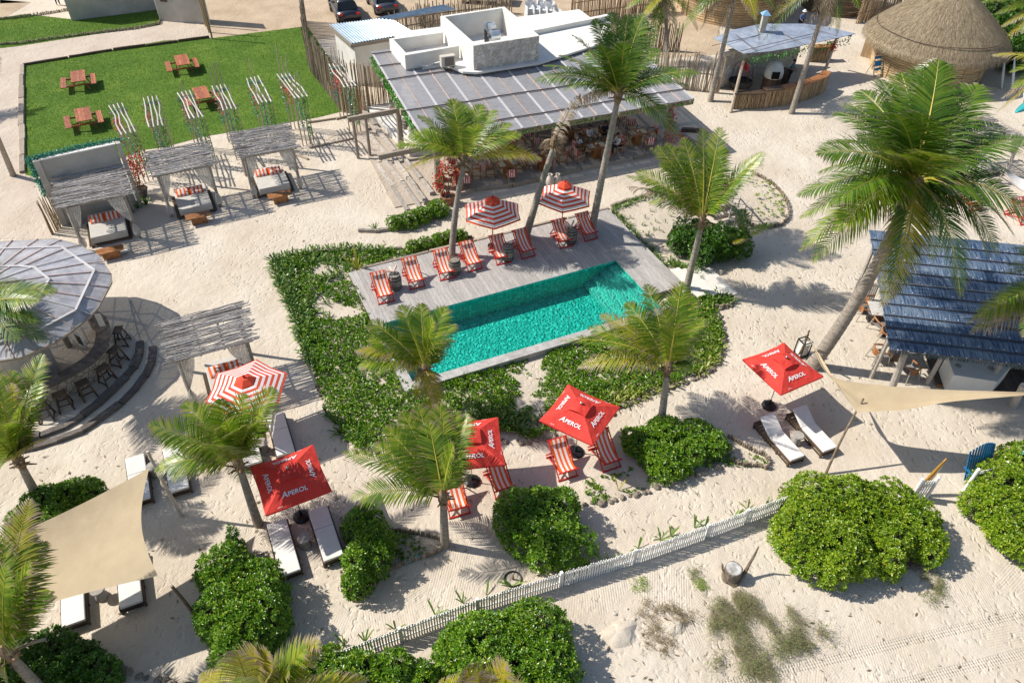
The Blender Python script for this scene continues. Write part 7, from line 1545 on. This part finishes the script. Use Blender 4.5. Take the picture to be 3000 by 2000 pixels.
# ---------------- blue-roofed hut ----------------
bh = root('blue_roof_hut', 'open hut with a large blue woven mat roof at the right', 'hut', P(2620,1060,0)); bo = bh.location
ZA, ZB = 2.35, 3.25
FL_, BL_ = P(2606,1028,ZA), P(2545,673,ZB); FR_ = P(2990,1072,ZA); FR_ = FL_+(FR_-FL_)*1.75; BR_ = BL_+(FR_-FL_)
BLUEM = bpy.data.materials.new('blue_mat_roof'); BLUEM.use_nodes = True; nt = BLUEM.node_tree; N = nt.nodes; Lk = nt.links; b_ = N['Principled BSDF']; b_.inputs['Roughness'].default_value = .45
tc = N.new('ShaderNodeUVMap'); mp = N.new('ShaderNodeMapping'); mp.inputs['Scale'].default_value = (22, 1.6, 1); nz = N.new('ShaderNodeTexNoise'); nz.inputs['Scale'].default_value = 1; nz.inputs['Detail'].default_value = 5
rp = N.new('ShaderNodeValToRGB'); rp.color_ramp.elements[0].position = .38; rp.color_ramp.elements[1].position = .72; rp.color_ramp.elements[0].color = (.016,.045,.105,1); rp.color_ramp.elements[1].color = (.20,.25,.31,1)
mp2 = N.new('ShaderNodeMapping'); mp2.inputs['Scale'].default_value = (.5,.5,1); nz2 = N.new('ShaderNodeTexNoise'); nz2.inputs['Scale'].default_value = 1; ad = N.new('ShaderNodeMath'); ad.operation = 'MULTIPLY_ADD'; ad.inputs[1].default_value = .5
Lk.new(tc.outputs[0], mp.inputs[0]); Lk.new(mp.outputs[0], nz.inputs['Vector']); Lk.new(tc.outputs[0], mp2.inputs[0]); Lk.new(mp2.outputs[0], nz2.inputs['Vector']); Lk.new(nz2.outputs[0], ad.inputs[0]); Lk.new(nz.outputs[0], ad.inputs[2])
sb_ = N.new('ShaderNodeMath'); sb_.operation = 'SUBTRACT'; sb_.inputs[1].default_value = .22; Lk.new(ad.outputs[0], sb_.inputs[0]); Lk.new(sb_.outputs[0], rp.inputs[0]); Lk.new(rp.outputs[0], b_.inputs['Base Color'])
bmp = N.new('ShaderNodeBump'); bmp.inputs['Strength'].default_value = .8; bmp.inputs['Distance'].default_value = .03; Lk.new(nz.outputs[0], bmp.inputs['Height']); Lk.new(bmp.outputs[0], b_.inputs['Normal'])
nr_ = 11
for j in range(nr_):
    a0, a1 = j/nr_-.012, (j+1)/nr_+.006; l0, l1 = FL_.lerp(BL_, max(0,a0)), FL_.lerp(BL_, min(1,a1)); r0_, r1_ = FR_.lerp(BR_, max(0,a0)), FR_.lerp(BR_, min(1,a1))
    me = bpy.data.meshes.new('roof_mat'); n = 24; vs = []; uv = []; fs = []
    for v, (l_, r_) in ((0,(l0,r0_)),(.5,((l0+l1)/2,(r0_+r1_)/2)),(1,(l1,r1_))):
        for i in range(n+1): p = l_.lerp(r_, i/n); vs.append(tuple(p-bo+V(rnd.uniform(-.01,.01),0,.07*(1-v)+.05*math.sin(math.pi*v)+rnd.uniform(-.008,.008))))
    for q in range(2):
        for i in range(n): fs.append((q*(n+1)+i, q*(n+1)+i+1, (q+1)*(n+1)+i+1, (q+1)*(n+1)+i))
    me.from_pydata(vs, [], fs); ul = me.uv_layers.new(name='UVMap')
    for lp in me.loops: p = me.vertices[lp.vertex_index].co+bo-FL_; ul.data[lp.index].uv = (p.dot((FR_-FL_).normalized()), p.dot((BL_-FL_).normalized()))
    me.materials.append(BLUEM); o = mkobj('roof_mat', me, bh); sd = o.modifiers.new('Solid', 'SOLIDIFY'); sd.thickness = .04; sd.offset = -1
    mb = MB(); mb.tube([l0-bo+V(0,0,.075), r0_-bo+V(0,0,.075)], .014, 5); mb.build('cord', ROPE if j == 6 else DARKWOOD, bh)
BUT = mat('white_button', (.7,.75,.8), None, rough=.5); mb = MB()
for j in range(nr_+1):
    for i in range(16): p = FL_.lerp(BL_, j/nr_).lerp(FR_.lerp(BR_, j/nr_), (i+.5+.3*(j % 2)+rnd.uniform(-.2,.2))/17)-bo; mb.box(p+V(0,0,.10), (.035,.035,.02))
o = mb.build('fixing_buttons', BUT, bh, kind='stuff')
THB = leafmat('blue_thatch_fringe', [(.03,.10,.10),(.05,.07,.10),(.25,.24,.2)], .1, .8); vs, fs = [], []
for i in range(900): p = FL_.lerp(FR_, rnd.random())-bo; o_ = len(vs); d = V(rnd.uniform(-.03,.03), rnd.uniform(-.06,.0), -rnd.uniform(.08,.2)); vs += [tuple(p+V(-.012,0,.03)), tuple(p+V(.012,0,.03)), tuple(p+d)]; fs.append((o_,o_+1,o_+2))
leafobj('eave_fringe', vs, fs, THB, bh, kind='stuff')
for (b, t, z_) in (((2608,1150),(2655,1022),2.28), ((2968,1188),(2999,1128),1.6)):
    a = P(*b); e = P(*t, z_); mb = MB(); mb.tube([a-bo-V(0,0,.1), (a+e)/2-bo, e-bo], [.15,.13,.12], 9); mb.build('post', STONEGREY if False else DRIFT, bh)
for t in (.05,.5,.95):
    for k in (.15,.9): p = FL_.lerp(FR_, t*.6).lerp(BL_.lerp(BR_, t*.6), k)-bo; mb = MB(); mb.tube([V(p.x,p.y,0), V(p.x,p.y,p.z-.05)], .09, 7); mb.build('post', DRIFT, bh)
hdx = (FR_-FL_).normalized(); hdx.z = 0; hdy = V(-hdx.y, hdx.x, 0)
d0 = P(2718,1075); dkr = root('hut_deck', 'dark brown board deck under the blue-roofed hut', 'deck', d0, math.atan2(hdx.y, hdx.x))
for i in range(34): mb = MB(); mb.box((.1+i*.145, 1.1+.0, .08), (.135, 4.3, .05)); mb.build('board', mat('dark_deck', (.045,.03,.022), (.10,.065,.045), 4, .7, rnd_amt=.3) if 'dark_deck' not in bpy.data.materials else bpy.data.materials['dark_deck'], dkr)
mb = MB(); mb.box((2.5,-1.1,.03),(4.9,.08,.12)); mb.build('edge_board', TEAK, dkr)
cpts = [P(2775,1040,1.0), P(2968,1066,1.0), P(2922,1118,1.0), P(2795,1098,1.0)]; cr_ = root('stone_counter', 'white stone-topped counter with two round recesses under the blue roof', 'counter', V(cpts[0].x, cpts[0].y, .0))
mb = MB(); mb.prism([(p.x-cr_.location.x, p.y-cr_.location.y) for p in cpts], .12, 1.0); mb.build('counter_block', WHITE, cr_)
for x, y in ((2807,1071),(2903,1078)): mb = MB(); mb.lathe([(.001,1.012),(.09,1.012),(.11,1.02),(.12,1.002)], 16, P(x,y,1.0)-cr_.location-V(0,0,1.0)); mb.build('recess_ring', STONEGREY, cr_)
mb = MB(); qq = [P(2968,1060,.9), P(3060,1070,.9), P(3060,1115,.9), P(2940,1100,.9)]; o_ = cr_.location
for i in range(9): t0, t1 = i/9, (i+.8)/9; 
for i in range(10): p = P(2958+i*10,1085,.0)-cr_.location; mb2 = MB(); mb2.tube([V(p.x,p.y,.1), V(p.x+.02,p.y,1.0)], .05, 6); mb2.build('cane', BAMBOOGREY, cr_)
# wicker armchairs and tables
WC = root('wicker_armchair', 'x', 'armchair', (0,0,0), 0, 'pale-legged armchairs with brown woven backs'); PALEG = mat('pale_leg', (.38,.34,.29), None, rough=.6)
for sx in (-1,1):
    mb = MB(); mb.tube([(sx*.27,-.26,.62),(sx*.33,-.34,0)], .022, 6); mb.build('leg', PALEG, WC); mb = MB(); mb.tube([(sx*.24,.24,.62),(sx*.30,.36,0)], .022, 6); mb.build('leg', PALEG, WC)
mb = MB(); mb.tube([(-.27,-.30,.62),(-.29,0,.65),(-.24,.24,.70),(0,.32,.73),(.24,.24,.70),(.29,0,.65),(.27,-.30,.62)], .035, 7); mb.build('arm_hoop', TEAK, WC)
mb = MB(); mb.box((0,-.02,.40), (.52,.50,.05)); mb.build('seat', mat('grey_seat', (.22,.21,.2), None, rough=.9), WC); mb = MB(); mb.grid(lambda u, v: V(-.25+.5*u, .20+.12*math.sin(math.pi*u), .42+.28*v), 8, 3); o = mb.build('woven_back', TEAK, WC); kids(WC)
for i, (x, y, hd, lb) in enumerate([(2538,912,80,'armchair beside the leaning palm trunk, topmost of the group'),(2580,948,30,'armchair behind the tall table left of the blue roof'),(2600,985,60,'armchair tucked under the left edge of the blue roof'),(2578,1035,95,'armchair in full sun left of the lower table'),(2666,1085,195,'armchair with its back to the camera right of the grey post'),(2555,890,110,'armchair half under the drooping yellow frond')]):
    c = P(x, y, .4); c.z = 0
    if i == 0: WC.location = c; WC.rotation_euler = (0,0,rad(hd)); WC['label'] = lb
    else: dup(WC, c, rad(hd), lb)
WT = root('square_table', 'x', 'table', (0,0,0), 0, 'whitewashed square tables beside the blue-roofed hut')
mb = MB(); mb.box((0,0,.73), (.95,.95,.04)); mb.build('table_top', mat('washed_top', (.42,.40,.36), (.58,.56,.52), 5, .8), WT); mb = MB(); mb.box((0,0,.36), (.5,.5,.7)); mb.build('pedestal', DARKWOOD, WT); kids(WT)
c = P(2582,905,.73); c.z = 0; WT.location = c; WT.rotation_euler = (0,0,-.1); WT['label'] = 'whitewashed table half under the blue roof behind the palm trunk'
c = P(2640,1010,.73); c.z = 0; dup(WT, c, -.1, 'whitewashed table in front of the left corner of the blue roof')
R_ = root('slatted_board', 'small grey slatted board leaning by the crown shadow left of the blue roof', 'board', P(2545,880), rad(-20))
for k in range(5): mb = MB(); mb.box((-.16+.08*k,.1,.45), (.06,.03,.9)); mb.build('slat', DRIFT, R_)
for z_ in (.15,.75): mb = MB(); mb.box((0,.13,z_), (.42,.03,.06)); mb.build('batten', DRIFT, R_)
R_ = root('cage_planter', 'black cage planter with white stones beside the foot of the great palm', 'planter', P(2345,1038), .4)  # black planter box filled with stones
for sx in (-1,1):
    for sy in (-1,1): mb = MB(); mb.beam((sx*.2,sy*.2,0),(sx*.2,sy*.2,.8),.04,.04); mb.build('corner_post', BLACK, R_)
for z_ in (.05,.78):
    for s in (-1,1): mb = MB(); mb.beam((-.2,s*.2,z_),(.2,s*.2,z_),.04,.04); mb.build('rail', BLACK, R_); mb = MB(); mb.beam((s*.2,-.2,z_),(s*.2,.2,z_),.04,.04); mb.build('rail', BLACK, R_)
mb = MB(); mb.box((0,0,.35),(.33,.33,.6)); mb.build('stone_fill', WHITE, R_)
# ---------------- bamboo bar at the top right ----------------
kb = root('bamboo_bar', 'open kitchen bar with cane-faced counter and translucent blue-grey roof at the top right', 'bar', V(13.9,46.1,0)); ko = kb.location
cl = [V(13.91,46.07,0), V(15.0,46.1,0), V(15.95,46.27,0), V(17.2,46.65,0), V(18.35,47.15,0), V(19.5,47.9,0), V(20.5,48.75,0), V(21.0,49.5,0)]
for a, b in zip(cl[:-1], cl[1:]):
    h = 1.0 if a.x < 15.9 else 1.15; n = int((b-a).length/.085)
    for i in range(n): mkobj('cane', polem(h, .04, BAMBOO, 'bamboo'), kb, a.lerp(b, (i+.5)/n)-ko, (0,0,rnd.uniform(0,6)), (1,1,1+rnd.uniform(-.02,.02)))
    nn = V(-(b-a).y, (b-a).x, 0).normalized(); mb = MB(); mb.prism([((p-ko).x,(p-ko).y) for p in (a-nn*.08, b-nn*.08, b+nn*.5, a+nn*.5)], h, h+.07); mb.build('counter_board', DARKWOOD if a.x < 16 else TEAK, kb)
    mb = MB(); mb.prism([((p-ko).x,(p-ko).y) for p in (a+nn*.06, b+nn*.06, b+nn*.1, a+nn*.1)], 0, h); mb.build('counter_back', DARKWOOD, kb)
ROOFK = mat('kitchen_roof', (.24,.28,.35), (.42,.46,.54), 1.5, .3, .4, 8, alpha=.92, spec=.7, rnd_amt=.08)
krf = [P(x,y,z_) for x,y,z_ in [(2090,112,2.95),(2180,157,2.8),(2260,150,2.8),(2330,138,2.8),(2400,123,2.8),(2465,109,2.8),(2507,99,2.8),(2420,78,3.0),(2355,70,3.1),(2230,70,3.2),(2140,90,3.1)]]
kc = P(2290,100,3.05)
for i in range(len(krf)):
    a, b = krf[i], krf[(i+1)%len(krf)]; mb = MB(); mb.slab([a-ko, b-ko, kc-ko], .03); 
    mb.build('roof_sheet', ROOFK, kb)
for a, b in (((2085,135),(2330,78)),((2170,150),(2400,95)),((2140,90),(2220,150)),((2240,72),(2360,132)),((2330,70),(2450,105))):
    mb = MB(); mb.tube([P(*a,3.02)-ko, P(*b,3.04)-ko+V(0,0,.0)], .02, 5); mb.build('roof_batten', BATD, kb)
for k in range(9):
    t = k/8; a = P(2183,161,2.68).lerp(P(2495,106,2.68), t); b = P(2140,100,2.85).lerp(P(2400,78,2.85), t); mb = MB(); mb.tube([a-ko, b-ko], .085, 8); mb.build('log_rafter', DRIFT, kb)
for b, t, z_ in (((2150,286),(2178,180),2.7), ((2412,215),(2450,115),2.7), ((2120,200),(2120,130),2.6)):
    a = P(*b, 1.0 if b[1] > 210 else 0); e = P(*t, z_); mb = MB(); mb.tube([V(a.x,a.y,0)-ko, e-ko], [.11,.09], 8); mb.build('post', POLEWOOD, kb)
wa, wb_ = P(2098,262), P(2330,190); mb = MB(); dd = (wb_-wa); nn = V(-dd.y, dd.x, 0).normalized(); mb.prism([((p-ko).x,(p-ko).y) for p in (wa, wa+dd, wa+dd+nn*.2, wa+nn*.2)], 0, 2.5); mb.build('back_wall', WALLGREY, kb)
du = dd.normalized(); cladding(kb, lambda u, v, d: wa-ko+du*u-nn*(d+.003)+V(0,0,v), dd.length, 2.45, 130, random.Random(12))
oven = P(2255,262); o = root('pizza_oven', 'white domed oven with a dark mouth in the bamboo bar', 'oven', oven)
mb = MB(); mb.lathe([(.62,.9),(.62,1.25),(.52,1.6),(.3,1.85),(.001,1.92)], 20); mb.build('dome', WHITE, o, True); mb = MB(); mb.lathe([(.6,0),(.6,.9)], 16); mb.build('plinth', DARKWOOD, o); mb = MB(); mb.box((-.05,-.6,1.2),(.5,.12,.45)); mb.build('mouth', BLACK, o)
ch_ = root('chimney', 'square white chimney with a blue pyramid cap on the bamboo bar roof', 'chimney', P(2232,92,3.1)); mb = MB(); mb.box((0,0,.55),(.36,.36,1.1)); mb.build('shaft', WALLGREY, ch_)
mb = MB(); mb.add([(-.3,-.3,1.1),(.3,-.3,1.1),(.3,.3,1.1),(-.3,.3,1.1),(0,0,1.38)], [(3,2,1,0),(0,1,4),(1,2,4),(2,3,4),(3,0,4)]); mb.build('cap', mat('blue_cap', (.22,.42,.62), None, rough=.5), ch_)
R_ = root('round_grill', 'round black fire grill with wire frame inside the bamboo bar', 'grill', P(2165,262))
mb = MB(); mb.lathe([(.75,.35),(.8,.5),(.8,.6),(.7,.55)], 20); mb.build('fire_bowl', BLACK, R_)
for k in range(5): a = k*1.257; mb = MB(); mb.tube([V(.75*math.cos(a),.75*math.sin(a),.5), V(.6*math.cos(a),.6*math.sin(a),1.6), V(0,0,2.1)], .018, 5); mb.build('hoop', BLACK, R_)
R_ = root('wood_counter', 'dark slatted work counter beside the cook in the bamboo bar', 'counter', P(2285,245), RH)
for k in range(8): mb = MB(); mb.box((-.35+.1*k,0,.45),(.09,.6,.9)); mb.build('slat', DARKWOOD, R_)
mb = MB(); mb.box((0,0,.93),(.9,.7,.05)); mb.build('top', DARKWOOD, R_)
person('cook in a teal shirt standing inside the bamboo bar', P(2305,246), rad(60), TEALS, DK, 'stand', SKIN, sleeves=False)
person('person in a white hat and blue top seen beyond the bamboo bar roof', P(2338,95), rad(20), mat('blue_shirt', (.08,.14,.30), None, rough=.9), DK, 'stand', SKIN, hat=WHITEPAINT)
sbar = root('side_counter', 'small cane-faced counter with bottles at the right end of the bamboo bar', 'counter', P(2375,182), rad(10))
for i in range(20): mkobj('cane', polem(1.0, .04, BAMBOO, 'bamboo'), sbar, (.08*i-.1,0,0), (0,0,rnd.uniform(0,6)), (1,1,1))
mb = MB(); mb.box((.7,.25,1.03),(1.9,.6,.06)); mb.build('counter_board', TEAK, sbar); mb = MB(); mb.box((.7,.25,.5),(1.7,.4,1.0)); mb.build('counter_body', DARKWOOD, sbar)
garland('garland', 'green leaves and red flowers hanging from the eave of the bamboo bar', [P(2180,172,2.6), P(2290,158,2.6), P(2490,112,2.6)], GREENV, 500, .05, hang=.5, sz=.11, seed=71)
garland('bougainvillea', 'red flowers round the left post of the bamboo bar', [P(2178,180,2.5), P(2190,200,2.2)], REDFL, 180, .1, hang=.3, sz=.11, seed=72, cat='flowering plant'); garland('bougainvillea', 'red flowers round the right post of the bamboo bar', [P(2447,125,2.5), P(2440,140,2.3)], REDFL, 160, .1, hang=.3, sz=.11, seed=73, cat='flowering plant')
# ---------------- thatched huts ----------------
STRAW = leafmat('straw', [(.15,.11,.065),(.27,.205,.125),(.38,.30,.19),(.46,.38,.26)], .05, .9)
def thatched(label, c, Rw, Re, ze, zp, n, seed, wall_m=BAMBOO, hw=2.4, ropes=True, doors=0):
    R_ = root('thatched_hut', label, 'hut', c); r = random.Random(seed); H_ = zp-ze
    def prof(t): return Re*(1-t)**.92+.15, ze+H_*(t**.9)
    mb = MB(); mb.lathe([(Re-.15,ze-.22),(Re,ze-.12)]+[prof(i/10) for i in range(11)], 40, cap=False); mb.build('thatch_roof', THATCH, R_)
    vs, fs = [], []
    for i in range(n):
        t = 1-r.random()**.5*1.0 if r.random() < .85 else 0.; t = max(0, min(.98, t)); a = r.uniform(0, 6.283); rr_, z_ = prof(t); rr2, z2 = prof(max(0, t-.05)); dn = V(math.cos(a)*(rr2-rr_+.001), math.sin(a)*(rr2-rr_+.001), z2-z_-.02)
        if t < .05: dn = V(math.cos(a)*.3, math.sin(a)*.3, -1)
        dn = dn.normalized(); l = r.uniform(.25,.6); tg = V(-math.sin(a), math.cos(a), 0); p = V(rr_*math.cos(a), rr_*math.sin(a), z_+.02); w_ = tg*r.uniform(.008,.016); o = len(vs)
        vs += [tuple(p-w_), tuple(p+w_), tuple(p+dn*l+tg*r.uniform(-.08,.08)+V(math.cos(a),math.sin(a),.6)*r.uniform(.02,.07))]; fs.append((o,o+1,o+2))
    leafobj('straw', vs, fs, STRAW, R_, kind='stuff')
    if ropes: rr_, z_ = prof(.15); mb = MB(); mb.tube([V((rr_+.07)*math.cos(a*.1571), (rr_+.07)*math.sin(a*.1571), z_+.08+.03*math.sin(a*.9)) for a in range(41)], .025, 5); mb.build('rope', DARKWOOD, R_)
    k = 16
    for i in range(k):
        z0_, z1_ = hw*i/k, hw*(i+1)/k; rw = Rw+.02*r.uniform(-1,1); mb = MB(); mb.lathe([(rw-.05,z0_),(rw,z0_+.02),(rw+.015,(z0_+z1_)/2),(rw,z1_-.02),(rw-.05,z1_)], 40, cap=False); mb.build('reed_band', REEDM, R_)
    for i in range(14): a = i*math.pi/7; mb = MB(); mb.tube([V((Rw+.03)*math.cos(a),(Rw+.03)*math.sin(a),0), V((Rw+.03)*math.cos(a),(Rw+.03)*math.sin(a),hw)], .035, 6); mb.build('upright', BAMBOO, R_)
    return R_
REEDM = mat('woven_reed', (.34,.23,.12), (.60,.44,.25), 2.5, .85, .8, 18, (1,1,9), rnd_amt=.22, bdist=.03)
thatched('large round thatched hut with reed walls at the top right', V(29.2,53.2,0), 3.7, 4.6, 2.35, 6.0, 26000, 1)
thatched('second round thatched hut with golden reed walls at the top behind the palms', P(2135,28)+V(0,0,0), 4.3, 5.2, 2.9, 6.2, 16000, 2, hw=2.9)
REEDD = mat('dark_woven_reed', (.13,.095,.06), (.25,.18,.11), 3, .9, .8, 18, (1,1,9), rnd_amt=.25, bdist=.03)
R_ = root('woven_screen', 'tall dark curved wall of woven reeds at the top between the two huts', 'wall', P(2440,22))
for i in range(18): z0_ = 3.6*i/18; mb = MB(); rw = 2.6+.06*i/18*4+rnd.uniform(-.02,.02); mb.lathe([(rw-.05,z0_),(rw+.01,z0_+.03),(rw+.01,z0_+.17),(rw-.05,z0_+.2)], 30, cap=False); mb.build('reed_band', REEDD, R_)
pole_fence('brown screen with tall dark poles at the top left of the large hut', [P(2505,70), P(2640,40)], 2.8, BAMBOO, .12, .045, jag=.05, rails=(.8,1.7))
mb = MB(); a, b = P(2520,165), P(2570,178); d = b-a; mb.prism([(p.x,p.y) for p in (a, b, b+V(.05,.1,0), a+V(.05,.1,0))], 0, 2.6); tag(mb.build('door_panel', BAMBOO, org=tuple(a)), 'plain brown cane panel at the left side of the large hut', 'panel')
for nm, x0 in (('',0),):
    R_ = root('folding_chair', 'bamboo deck chair with blue slats leaning on the reed wall of the large hut', 'chair', P(2562,222), rad(25)); BL2 = mat('bright_blue', (.02,.20,.48), None, rough=.7)
    for s in (-1,1): mb = MB(); mb.beam((s*.32,-.25,0),(s*.32,.35,1.55),.05,.05); mb.build('rail', POLEWOOD, R_); mb = MB(); mb.beam((s*.36,.5,0),(s*.36,.15,1.1),.04,.04); mb.build('prop', POLEWOOD, R_)
    for z_, h in ((.5,.16),(.85,.36),(1.22,.16)): y = -.25+.6*z_/1.55; mb = MB(); mb.box((0,y-.02,z_),(.56,.03,h), M=Matrix.Rotation(rad(-21),3,'X')); mb.build('blue_panel', BL2, R_)
    for z_ in (.1,1.5): y = -.25+.6*z_/1.55; mb = MB(); mb.beam((-.34,y,z_),(.34,y,z_),.05,.05); mb.build('cross_bar', POLEWOOD, R_)
# sheltered corner behind the great palm
pergola('stick-roofed pergola half hidden behind the great palm at the right', [(2845,352),(2925,345),(2960,405),(2880,418)], 2.4, 'pale daybed under the pergola behind the great palm', ['left striped pillow behind the great palm', 'right striped pillow behind the great palm'], 9, ns=40)
mb = MB(); hm = [P(2935,505,1.3), P(3090,560,1.1)]
mb.grid(lambda u, v: hm[0].lerp(hm[1], u)+V(.35*(v-.5)*math.sin(math.pi*u)*2, 1.1*(v-.5)*math.sin(math.pi*u), -.5*math.sin(math.pi*u)+.25*(2*v-1)**2), 16, 8); tag(mb.build('hammock', CUSHION, org=tuple(hm[0]), smooth=True), 'white fringed hammock hanging at the right edge', 'hammock')
mast('thin pole holding the white hammock', (2900,565), (2943,498), 1.5, .04, POLEWOOD)
for i, (x, y, hd, lb) in enumerate([(2760,568,20,'red striped deck chair glimpsed through the fronds of the great palm, left one'),(2840,585,25,'red striped deck chair glimpsed through the fronds of the great palm, right one'),(2985,625,20,'red striped deck chair at the right edge beyond the blue roof')]):
    c = P(x, y, .3); c.z = 0; dup(DC, c, rad(hd), lb)
# ---------------- vehicles and stacked chairs on the parking ground ----------------
def car(label, loc, rz, paint, kind='car'):
    R_ = root('parked_car', label, 'car', loc, rz); L_, W_ = 4.4, 1.8
    GLS = bpy.data.materials.get('car_glass') or mat('car_glass', (.015,.018,.022), None, rough=.08, rnd_amt=0)
    prof = [(-2.2,.35),(-2.2,.75),(-2.05,.92),(-1.2,1.0),(1.35,1.0),(2.0,.95),(2.2,.78),(2.2,.35)]
    mb = MB()
    secs = [(-.90,.80,.0),(-.88,.97,.0),(0,1,.03),(.88,.97,.0),(.90,.80,.0)]; n = len(prof)
    for y, k, dz in secs: mb.v += [(x*(1 if abs(y) < .9 else .985), y, .35+(z_-.35)*k+dz) for x, z_ in prof]
    for i in range(len(secs)-1): mb.f += [(i*n+j, i*n+(j+1)%n, (i+1)*n+(j+1)%n, (i+1)*n+j) for j in range(n)]
    mb.f += [tuple(range(n))[::-1], tuple(4*n+j for j in range(n))]; mb.m = [0]*len(mb.f); mb.build('body', paint, R_, True)
    if kind == 'pickup': cab = (.0,1.5,.15,1.15,1.72)
    else: cab = (-1.75,1.25,-1.25,.55,1.46)
    x0, x1, x2, x3, zt = cab; mb = MB(); b_ = [(x0,-.80,1.0),(x1,-.80,1.0),(x1,.80,1.0),(x0,.80,1.0)]; t_ = [(x2,-.62,zt),(x3,-.62,zt),(x3,.62,zt),(x2,.62,zt)]
    mb.add(b_+t_, [(0,1,5,4),(1,2,6,5),(2,3,7,6),(3,0,4,7)]); mb.build('windows', GLS, R_)
    mb = MB(); mb.add([(x,y,z_-.02) for x,y,z_ in t_]+[(x*.97,y*.95,z_+.05) for x,y,z_ in t_], [(0,1,5,4),(1,2,6,5),(2,3,7,6),(3,0,4,7),(4,5,6,7)]); mb.build('roof', paint, R_, True)
    for a, b in zip(b_, t_): mb = MB(); mb.beam(a, b, .07,.07); mb.build('pillar', paint, R_)
    TY = bpy.data.materials.get('tyre') or mat('tyre', (.02,.02,.02), None, rough=.9)
    for x in (-1.35,1.38):
        for s in (-1,1):
            mb = MB(); mb.lathe([(.20,-.1),(.31,-.1),(.33,-.06),(.33,.06),(.31,.1),(.20,.1)], 18, cap=False); w_ = mb.build('wheel', TY, R_); w_.location = (x, s*.82, .33); w_.rotation_euler = (math.pi/2,0,0)
            mb = MB(); mb.lathe([(.001,.07),(.06,.09),(.20,.05)], 14); mb.lathe([(.001,-.07),(.06,-.09),(.20,-.05)], 14); mb.build('rim', METAL, w_)
    for s in (-1,1):
        mb = MB(); mb.box((-2.17,s*.68,.80),(.1,.3,.16)); mb.build('tail_light', REDPAINT, R_); mb = MB(); mb.box((2.14,s*.62,.72),(.14,.32,.14)); mb.build('headlight', STEEL, R_); mb = MB(); mb.box((.75,s*.98,1.02),(.1,.18,.12)); mb.build('mirror', paint, R_)
    if kind == 'pickup': mb = MB(); mb.box((-1.1,0,1.02),(1.9,1.5,.04)); mb.build('load_bed', BLACK, R_)
    return R_
DKP = mat('dark_car_paint', (.02,.024,.035), None, rough=.15, spec=.8, rnd_amt=0); GRP = mat('grey_car_paint', (.05,.055,.07), None, rough=.15, spec=.8, rnd_amt=0); WHP = mat('white_car_paint', (.65,.66,.66), None, rough=.2, spec=.7, rnd_amt=0)
car('dark blue car parked nearest the lawn fence, behind the corrugated roof', P(1003,62)+V(.0,1.2,0), rad(112), DKP)
car('dark grey car parked behind the upper corrugated roof', P(1112,42)+V(0,1.4,0), rad(112), GRP)
car('white pickup truck parked across behind the stick fence at the top', P(1440,25)+V(-.6,1.6,0), rad(172), WHP, 'pickup')
car('dark car at the top edge left, only its wheel in view', P(662,-12)+V(0,.9,0), rad(10), GRP)
c0_ = P(2215-1500+0,-5); pch = MB(); PLAS = mat('white_plastic', (.72,.73,.73), None, rough=.4, rnd_amt=.03)
for sx in (-1,1):
    for sy in (-1,1): pch.beam((sx*.24,sy*.22,.42),(sx*.28,sy*.26,0),.06,.03)
    pch.beam((sx*.27,-.28,.62),(sx*.27,.22,.64),.07,.03); pch.beam((sx*.27,-.26,.62),(sx*.27,-.26,.0),.05,.03)
pch.box((0,0,.43),(.5,.48,.03))
for k in range(5): x = -.19+.095*k; pch.beam((x,.20,.42),(x*1.15,.36,.98-abs(k-2)*.03),.075,.02)
pcm = pch.mesh('plastic_chair', PLAS); stx = [('left front stack',1550,62,7),('second stack',1567,60,6),('middle stack',1590,62,6),('stack right of the middle',1610,63,6),('right end stack',1630,64,4),('back left stack',1556,50,7),('back middle stack',1583,45,7),('back right stack',1612,47,6)]
ordn = ['bottom','second','third','fourth','fifth','sixth','seventh']
for lb, x, y, n in stx:
    p = P(x, y); hd = rnd.uniform(-.3,.3)+rad(20)
    for k in range(n): o = mkobj('plastic_chair', pcm, None, p+V(0,.045*k,.075*k), (0,0,hd)); tag(o, ('topmost' if k == n-1 else ordn[k])+' white plastic armchair of the '+lb+' behind the flat roof', 'chair', 'stacked white plastic chairs')
person('person standing in the shade at the top left edge', P(172,16), rad(200), DK, DK, 'stand', SK2)
mb = MB(); mb.box((0,0,.035),(.1,.1,.07)); o = mb.build('white_block', WHITEPAINT); o.location = P(955,160); tag(o, 'tiny white block lying on the grass by the stick fence', 'block')
